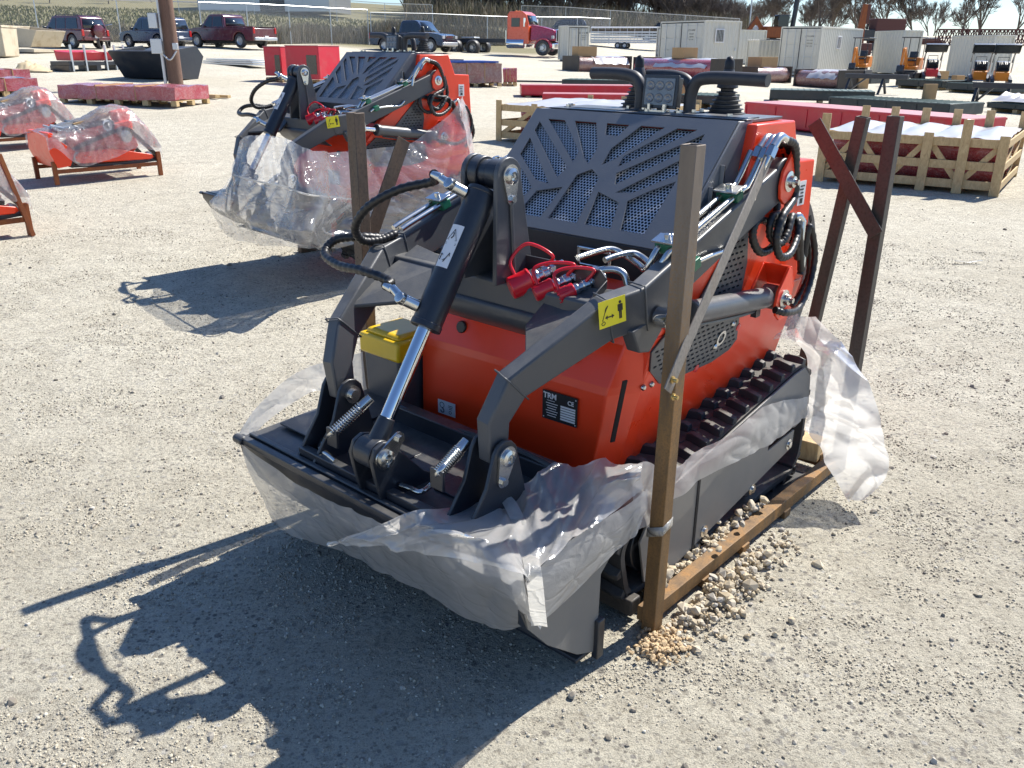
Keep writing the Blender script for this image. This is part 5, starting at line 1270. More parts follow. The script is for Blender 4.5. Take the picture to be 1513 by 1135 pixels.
# ================================================================ left side: wrapped orange mini loaders on rusty stands
def make_wrapped(lab, A, hd, grp='wrapped orange machines on rusty stands'):
    t = thing('packed_loader', lab, 'packed machine', A, hd)
    # x forward (towards the near end), y left
    for s in (-1, 1):
        m = MB(); m.box((0,s*.52,.20), (2.0,.05,.06)); m.build('stand_rail', M_RUSTORANGE, t, .004)
        for x in (-1.0, 1.0):
            m = MB(); m.box((x,s*.52,.18 if x > 0 else .2), (.08,.06,.36 if x > 0 else .40)); m.build('stand_leg', M_RUSTORANGE, t, .004)
        prof = [(-1.0,.30),(-.90,.24),(.55,.24),(.66,.32),(.66,.44),(.55,.54),(-.35,.80),(-.50,.80),(-.60,.74),(-.98,.38)]
        lp = spline([Vector((p[0],0,p[1])) for p in prof+[prof[0]]], 4)[:-1]; N = len(lp); m = MB(); rr_ = []
        cen = Vector((-.15,0,.45))
        for i, p in enumerate(lp):
            tt = (lp[(i+1)%N]-lp[i-1]).normalized(); nn = Vector((tt.z,0,-tt.x)); nn = -nn if nn.dot(p-cen) < 0 else nn
            rr_.append([m.bm.verts.new(p+Vector((0,s*.40+a_,0))+nn*(b_+(.012 if i%2 and b_ == 0 else 0))) for a_, b_ in ((-.09,0),(.09,0),(.09,-.035),(-.09,-.035))])
        for i in range(N):
            p, q = rr_[i], rr_[(i+1)%N]
            for k in range(4): m.bm.faces.new((p[k], p[(k+1)%4], q[(k+1)%4], q[k]))
        m.build('rubber_track', M_RUBBER, t)
        m = MB(); m.prism([(.50,.30),(.58,.34),(.58,.42),(.50,.47),(-.10,.50),(-.88,.36),(-.92,.31),(-.85,.28)], s*.44, s*.50); m.build('track_frame', M_ORANGE, t, .01)
        m = MB()
        for x, z, r in ((.52,.39,.09),(-.42,.34,.06),(-.85,.33,.07),(-.45,.68,.11)): m.lathe((x,s*.36,z), (0,s,0), [(0,0),(r,0),(r,.10),(r*.5,.11),(0,.11)], 16)
        m.build('wheel', M_GALV, t)
    m = MB(); m.prism([(.45,.40),(.42,.78),(-.62,.92),(-.72,.5),(-.5,.3)], -.30, .30); m.build('body_tub', M_ORANGE, t, .01)
    m = MB(); m.prism([(.95,.26),(1.05,.50),(1.02,.80),(.94,.80),(.90,.50),(.80,.28)], -.56, .56); m.build('front_bucket', M_ORANGE, t, .006)
    for s in (-1, 1):
        m = MB(); m.prism([(.95,.26),(1.05,.50),(1.02,.80),(.60,.50),(.72,.28)], s*.56-.01, s*.56+.01); m.build('bucket_side', M_ORANGE, t, .002)
    m = MB(); m.prism([(.40,.86),(-.30,.98),(-.30,1.03),(.42,.90)], -.30, .22); m.build('card_sheet', M_CARD, t)
    m = MB(); m.box((-.55,.05,.92), (.25,.4,.30), ry=.2); m.build('engine_cover', M_ORANGE, t, .02)
    m = MB(); m.box((.1,-.1,.88), (.6,.5,.09)); m.cyl((-.2,.31,.86),(-.2,.36,.86),.10,n=20); m.build('engine_block', M_BLACK, t, .02)
    m = MB(); m.lathe((-.12,.42,.86), (0,1,0), [(.06,0),(.09,0),(.09,.03),(.06,.03)], 20); m.build('white_ring', M_WHITE, t)
    m = MB()
    for i in range(26): m.tube([Vector((rnd.uniform(.3,.85), rnd.uniform(-.35,.4), rnd.uniform(.75,.88))) for _ in range(3)], rnd.uniform(.01,.025), n=6, res=4)
    m.build('hose_bundle', M_HOSE if 0 else M_GALV, t)
    hs = []
    for y in (-.60,-.56,-.35,-.12,.12,.35,.56,.60):
        e = abs(y)/.6; top = [(1.07,.80-.06*e),(.92,.84-.08*e),(.55,.90-.25*e**2),(.1,1.0-.30*e**2),(-.20,1.12-.36*e**3),(-.5,1.16-.30*e**3),(-.75,1.05-.22*e**3),(-1.0,.70-.1*e),(-1.07,.45)]
        hs.append([Vector((p[0], y*(1.0), p[1])) for p in top])
    hs = [[p-Vector((0,0,.38)) if abs(p.x) < .9 else p-Vector((0,0,.2)) for p in hs[0]]]+hs[1:-1]+[[p-Vector((0,0,.38)) if abs(p.x) < .9 else p-Vector((0,0,.2)) for p in hs[-1]]]
    m = MB(); m.grid(loft(hs, 70, 60, .028, 5, 61)); m.build('wrapping_film', M_FILMC, t, ang=180)
    return t
def near_corner(px_a, px_b, lx, ly):
    "heading so that the stand's near-right rail runs from px_a to px_b"
    A, B = G(*px_a), G(*px_b); d = (A-B); d.z = 0; hd = math.atan2(d.y, d.x); f = Vector((math.cos(hd), math.sin(hd), 0)); l = Vector((-f.y, f.x, 0)); mid = (A+B)/2
    return onground(*(mid-l*.52*(A-B).length/2.06).xy), hd
A, hd = near_corner((83,276), (240,259), 2, 1); KS = (G(83,276)-G(240,259)).length/2.06
K1 = make_wrapped('small orange loader in torn clear film on a rusty stand, the whole one at left', A, hd)
K1.scale = (KS,KS,KS*1.18)
K2 = copy_tree(K1); K2.location = onground(*(A+Vector((-2.05,2.2,0))).xy); K2.rotation_euler = (0,0,hd+.1); K2['label'] = 'film-covered orange loader cut by the left edge, farther than the whole one'
K3 = copy_tree(K1); f_ = Vector((math.cos(hd+.06), math.sin(hd+.06), 0)); l_ = Vector((-f_.y, f_.x, 0)); K3.location = onground(*(G(46,348)+f_*KS-l_*.52*KS).xy); K3.rotation_euler = (0,0,hd+.06); K3['label'] = 'film-covered orange loader cut by the left edge, tall leaning post beside it'
m = MB(); steel_tube(m, (0,0,0), (.22,-.05,1.0), .06); ps = m.build('post', M_RUSTORANGE, K3, .004); ps.location = (-1.0,.60,0)
ps['label'] = 'tall rusty post leaning over'
# ================================================================ utility pole
pb = G(261,131); ph = thing('utility_pole', 'brown wooden utility pole with grey meter boxes and a conduit', 'utility pole', pb)
def taper(i, n): return (.205-.05*i/n)
rp_ = px2m(pb, 10.5)
m = MB(); m.cyl((0,0,-.2), (0,0,9), rp_, rp_*.72, n=28); m.build('pole_shaft', M_WOODD, ph)
rx = Vector((rt.x, rt.y, 0)).normalized(); tc_ = -Vector((pb.x, pb.y, 0)).normalized(); hp = math.atan2(rx.y, rx.x)
def pbox(dx, z, s, name='meter_box'):
    m = MB(); m.box((0,0,0), s, rz=0); o = m.build(name, M_GALV, ph, .01); o.location = tc_*(rp_+s[1]/2-.02)+rx*dx+Vector((0,0,z)); o.rotation_euler = (0,0,hp)
u_ = px2m(pb, 1)
pbox(-20*u_, 58*u_, (16*u_, .14, 20*u_)); pbox(-21*u_, 92*u_, (12*u_, .14, 20*u_)); pbox(6*u_, 58*u_, (7*u_, .1, 9*u_))
m = MB(); m.tube([tc_*rp_+rx*(-15*u_)+Vector((0,0,0)), tc_*rp_+rx*(-15*u_)+Vector((0,0,50*u_))], .04, n=8); m.tube([tc_*(rp_+.03)+rx*(-12*u_)+Vector((0,0,z*u_)) for z in (65,90,140,200)], .025, n=8)
m.tube([tc_*(rp_+.06)+rx*(-14*u_)+Vector((0,0,48*u_)), tc_*(rp_+.12)+rx*(-4*u_)+Vector((0,0,40*u_)), tc_*(rp_+.06)+rx*(7*u_)+Vector((0,0,52*u_))], .02, n=8); m.build('conduit', M_GALV, ph)
# red attachment on a rack, black bucket, hopper, canvas, silver plates
A, hd, L = span((78,107), (168,103)); t = thing('snow_blade_rack', 'bright red attachment standing on a black rack with thin upright posts', 'attachment', (A+G(168,103))/2+Vector((0,.4,0)), hd); H = px2m(A, 30)
for x in (-L*.42, -L*.2, L*.14, L*.30, L*.46):
    m = MB(); m.box((x,-.45,H*.62), (.05,.05,H*1.25)); m.build('rack_post', M_GALV, t)
m = MB(); m.box((0,0,.22), (L*.95,.9,.12)); m.build('rack_base', M_BLACK, t, .01)
m = MB()
for x in (-L*.45, 0, L*.45): m.box((x,0,.08), (.15,.9,.16))
m.build('rack_foot', M_BLACK, t)
m = MB(); m.prism([(-.35,.30),(.35,.30),(.42,.6),(.30,H*.92),(-.30,H*.88),(-.42,.55)], -L*.40, L*.28, 'x'); m.prism([(-.30,.4),(.3,.4),(.1,H*.7),(-.1,H*.8)], L*.28, L*.48, 'x'); m.build('red_blade', M_CRIMSON, t, .02)
A, hd, L = span((166,118), (232,121)); t = thing('loader_bucket', 'big black loader bucket lying open on the gravel in front of the utility pole', 'bucket', (A+G(232,121))/2+Vector((.35,.9,0)), hd); k_ = L/1.9
m = MB()
m.prism([(-.9,.75),(-.35,.05),(.5,.0),(.9,.62),(.84,.64),(.45,.06),(-.33,.11),(-.84,.78)], -L*.62, L*.62, 'x'); m.build('shell', M_BLACK, t, .01)
for s in (-1, 1): m = MB(); m.prism([(-.9,.75),(-.35,.05),(.5,.0),(.9,.62),(.6,.9)], s*L*.62-.02, s*L*.62+.02, 'x'); m.build('side_plate', M_BLACK, t, .004)
m = MB(); m.box((0,.62,.80), (L*1.0,.55,.05), rx=.25); m.build('back_plate', M_BLACK, t, .01)
A, hd, L = span((13,80), (62,78)); t = thing('tipping_hopper', 'stained beige tipping hopper standing near the left edge', 'skip', (A+G(62,78))/2+Vector((0,.9,0)), hd); H = px2m(A, 34)
m = MB(); m.prism([(-.9,H*.95),(-.5,.25),(.7,.22),(.9,H*.7),(.9,H*1.15),(.82,H*1.15),(.82,H*.7),(.62,.32),(-.44,.34),(-.82,H*.95)], -L*.45, L*.45, 'x'); m.build('tub', M_BEIGE, t, .02)
for s in (-1, 1): m = MB(); m.prism([(-.9,H*.95),(-.5,.25),(.7,.22),(.9,H*.7),(.9,H*1.15)], s*L*.45-.03, s*L*.45+.03, 'x'); m.build('side_plate', M_BEIGE, t, .01)
m = MB(); m.box((0,0,.10), (L*1.1,1.5,.12)); m.build('base_frame', M_BEIGE, t, .01)
A = G(-14,86); t = thing('tan_bin', 'tan steel bin cut off by the left edge beside the hopper', 'bin', A, .1); m = MB(); m.box((0,.7,.55), (1.0,1.2,1.0), taper=1.1); m.build('bin_body', M_BEIGE, t, .03); m = MB(); m.box((0,.7,1.09), (1.14,1.34,.08)); m.build('rim', M_BEIGE, t, .01)
A = G(54,106); t = thing('canvas_heap', 'crumpled tan canvas heap lying on the ground left of the red attachment', 'canvas', A, .2); w_ = px2m(A, 44)
rows = [[Vector((-w_/2+w_*i/24, -.5+1.0*j/14, .01+w_*.38*max(0, math.sin(j/14*PI))*max(0, (1-abs(i/24-.25)*1.35))*(.8+.5*noise.noise(Vector((i*.45,j*.4,1)))))) for i in range(25)] for j in range(15)]
m = MB(); m.grid(rows); m.build('canvas_sheet', M_SOFT, t, solid=.02, ang=180)
A, hd, L = span((303,93), (386,102)); t = thing('metal_sheets', 'low pile of silver metal sheets lying on open gravel', 'metal sheets', (A+G(386,102))/2+Vector((0,.4,0)), hd)
for i in range(3): m = MB(); m.box((rnd.uniform(-.2,.2), rnd.uniform(-.08,.08), .06+.07*i), (L*(1-.1*i),.8-.12*i,.045)); m.build('sheet', M_GALV, t, .004)
A, hd, L = span((288,143), (322,147)); t = thing('timber_offcut', 'thin timber lying on the ground beside the utility pole', 'timber', (A+G(322,147))/2, hd); m = MB(); m.box((0,0,.05), (L,.12,.07)); m.box((.2,.2,.04), (L*.7,.1,.06), rz=.2); m.build('plank', M_WOOD, t, .004)
A = G(1430,390); t = thing('scrap_strip', 'bent pale plastic strip lying alone on the gravel at right', 'litter', A+Vector((0,0,.0)), .1); m = MB(); m.grid([[Vector((x, y, .012+.02*abs(math.sin(x*9)))) for x in (-.12,-.06,0,.06,.12)] for y in (-.012,.012)]); m.build('strip', M_TAPE, t, solid=.001)
# ================================================================ containers
def container(lab, A, B, Cc, px_h, door=True, window=True, sheet_only=False, H=None):
    "A, B = bottom corners of the end wall, C = far bottom corner of the long side seen from B"
    cxp = Cc[0]; A, B = G(*A), G(*B); d = B-A; d.z = 0; W = d.length; d.normalize(); n = Vector((-d.y, d.x, 0)); n = -n if n.y < 0 else n
    def sx(q): q = q-CAM; return CX+F*q.dot(rt)/q.dot(fw)
    L = min((abs(sx(B+n*(k*.1))-cxp), k*.1) for k in range(12, 130))[1]; H = H or px2m(B, px_h); hd = math.atan2(d.y, d.x)
    t = thing('shipping_container', lab, 'container', Vector((A.x, A.y, min(A.z, B.z))), hd)
    z0 = .12; t4 = .04
    def corr(p0, p1, z0_, z1_, out, name):
        P0, P1 = Vector(p0), Vector(p1); D = P1-P0; ln = D.length; D.normalize(); k = max(6, int(ln/.14)); m = MB(); rows = [[], []]
        for i in range(k*2+1):
            q = P0+D*(ln*i/(k*2)); off = Vector(out)*(.0 if (i//1)%4 in (0, 1) else -.035)
            for j, z in enumerate((z0_, z1_)): rows[j].append(Vector((q.x+off.x, q.y+off.y, z)))
        m.grid(rows); return m.build(name, M_CREAM, t, ang=20)
    corr((W-.02,0,0), (W-.02,L,0), z0+.1, H-.06, (1,0,0), 'side_wall'); corr((.02,0,0), (.02,L,0), z0+.1, H-.06, (-1,0,0), 'side_wall')
    corr((0,L-.02,0), (W,L-.02,0), z0+.1, H-.06, (0,1,0), 'end_wall')
    m = MB()
    for x in (.04, W-.04):
        for y in (.04, L-.04): m.box((x, y, (H+z0)/2), (.09,.09,H-z0))
        m.box((x, L/2, z0+.06), (.085,L-.17,.12)); m.box((x, L/2, H-.03), (.085,L-.17,.07))
    for y in (.04, L-.04): m.box((W/2, y, z0+.06), (W-.17,.085,.12)); m.box((W/2, y, H-.03), (W-.17,.085,.07))
    m.build('corner_frame', M_CREAM, t, .006)
    m = MB(); rows = []
    for i in range(int(L/.12)*2+1): y = .05+(L-.1)*i/(int(L/.12)*2); rows.append([Vector((x, y, H-.01+(.03 if i%4 in (0,1) else 0))) for x in (.03, W-.03)])
    m.grid(rows); m.build('roof', M_CREAM, t, ang=20)
    if not door: corr((0,.02,0), (W,.02,0), z0+.1, H-.06, (0,-1,0), 'end_wall')
    m = MB(); m.box((W/2,L/2,z0+.02), (W-.1,L-.1,.04)); m.build('floor', M_BLACK, t)
    m = MB()
    for x in (.2, W-.2):
        for y in (.25, L-.25): m.box((x,y,z0/2), (.25,.25,z0))
    m.build('foot', M_BLACK, t)
    if door:
        for s in (0, 1):
            x0 = .09+s*(W/2-.085); w_ = W/2-.10
            m = MB(); m.box((x0+w_/2, .03, (H+z0)/2+.03), (w_, .05, H-z0-.28)); 
            for k in range(3): m.box((x0+w_/2, .0, z0+.22+(H-z0-.3)*(.18+.30*k)), (w_-.2,.03,(H-z0)*.24))
            dr = m.build('door', M_CREAM, t, .008)
            for k in (.28, .72):
                m = MB(); m.cyl((x0+w_*k,-.03,z0+.14),(x0+w_*k,-.03,H-.12), .022, n=8); m.box((x0+w_*k+(.1 if k < .5 else -.1),-.05,z0+(H-z0)*.38), (.24,.02,.035)); m.build('lock_bar', M_GALV, dr)
        m = MB(); m.box((W/2-.002,-.005,(H+z0)/2+.03), (.035,.03,H-z0-.28)); m.box((.075,-.002,(H+z0)/2), (.02,.02,H-z0-.2)); m.build('door_gasket', M_RUBBER, t)
        m = MB()
        for k, (txt, zz) in enumerate((('JCTU 50080', .80), ('MAX 2000', .72), ('TARE 550', .66), ('NET 1450', .60))):
            m.add(text_mesh(txt, .11 if k == 0 else .08), Matrix.Translation((W*.73,-.02,z0+(H-z0)*zz)) @ Matrix.Rotation(PI/2, 4, 'X'))
        m.build('lettering', M_INK, t)
    if window:
        yw = L*.42; m = MB(); m.box((W+.005,yw,H*.70), (.05,.62,.70)); wf = m.build('window_frame', M_WHITE, t, .005)
        m = MB(); m.box((W+.012,yw,H*.70), (.05,.50,.58)); m.build('pane', M_GLASS, wf)
        m = MB()
        for k in range(5): m.box((W+.045,yw-.2+.1*k,H*.70), (.012,.014,.58))
        m.build('window_bar', M_WHITE, wf)
        m = MB(); m.box((W+.005,L*.88,H*.42), (.03,.10,.12)); m.build('socket_box', M_GALV, t)
    return t
container('small cream container office with barred window, leftmost of the row beside the orange truck', (838,91), (869,92), (908,82), 49)
container('largest cream container with double doors and barred window right of the livestock trailer', (972,99), (1036,104), (1090,92), 68)
container('cream container peeping out left of the largest one, only its door edge visible', (968,88), (986,89), (1016,84), 45, window=False)
container('long plain cream container end-on between the two double-door containers', (1086,95), (1128,97), (1156,93), 48, door=False, window=False)
container('low cream container box with a smooth wall left of the nearer double-door container', (1118,104), (1152,106), (1166,100), 43, door=False, window=False)
container('cream double-door container with barred window, nearest one behind the crimson rolls', (1147,110), (1206,115), (1266,100), 70)
container('plain cream container behind the leftmost mini excavator, narrow end at right', (1284,108), (1326,112), (1354,103), 62, door=False, window=False)
container('plain cream container behind the orange loaders, rightmost of the row', (1396,114), (1458,119), (1486,110), 62, door=False, window=False)
# ================================================================ mini excavators and stand-on loaders
def make_excavator(lab, p, hd):
    t = thing('mini_excavator', lab, 'excavator', p, hd)
    for s in (-1, 1):
        m = MB(); m.prism([(-.65,.08),(-.55,0),(.55,0),(.65,.08),(.65,.24),(.55,.32),(-.55,.32),(-.65,.24)], s*.42-.10, s*.42+.10); m.build('crawler_track', M_RUBBER, t, .02)
    m = MB(); m.box((0,0,.36), (.5,.7,.12)); m.build('undercarriage', M_BLACK, t, .01)
    m = MB(); m.prism([(.35,.45),(.35,.62),(.0,.66),(-.15,1.05),(-.62,1.05),(-.70,.8),(-.65,.45)], -.42, .42); m.build('upper_body', M_DIG, t, .04, 3)
    m = MB(); m.box((-.12,0,.92), (.36,.42,.10)); m.box((-.30,0,1.14), (.10,.42,.42), ry=-.15); m.build('seat', M_BLACK, t, .03)
    m = MB(); m.box((-.05,0,2.02), (1.15,.95,.05)); m.build('canopy', M_BLACK, t, .02)
    for x, y in ((.42,.38),(.42,-.38),(-.55,.38),(-.55,-.38)):
        m = MB(); m.cyl((x,y,.6),(x,y,2.0), .02, n=8); m.build('canopy_post', M_BLACK, t)
    m = MB(); m.sweep([(.42,-.05,.55),(.75,-.05,1.10),(.95,-.05,1.45),(1.18,-.05,1.40)], .12, .16); m.build('boom', M_DIG, t, .01)
    m = MB(); m.sweep([(1.12,-.05,1.48),(1.30,-.05,.70)], .10, .13); m.build('dipper_arm', M_DIG, t, .01)
    m = MB(); m.prism([(1.22,.70),(1.38,.66),(1.42,.40),(1.20,.25),(1.02,.36),(1.12,.40),(1.25,.42)], -.22, .12); m.build('digging_bucket', M_BLACK, t, .01)
    m = MB(); m.box((.80,0,.20), (.05,.95,.28)); m.sweep([(.4,0,.25),(.8,0,.2)], .5, .06); m.build('dozer_blade', M_BLACK, t, .006)
    for s in (-1, 1): m = MB(); m.cyl((.12,s*.22,.6),(.16,s*.22,1.15), .018, n=8); m.lathe((.16,s*.22,1.13), (0,0,1), [(0,0),(.03,.02),(.03,.06),(0,.08)], 10); m.build('control_lever', M_BLACK, t)
    return t
def make_standon(lab, p, hd, mat):
    t = thing('standing_loader', lab, 'mini loader', p, hd)
    for s in (-1, 1):
        m = MB(); m.prism([(-.6,.1),(-.5,0),(.55,0),(.65,.1),(.6,.24),(-.45,.42),(-.6,.36)], s*.40-.09, s*.40+.09); m.build('crawler_track', M_RUBBER, t, .02)
        m = MB(); m.sweep([(-.55,s*.44,1.05),(-.1,s*.44,1.35),(.35,s*.42,1.62),(.52,s*.40,1.50)], .06, .10); m.build('lift_arm', M_BLACK, t, .006)
        m = MB(); m.cyl((-.2,s*.44,.55),(.05,s*.44,1.4), .03, n=10); m.build('lift_cylinder', M_GALV, t)
    m = MB(); m.prism([(.42,.15),(.48,.55),(.30,.62),(-.5,.66),(-.55,.2)], -.32, .32); m.build('front_body', mat, t, .02)
    m = MB(); m.prism([(.30,.63),(.05,1.05),(-.35,1.10),(-.45,.66)], -.30, .30); m.build('engine_hood', M_BLACK, t, .02)
    m = MB()
    for i in range(7): m.tube([Vector((.32-.02*i, -.25+.08*i, .66)), Vector((.42, -.2+.07*i, .85+.02*(i%3))), Vector((.15, -.22+.07*i, 1.05))], .018, n=6)
    m.build('hose_bundle', M_HOSE, t)
    m = MB(); m.tube([(-.3,-.25,1.10),(-.3,-.25,1.28),(-.3,.25,1.28),(-.3,.25,1.10)], .02, n=8, smooth=False); m.build('grab_rail', M_BLACK, t)
    m = MB(); m.prism([(.45,1.45),(.50,1.86),(.62,1.92),(1.0,1.86),(1.02,1.83),(.70,1.80),(.56,1.50)], -.56, .56); m.build('raised_bucket', M_BLACK, t, .006)
    for s in (-1, 1): m = MB(); m.prism([(.45,1.45),(.50,1.86),(1.0,1.86),(.72,1.55)], s*.56-.01, s*.56+.01); m.build('bucket_side', M_BLACK, t)
    return t
def toward(p, deg=0): return math.atan2(-p.y, -p.x)+R(deg)
def top_of(px, py, z): p = G(px, py); return Vector((p.x, p.y, p.z+z))
p = top_of(1268,121,.30); E1 = make_excavator('orange mini excavator with a black canopy, the left one, beside the cream container', p, toward(p, -18))
p = top_of(1340,127,.30); E2 = copy_tree(E1); E2.location = p; E2.rotation_euler = (0,0,toward(p,-18)); E2['label'] = 'orange mini excavator with a black canopy, standing left of the red loader'
p = top_of(1372,128,.30); S1_ = make_standon('red-fronted stand-on loader with its black bucket raised', p, toward(p, 6), M_CRIMSON)
p = top_of(1442,134,.30); S2_ = make_standon('orange stand-on loader with raised black bucket, the left of the orange pair', p, toward(p, 6), M_DIG)
p = top_of(1474,136,.30); S3_ = copy_tree(S2_); S3_.location = p; S3_.rotation_euler = (0,0,toward(p,6)); S3_['label'] = 'orange stand-on loader with raised black bucket, the right of the orange pair'
# ================================================================ road vehicles
M_MAROON = paint('maroon_car_paint', (.105,.016,.022), .22, .05, .9, dirtamt=.25)
M_NAVY = paint('dark_blue_car_paint', (.012,.018,.04), .2, .05, 1., dirtamt=.2)
M_NAVY2 = paint('blue_suv_paint', (.02,.035,.085), .25, .05, .9, dirtamt=.25)
M_TRUCKORANGE = paint('truck_orange_paint', (.75,.10,.02), .28, .05, .8, dirtamt=.1)
M_TRUCKRED = paint('truck_magenta_paint', (.36,.01,.045), .25, .05, .9, dirtamt=.1)
M_TAIL = simple('tail_lamp_red', (.45,.01,.01), .2, 0, 30, .05, 0, .5)
def wheel(t, x, y, r, w, s, dual=False):
    m = MB(); m.lathe((x, y-s*w/2, r), (0,s,0), [(r*.55,0),(r*.9,0),(r,w*.15),(r,w*.85),(r*.9,w),(r*.62,w),(r*.60,w*.8)], 24); ty = m.build('tyre', M_RUBBER, t)
    m = MB(); prof = [(0,w*.72),(r*.18,w*.74),(r*.2,w*.6),(r*.45,w*.62),(r*.60,w*.85),(r*.62,w*.5)] if not dual else [(0,w*.95),(r*.25,w*.95),(r*.27,w*.4),(r*.45,w*.3),(r*.58,w*.7),(r*.62,w*.5)]
    m.lathe((x, y-s*w/2, r), (0,s,0), prof, 20)
    for k in range(5): a = 2*PI*k/5; m.cyl((x+r*.35*math.cos(a), y+s*w*.14, r+r*.35*math.sin(a)), (x+r*.35*math.cos(a), y+s*w*.20, r+r*.35*math.sin(a)), r*.07, n=6)
    m.build('rim', M_GALV, ty)
def shell(m, prof, ws, n=None):
    "side profile (x,z); half width per point -> two side faces joined; rounded in section by steps"
    A = [m.bm.verts.new((p[0], w, p[1])) for p, w in zip(prof, ws)]; B = [m.bm.verts.new((p[0], -w, p[1])) for p, w in zip(prof, ws)]
    m.bm.faces.new(A); m.bm.faces.new(B[::-1]); k = len(prof)
    for i in range(k): m.bm.faces.new((A[i], B[i], B[(i+1)%k], A[(i+1)%k]))
def arches(L0, r, xs, z):
    out = []
    for x in xs:
        out += [(x+r*math.cos(a), z+r*math.sin(a)) for a in [PI*k/6 for k in range(7)]]
    return out
def car(name, lab, cat, p, hd, mat, kind):
    t = thing(name, lab, cat, p, hd, None, .93)
    if kind == 'suv': L, H, W, wb, r = 4.6, 1.75, .92, 2.7, .37
    else: L, H, W, wb, r = 5.7, 1.90, 1.0, 3.6, .41
    f, rx_ = wb/2+.1, -wb/2+.1
    xf, xr = f+.90, rx_-(.95 if kind == 'suv' else 1.15)
    hb = .92 if kind == 'suv' else 1.08
    bot = [(xr,.42)]+[(rx_-(r+.08)*math.cos(a), r+(r+.08)*math.sin(a)) for a in [PI*k/8 for k in range(9)]]+[(f-(r+.08)*math.cos(a), r+(r+.08)*math.sin(a)) for a in [PI*k/8 for k in range(9)]]+[(xf-.02,.34)]
    topl = [(xf,.62),(xf-.05,hb-.10),(xf-.35,hb),(f-.25,hb+.08),(rx_+.3,hb+.07),(xr,hb+.03)]
    m = MB(); shell(m, bot+topl, [W]*(len(bot)+len(topl)))
    for v in m.bm.verts:
        if v.co.z > hb-.15: v.co.y *= .97
        if v.co.x > xf-.2: v.co.y *= .90
    body = m.build('body', mat, t, .045, 3)
    if kind == 'suv': cab = [(f-.35,hb+.06),(f-1.0,H-.06),(f-1.3,H),(xr+.35,H-.02),(xr+.18,H-.12),(xr+.03,hb+.05)]
    else: cab = [(f-.40,hb+.06),(f-1.05,H-.06),(f-1.3,H),(f-2.15,H-.01),(f-2.30,H-.10),(f-2.45,hb+.05)]
    m = MB(); shell(m, cab, [W*.93,W*.80,W*.78,W*.78,W*.80,W*.92]); m.build('cabin', mat, t, .04, 3)
    # glazing as slightly proud panels
    def wd(z): a_ = (z-hb-.05)/(H-hb-.05); return W*(.93-.14*a_)+.012
    def pane(x0, x1, x0t, x1t, z0, z1):
        for s in (-1, 1):
            m = MB(); q = [(x0,z0),(x1,z0),(x1t,z1),(x0t,z1)]; A = [m.bm.verts.new((a, s*wd(b), b)) for a, b in q]; B = [m.bm.verts.new((a, s*(wd(b)-.02), b)) for a, b in q]
            m.bm.faces.new(A); m.bm.faces.new(B[::-1])
            for i in range(4): m.bm.faces.new((A[i], B[i], B[(i+1)%4], A[(i+1)%4]))
            m.build('side_window', M_GLASS, t, .004)
    z0, z1 = hb+.12, H-.13
    if kind == 'suv':
        pane(f-.62, f-1.35, f-1.10, f-1.35, z0, z1); pane(f-1.43, f-2.2, f-1.43, f-2.2, z0, z1); pane(f-2.28, xr+.35, f-2.28, xr+.48, z0, z1)
    else: pane(f-.68, f-1.40, f-1.12, f-1.40, z0, z1); pane(f-1.48, f-2.25, f-1.48, f-2.15, z0, z1)
    m = MB(); a, b = Vector((f-.47,0,hb+.13)), Vector((f-.93,0,H-.11)); n = Vector((.6,0,.55)).normalized()*.012
    m.quad(a+n+Vector((0,W*.80,0)), a+n-Vector((0,W*.80,0)), b+n-Vector((0,W*.70,0)), b+n+Vector((0,W*.70,0))); m.build('windscreen', M_GLASS, t, solid=.01)
    xb = cab[-1][0]; xt = cab[-2][0]
    m = MB(); a, b = Vector((xb-.01+.02,0,hb+.15)), Vector((xt-.015+.02,0,H-.20)); n = Vector((-.03,0,0)); m.quad(a+n+Vector((0,W*.78,0)), a+n-Vector((0,W*.78,0)), b+n-Vector((0,W*.68,0)), b+n+Vector((0,W*.68,0))); m.build('rear_window', M_GLASS, t, solid=.01)
    for x in (f, rx_):
        for s in (-1, 1): wheel(t, x, s*(W-.13), r, .24, s)
    m = MB(); m.box((0,0,.36), (L*.7,W*1.5,.2)); m.build('underbody', M_INK, t)
    m = MB(); m.box((xf+.0,0,.50), (.14,W*1.75,.20)); m.build('front_bumper', M_GALV if kind != 'suv' else mat, t, .03)
    m = MB(); m.box((xr-.05,0,.52), (.14,W*1.85,.18)); m.build('rear_bumper', M_GALV if kind != 'suv' else mat, t, .03)
    for s in (-1, 1):
        m = MB(); m.box((xf-.03,s*W*.74,hb-.18), (.10,.28,.18)); m.build('headlight', M_LENS, t, .02)
        m = MB(); m.box((xr-.005,s*W*.90,hb-.10), (.06,.14,.34)); m.build('tail_light', M_TAIL, t, .01)
        m = MB(); m.box((f-.62,s*(W+.10),hb+.18), (.12,.18,.14)); m.build('wing_mirror', M_BLACK, t, .03)
        m = MB()
        for x in (f-.9, f-1.75): m.box((x,s*(W*.99),hb-.05), (.14,.03,.03))
        m.build('door_handle', mat, t)
    m = MB(); m.box((xf+.01,0,hb-.20), (.06,W*1.05,.24)); gr = m.build('grille', M_BLACK, t, .01)
    m = MB()
    for k in range(3): m.box((xf+.045,0,hb-.28+.08*k), (.02,W*1.05,.025))
    m.build('grille_bar', M_CHROME, gr)
    m = MB(); m.box((xr-.13,0,.62), (.02,.32,.15)); m.build('number_plate', M_WHITE, t)
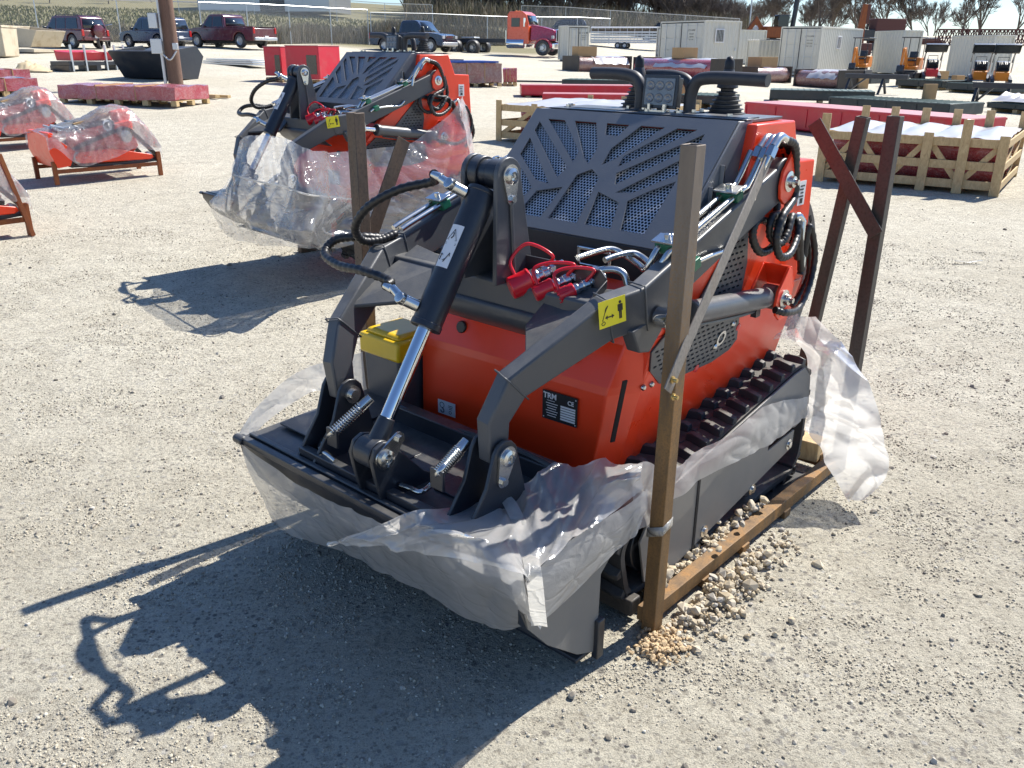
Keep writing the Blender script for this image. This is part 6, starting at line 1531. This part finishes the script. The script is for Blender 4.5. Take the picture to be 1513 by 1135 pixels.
    if kind == 'suv':
        for s in (-1, 1): m = MB(); m.tube([(f-1.2,s*.62,H),(f-1.3,s*.62,H+.05),(xr+.5,s*.62,H+.05),(xr+.4,s*.62,H)], .02, n=6, smooth=False); m.build('roof_rail', M_BLACK, t)
    else:
        m = MB(); m.prism([(xr+.03,hb-.35),(f-2.5,hb-.35),(f-2.5,hb+.02),(xr+.03,hb+.02)], -W*.82, W*.82); m.build('bed_liner', M_INK, t)
        m = MB()
        for s in (-1, 1): m.box(((xr+f-2.45)/2,s*W*.92,hb+.10), (f-2.45-xr,.10,.06))
        m.build('bed_rail', mat, t, .01)
    return t
def head(deg): return R(90-deg)          # compass-like heading, clockwise from straight away
p = G(108,71); c1 = car('suv', 'maroon suv with its spare wheel on the tailgate, parked at the far left', 'suv', p, head(-62), M_MAROON, 'suv')
m = MB(); xr = -2.7/2+.1-.95; m.lathe((xr-.02,-.15,.92), (-1,0,0), [(0,.2),(.30,.2),(.36,.16),(.37,.05),(.36,0),(0,0)], 24); m.build('spare_wheel_cover', M_MAROON, c1, .01)
p = G(232,71); car('suv', 'dark blue suv parked half behind the utility pole', 'suv', p, head(-60), M_NAVY2, 'suv')
p = G(342,71); car('pickup_truck', 'maroon pickup truck seen from behind, parked right of the utility pole', 'pickup truck', p, head(-62), M_MAROON, 'pickup')
p = G(612,77); car('pickup_truck', 'dark navy pickup truck facing right behind the second loader', 'pickup truck', p, head(118), M_NAVY, 'pickup')
p = G(155,72); t = thing('motorcycle', 'dark motorcycle parked behind the maroon suv', 'motorcycle', p, head(-10))
for x in (-.7, .7): m = MB(); m.lathe((x,-.05,.32), (0,1,0), [(.22,0),(.32,0),(.32,.1),(.22,.1)], 20); m.build('wheel', M_RUBBER, t)
m = MB(); m.box((0,0,.5), (.6,.3,.4)); m.cyl((.68,0,.35),(.40,0,1.05),.03,n=8); m.build('frame', M_BLACK, t, .05); m = MB(); m.box((-.25,0,.80), (.7,.28,.12)); m.lathe((.2,0,.72),(1,0,.1),[(0,-.25),(.14,-.1),(.15,.1),(0,.25)],12); m.build('seat_and_tank', M_BLACK, t, .03); m = MB(); m.tube([(.40,-.38,1.08),(.45,0,1.02),(.40,.38,1.08)], .02, n=8); m.build('handlebar', M_CHROME, t); m = MB(); m.cyl((-.8,.18,.3),(.2,.18,.28),.05,n=10); m.build('exhaust', M_CHROME, t)
# tractor unit
def tractor(p, hd):
    t = thing('semi_truck', 'orange day-cab semi truck with a magenta hood and bare chassis', 'truck', p, hd)
    m = MB(); shell(m, [(.0,.75),(.0,2.55),(.12,2.78),(1.05,2.80),(1.35,2.62),(1.55,2.0),(1.60,.75)], [1.0,.98,.92,.92,.94,.98,1.0]); m.build('cab', M_TRUCKORANGE, t, .05, 3)
    m = MB(); shell(m, [(1.60,.95),(1.60,1.95),(2.3,1.85),(3.25,1.62),(3.35,.95)], [.80,.62,.58,.52,.50]); hd_ = m.build('hood', M_TRUCKRED, t, .06, 3)
    for s in (-1, 1):
        m = MB(); pr = [(2.62+.62*math.cos(a), .50+.62*math.sin(a)) for a in [PI*k/8 for k in range(9)]]+[(2.62+.52*math.cos(a), .50+.52*math.sin(a)) for a in [PI*(8-k)/8 for k in range(9)]]
        m.prism(pr, s*.72, s*1.08); m.build('fender', M_TRUCKRED, t, .03)
        m = MB(); m.box((.62,s*.985,2.10), (.62,.03,.55)); m.build('side_window', M_GLASS, t, .01)
        m = MB(); m.box((1.36,s*1.22,2.10), (.08,.16,.55)); m.cyl((1.36,s*.98,2.35),(1.36,s*1.22,2.35),.015,n=6); m.build('wing_mirror', M_CHROME, t, .02)
        m = MB(); m.lathe((.62,s*.85,.78), (1,0,0), [(0,-.65),(.30,-.64),(.32,-.6),(.32,.6),(.30,.64),(0,.65)], 20); m.build('fuel_tank', M_CHROME, t)
        m = MB(); m.box((3.22,s*.66,1.18), (.16,.26,.20)); m.build('headlight', M_LENS, t, .03)
        m = MB(); m.cyl((-.12,s*.88,.8),(-.12,s*.88,1.6),.07,n=12); m.build('exhaust_stack', M_CHROME, t)
        wheel(t, 2.62, s*.98, .50, .28, s, True)
        for x in (-2.6,-3.95): wheel(t, x, s*.90, .50, .52, s, True)
        m = MB(); m.box((-1.8,s*.42,.95), (5.2,.09,.26)); m.build('chassis_rail', M_BLACK, t, .01)
    m = MB(); m.quad((1.585,.82,1.98),(1.585,-.82,1.98),(1.385,-.80,2.56),(1.385,.80,2.56)); m.build('windscreen', M_GLASS, t, solid=.02)
    m = MB(); m.box((3.37,0,1.28), (.06,.90,.80)); g_ = m.build('grille', M_CHROME, t, .03)
    m = MB()
    for k in range(9): m.box((3.405,-.36+.09*k,1.28), (.01,.04,.72))
    m.build('grille_slot', M_DARKHOLE, g_)
    m = MB(); m.box((3.42,0,.62), (.22,2.2,.36)); m.build('bumper', M_CHROME, t, .05, 3)
    m = MB(); m.box((-3.2,0,1.14), (1.0,.95,.10)); m.build('fifth_wheel', M_GALV, t, .03)
    m = MB()
    for k in range(5): m.lathe((.5,-.6+.3*k,2.80), (0,0,1), [(0,.07),(.04,.05),(.06,0)], 10)
    m.build('roof_lamp', M_DIG, t)
p = G(757,82); tractor(p, head(112))
# livestock trailer behind the small container
p = G(928,72); t = thing('livestock_trailer', 'long slatted white livestock trailer parked behind the small container', 'trailer', p, head(108), None, .62)
Lt, Ht = 9.5, 2.5
m = MB(); m.box((0,0,.75), (Lt,2.1,.20)); m.build('floor_frame', M_GALV, t, .01)
m = MB()
for s in (-1, 1):
    for z in (1.0,1.32,1.64,1.96): m.box((0,s*1.05,z), (Lt,.03,.20))
m.build('side_slats', M_GALV, t)
for s in (-1, 1):
    m = MB()
    for k in range(11): m.box((-Lt/2+Lt*k/10,s*1.08,1.65), (.06,.05,1.8))
    m.build('side_ribs', M_WHITE, t)
m = MB(); m.prism([(-1.08,2.45),(-.9,2.60),(.9,2.60),(1.08,2.45)], -Lt/2, Lt/2, 'x'); m.build('roof', M_WHITE, t, .03)
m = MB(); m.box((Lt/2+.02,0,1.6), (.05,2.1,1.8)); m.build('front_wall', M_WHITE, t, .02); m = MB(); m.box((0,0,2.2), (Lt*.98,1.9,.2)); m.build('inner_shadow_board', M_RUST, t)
for x in (-1.2,-.3):
    for s in (-1, 1): wheel(t, x, s*1.0, .38, .25, s)
p = G(832,60); car('pickup_truck', 'dark car far behind the fence, left of the small container', 'car', p, head(-80), M_NAVY, 'suv')
p = G(982,62); car('pickup_truck', 'black pickup far behind the fence, left of the largest container', 'pickup truck', p, head(-80), M_INK, 'pickup')

for o in [q for q in bpy.data.objects if q.get('category') in ('suv', 'pickup truck') and q.location.x < -8]: k_ = .80 if o['category'] == 'suv' else .84; o.scale = (k_, k_, k_)
for o in [q for q in bpy.data.objects if q.get('category') == 'truck']: o.scale = (.90,.90,.90)
for o in (E1, E2): o.scale = (.86,.86,.86)
for o in (S1_, S2_, S3_): o.scale = (.78,.78,.78)
# ================================================================ bare trees, fences, brush
M_BARK = simple('grey_bark', (.135,.112,.095), .9, 0, 8, .3, .4)
def bare_tree_mesh(seed, H=10, spread=.55, depth=6, r0=.20):
    rnd_ = random.Random(seed); bm = bmesh.new(); tr = bmesh.new()
    def limb(b, p, d, L, r, lev):
        n = 4 if lev < 2 else 3; segs = 3 if lev < 3 else 2; pts = [p]
        for k in range(segs):
            d = (d+Vector((rnd_.gauss(0,.10), rnd_.gauss(0,.10), rnd_.gauss(.03,.06)))).normalized(); p = p+d*(L/segs); pts.append(p)
        prev = None
        for i, q in enumerate(pts):
            rr_ = r*(1-.45*i/segs); x = d.orthogonal().normalized(); y = d.cross(x)
            ring = [b.verts.new(q+(x*math.cos(2*PI*k/n)+y*math.sin(2*PI*k/n))*rr_) for k in range(n)]
            if prev:
                for k in range(n): b.faces.new((prev[k], prev[(k+1)%n], ring[(k+1)%n], ring[k]))
            prev = ring
        if lev >= depth: return
        kids = 4 if lev == 0 else (5 if lev >= 4 else 3)
        for j in range(kids):
            f = rnd_.uniform(.2 if lev else .55, 1) if j else 1.0; q = pts[0].lerp(pts[-1], f) if f < 1 else pts[-1]
            ax = Vector((rnd_.gauss(0,1), rnd_.gauss(0,1), rnd_.gauss(0,.5))).normalized()
            nd = (d+ax*spread*(1.15 if j else .6)*(1.25 if lev == 0 else 1)+Vector((0,0,.14))).normalized()
            limb(bm, q, nd, L*rnd_.uniform(.60,.78)*(2.6 if lev == 0 else 1), max(.022, r*(.62 if j == 0 else .48)), lev+1)
    limb(tr, Vector((0,0,-.3)), Vector((0,0,1)), H*.15, r0, 0)
    mt = bpy.data.meshes.new('trunk'); tr.to_mesh(mt); tr.free(); mt.materials.append(M_BARK)
    mc = bpy.data.meshes.new('crown'); bm.to_mesh(mc); bm.free(); mc.materials.append(M_BARK); return mt, mc
TREES = [bare_tree_mesh(s, 10, sp, d) for s, sp, d in ((3,.62,6),(8,.50,6),(15,.72,6),(23,.42,6))]
def tree(kind, x, y, s, lab, group=None, rz=0):
    t = thing('bare_tree', lab, 'tree', onground(x, y), rz, group, s)
    for nm, me in zip(('trunk','crown'), TREES[kind]):
        o = bpy.data.objects.new(nm, me); COL.objects.link(o); o.parent = t
    return t
def dirpt(px, D):
    r = ray(px, 60); k = D/math.hypot(r.x, r.y); return r.x*k, r.y*k
rnd = random.Random(11)
solo = [(1160,175,1.0,0,'bare tree with a crooked crown above the low container'),(1207,165,1.15,1,'bare tree above the nearer double-door container'),(1262,170,1.15,2,'spreading bare tree behind the orange crane arm'),(1305,168,1.15,0,'bare tree behind the maroon machine on the hill'),(1347,175,.95,3,'slender bare tree standing alone in the gap of sky'),(1378,190,.60,1,'smallest bare tree low on the hill line'),
        (1420,165,1.30,2,'largest broad bare tree above the rusty truss'),(1445,168,1.25,0,'broad bare tree just right of the largest one'),(1497,175,1.0,1,'bare tree at the right edge above the hill'),(1228,180,.9,3,'thin bare tree half hidden behind the container roof'),(1116,190,.55,2,'low bare tree beside the lamp mast')]
for px, D, s, k, lab in solo:
    x, y = dirpt(px, D); tree(k, x, y, s*1.25, lab, None, rnd.uniform(0,6))
for i in range(150):
    px = 625+rnd.random()*480; D = rnd.uniform(112, 165); x, y = dirpt(px, D); edge = min(1, (1110-px)/150)
    tree(rnd.randrange(4), x, y, rnd.uniform(.75,1.15)*(.45+.55*edge), 'bare grey tree in the wood behind the trailer and truck', 'bare trees of the wood beyond the yard', rnd.uniform(0,6))
for i in range(16):
    x, y = dirpt(rnd.uniform(1120, 1520), rnd.uniform(168, 200)); tree(rnd.randrange(4), x, y, rnd.uniform(.55,.95), 'small bare tree in the thin row along the hill line at right', 'bare trees along the right hill line', rnd.uniform(0,6))
for i in range(9):
    px = rnd.uniform(-20, 330); D = rnd.uniform(108,120); x, y = dirpt(px, D)
    tree(rnd.randrange(4), x, y, rnd.uniform(.3,.45), 'small bare tree on the ridge at upper left', 'bare trees on the left ridge', rnd.uniform(0,6))
# undergrowth of the wood and dry brush behind the fence
def blades(name, lab, n, pick, hlo, hhi, mat, w=.02, kind='stuff', cat='brush'):
    bm = bmesh.new()
    for i in range(n):
        x, y, k = pick(); z = terrain(x, y); h = rnd.uniform(hlo, hhi)*k; a = rnd.uniform(0, 6.28); dx, dy = math.cos(a)*w, math.sin(a)*w; lx, ly = rnd.gauss(0,.22)*h, rnd.gauss(0,.22)*h
        v = [bm.verts.new(q) for q in ((x-dx,y-dy,z-.05),(x+dx,y+dy,z-.05),(x+dx*.7+lx*.4,y+dy*.7+ly*.4,z+h*.6),(x+lx,y+ly,z+h),(x-dx*.7+lx*.4,y-dy*.7+ly*.4,z+h*.6))]
        bm.faces.new(v)
    me = bpy.data.meshes.new(name); bm.to_mesh(me); bm.free(); me.materials.append(mat); o = bpy.data.objects.new(name, me); COL.objects.link(o); tag(o, lab, cat, None, kind)
def brushmat(name, cols):
    t = NT(name); geo = t.node('ShaderNodeNewGeometry'); base = t.ramp(geo.outputs['Random Per Island'], [(i/(len(cols)-1), c) for i, c in enumerate(cols)])
    return t.set(base=base, rough=.9, spec=.1)
M_BRUSH = brushmat('dry_brush', [(.22,.18,.12),(.30,.25,.17),(.14,.13,.07),(.36,.31,.23),(.19,.15,.11),(.12,.13,.06)])
M_GRASS = brushmat('pale_grass', [(.17,.17,.08),(.24,.22,.12),(.13,.15,.06),(.28,.25,.15)])
FD = 56.0
def fence_pt(px):
    D = lerp_tab([(-80,50),(300,50),(560,61),(700,66),(900,78)], px); r = ray(px, 60); k = D/r.y; return r.x*k, r.y*k
def pick_b():
    px = rnd.uniform(-60, 800); x, y = fence_pt(px); d = abs(rnd.gauss(0, 3.6))+.5; k = 1.0 if px > 400 else .5
    q = noise.noise(Vector((x*.3, y*.3, 0)))
    return x, y+d, k*(.75+.8*max(0, q+.2))*(1.35 if px > 600 and d > 4 else 1)
blades('dry_brush', 'tall dry brown weeds and brush growing along the chain-link fence', 30000, pick_b, .5, 1.45, M_BRUSH, .022)
def pick_u():
    px = rnd.uniform(600, 1110); D = rnd.uniform(100, 150); x, y = dirpt(px, D); return x, y, 1
blades('wood_undergrowth', 'tangled brown undergrowth between the trunks of the wood', 16000, pick_u, .8, 3.0, M_BRUSH, .05)
def pick_g():
    px = rnd.uniform(-60, 640); D = rnd.uniform(62, 100); x, y = dirpt(px, D); return x, y, 1
blades('field_grass', 'short pale grass on the slope beyond the fence', 14000, pick_g, .08, .25, M_GRASS, .05, cat='grass')
# chain-link fence
def mesh_mat():
    t = NT('chain_link_wire'); mp = t.node('ShaderNodeMapping'); mp.inputs['Rotation'].default_value = (0, R(45), 0); t.l.new(t.tc.outputs['Object'], mp.inputs['Vector'])
    sp = t.node('ShaderNodeSeparateXYZ'); t.l.new(mp.outputs[0], sp.inputs[0]); outs = []
    for k in (0, 2):
        a = t.node('ShaderNodeMath', operation='MULTIPLY'); t.l.new(sp.outputs[k], a.inputs[0]); a.inputs[1].default_value = 16.
        b = t.node('ShaderNodeMath', operation='FRACT'); t.l.new(a.outputs[0], b.inputs[0])
        c = t.node('ShaderNodeMath', operation='LESS_THAN'); t.l.new(b.outputs[0], c.inputs[0]); c.inputs[1].default_value = .085; outs.append(c)
    mx = t.node('ShaderNodeMath', operation='MAXIMUM'); t.l.new(outs[0].outputs[0], mx.inputs[0]); t.l.new(outs[1].outputs[0], mx.inputs[1])
    return t.set(base=(.5,.51,.51), rough=.5, alpha=mx.outputs[0], metal=.3)
M_LINK = mesh_mat()
def chain_fence(lab, pts, H, every=3.2):
    A = Vector((*pts[0], 0)); t = thing('chain_link_fence', lab, 'fence', onground(*pts[0]))
    P = []
    for a, b in zip(pts, pts[1:]):
        a, b = Vector(a), Vector(b); k = max(1, int((b-a).length/every))
        for i in range(k): P.append(a.lerp(b, i/k))
    P.append(Vector(pts[-1])); O_ = t.location
    W_ = [onground(p.x, p.y)-O_ for p in P]
    for w_ in W_:
        m = MB(); m.cyl(w_, w_+Vector((0,0,H)), .03, n=8); m.build('fence_post', M_GALV, t)
    m = MB(); m.tube([w_+Vector((0,0,H)) for w_ in W_], .028, n=6, smooth=False); m.build('top_rail', M_GALV, t)
    m = MB(); m.grid([[w_+Vector((0,0,.05)) for w_ in W_], [w_+Vector((0,0,H)) for w_ in W_]]); m.build('wire_mesh', M_LINK, t)
    return t
chain_fence('long galvanised chain-link fence behind the parked suvs and pickup', [fence_pt(x) for x in (-60,60,180,300,430,545)], 2.15)
chain_fence('galvanised chain-link fence behind the navy pickup and the truck', [fence_pt(x) for x in (549,640,720,800,900)], 2.0)
chain_fence('farther chain-link fence across the top of the grassy slope', [dirpt(x, 92) for x in (270,380,500,640)], 2.0, 4)
chain_fence('far chain-link fence in front of the wood at top centre', [dirpt(x, 98) for x in (770,900,1010,1090)], 2.4, 4)
# far yard machines on the hill line
M_FARRUST = simple('dark_red_brown_steel', (.10,.04,.035), .8)
p = dirpt(1293,96); t = thing('dark_red_machine', 'dark maroon machine body on the hill line behind the container', 'machine', onground(*p), .1)
m = MB(); m.box((1.0,0,1.9), (3.0,1.6,2.2)); m.build('housing', M_FARRUST, t, .1); m = MB(); m.box((-1.3,0,1.5), (1.6,1.5,1.0)); m.cyl((-.9,.2,2.0),(-.9,.2,3.2),.12,n=10); m.build('engine_deck', M_BLACK, t, .05)
m = MB(); m.box((0,-.9,.45), (4.4,.4,.7)); m.box((0,.9,.45), (4.4,.4,.7)); m.build('crawler_track', M_RUBBER, t, .15)
p = dirpt(1272,88); t = thing('crane_arm', 'upright orange digger arm sticking up between the containers', 'excavator arm', onground(*p), 0)
m = MB(); m.sweep([(0,0,0),(-.15,0,2.2),(.05,0,4.2)], .45, .55); m.build('arm', M_DIG if 0 else M_RUSTORANGE, t, .05); m = MB(); m.box((.25,0,3.4), (.3,.5,1.6)); m.build('bucket_link', M_FARRUST, t, .05); m = MB(); m.box((0,0,.5), (1.6,1.6,1.0)); m.build('turntable', M_FARRUST, t, .1)
p = dirpt(1143,100); t = thing('far_excavator', 'orange excavator with a glass cab on the hill line beside the lamp mast', 'excavator', onground(*p), .2)
m = MB(); m.box((0,0,1.4), (2.6,1.8,1.1)); m.build('upper_body', M_RUSTORANGE, t, .1); m = MB(); m.box((.5,-.3,2.4), (1.2,1.0,1.3)); m.build('cab', M_GLASS, t, .05)
m = MB(); m.sweep([(-1.2,0,1.4),(-2.2,0,2.6),(-3.2,0,1.2)], .3, .4); m.build('boom', M_RUSTORANGE, t, .03); m = MB(); m.box((0,0,.4), (3.2,2.2,.75)); m.build('crawler_track', M_RUBBER, t, .15); m = MB(); m.cyl((1.9,0,1.4),(2.2,0,4.8),.25,n=10); m.build('mast', M_BLACK, t)
p = dirpt(1116,104); t = thing('far_pickup', 'white work truck on the hill line left of the far excavator', 'truck', onground(*p), .1)
m = MB(); m.prism([(-2.4,.5),(-2.4,1.1),(-.3,1.1),(-.2,1.8),(1.0,1.8),(1.4,1.15),(2.4,1.05),(2.4,.5)], -.95, .95); m.build('body', M_WHITE, t, .08); m = MB(); m.box((.4,0,1.5), (1.1,1.93,.4)); m.build('window', M_GLASS, t)
m = MB()
for x in (-1.5,1.6): m.cyl((x,-1.0,.4),(x,1.0,.4),.4,n=16)
m.build('wheels', M_RUBBER, t)
p = dirpt(1105,110); t = thing('lamp_mast', 'tall thin lamp mast against the sky above the containers', 'light pole', onground(*p), 0)
m = MB(); m.cyl((0,0,0),(0,0,12),.10,.07,n=10); m.build('mast', M_GALV, t); m = MB(); m.box((0,0,11.8), (1.0,.3,.2)); m.build('lamp_head', M_GALV, t)
p = dirpt(1450,118); t = thing('steel_truss', 'long rusty lattice truss lying on the hill line at right', 'steel truss', onground(*p), R(-15))
Lr, hr = 9.5, 1.7
for y in (-.8, .8):
    m = MB()
    for z in (.1, hr): m.sweep([(-Lr/2,y,z),(Lr/2,y,z)], .14, .14)
    k = 12
    for i in range(k):
        x0, x1 = -Lr/2+Lr*i/k, -Lr/2+Lr*(i+1)/k; m.sweep([(x0,y,.1),(x1,y,hr)], .10, .10); m.sweep([(x0,y,hr),(x1,y,.1)], .08, .08); m.sweep([(x0,y,.1),(x0,y,hr+.001)], .10, .10, lat=(0,1,0))
    m.build('truss_side', M_FARRUST, t)
m = MB()
for i in range(13): x = -Lr/2+Lr*i/12; m.box((x,0,hr), (.1,1.6,.1)); m.box((x,0,.1), (.1,1.6,.1))
m.build('cross_member', M_FARRUST, t)
p = dirpt(1370,120); t = thing('scrap_beam', 'low dark red steel pile on the hill between the containers', 'steel pile', onground(*p), .05); m = MB(); m.box((0,0,.3), (3.2,1.2,.5)); m.box((.4,.1,.62), (2.2,.8,.16)); m.build('beam_pile', M_FARRUST, t, .05)
p = dirpt(352,100); t = thing('metal_building', 'grey-blue corrugated metal building at the top behind the far fence', 'building', onground(*p), -.1)
m = MB(); m.box((3.0,4,2.3), (14,8,4.6)); m.build('wall', M_GALV, t, .05); m = MB(); m.prism([(-.3,4.6),(4,5.8),(8.3,4.6)], -4.4, 10.4, 'x'); m.build('roof', M_GALV, t); m = MB(); m.box((4,-.02,1.5), (2.6,.08,3.0)); m.build('door', M_BLACK, t)
# ================================================================ camera, light, world
cd = bpy.data.cameras.new('camera'); cam = bpy.data.objects.new('camera', cd); COL.objects.link(cam)
cd.sensor_fit = 'HORIZONTAL'; cd.sensor_width = 36; cd.lens = F/1513*36; cd.clip_start = .05; cd.clip_end = 3000
Mx = Matrix((rt, up, -fw)).transposed().to_4x4(); Mx.translation = CAM; cam.matrix_world = Mx
sc.camera = cam
SUN_AZ, SUN_EL = R(50.5), R(48.9)
sd_ = Vector((math.sin(SUN_AZ)*math.cos(SUN_EL), math.cos(SUN_AZ)*math.cos(SUN_EL), math.sin(SUN_EL)))
ld = bpy.data.lights.new('sun', 'SUN'); ld.energy = 4.4; ld.angle = R(.53); ld.color = (1,.955,.88)
lo = bpy.data.objects.new('sun', ld); COL.objects.link(lo); lo.rotation_euler = sd_.to_track_quat('Z', 'Y').to_euler(); lo.location = (0,0,30)
w = bpy.data.worlds.new('World'); sc.world = w; w.use_nodes = True
nt = w.node_tree; bg = nt.nodes['Background']; sky = nt.nodes.new('ShaderNodeTexSky'); sky.sky_type = 'NISHITA'; sky.sun_disc = False
sky.sun_elevation = SUN_EL; sky.sun_rotation = SUN_AZ; sky.air_density = 1.0; sky.dust_density = .25; sky.ozone_density = 4.0
mxs = nt.nodes.new('ShaderNodeMix'); mxs.data_type = 'RGBA'; mxs.blend_type = 'MULTIPLY'; mxs.inputs[0].default_value = 1; mxs.inputs[7].default_value = (.76,.85,.99,1)
nt.links.new(sky.outputs[0], mxs.inputs[6]); nt.links.new(mxs.outputs[2], bg.inputs[0]); bg.inputs[1].default_value = .086
sc.view_settings.view_transform = 'Standard'; sc.view_settings.look = 'None'; sc.view_settings.gamma = 1
sc.view_settings.exposure = 0.98
sc.render.engine = 'CYCLES'
sc.cycles.transparent_max_bounces = 24
for o in bpy.data.objects:
    if o.type == 'MESH' and o.name.startswith('tmp'): bpy.data.objects.remove(o)
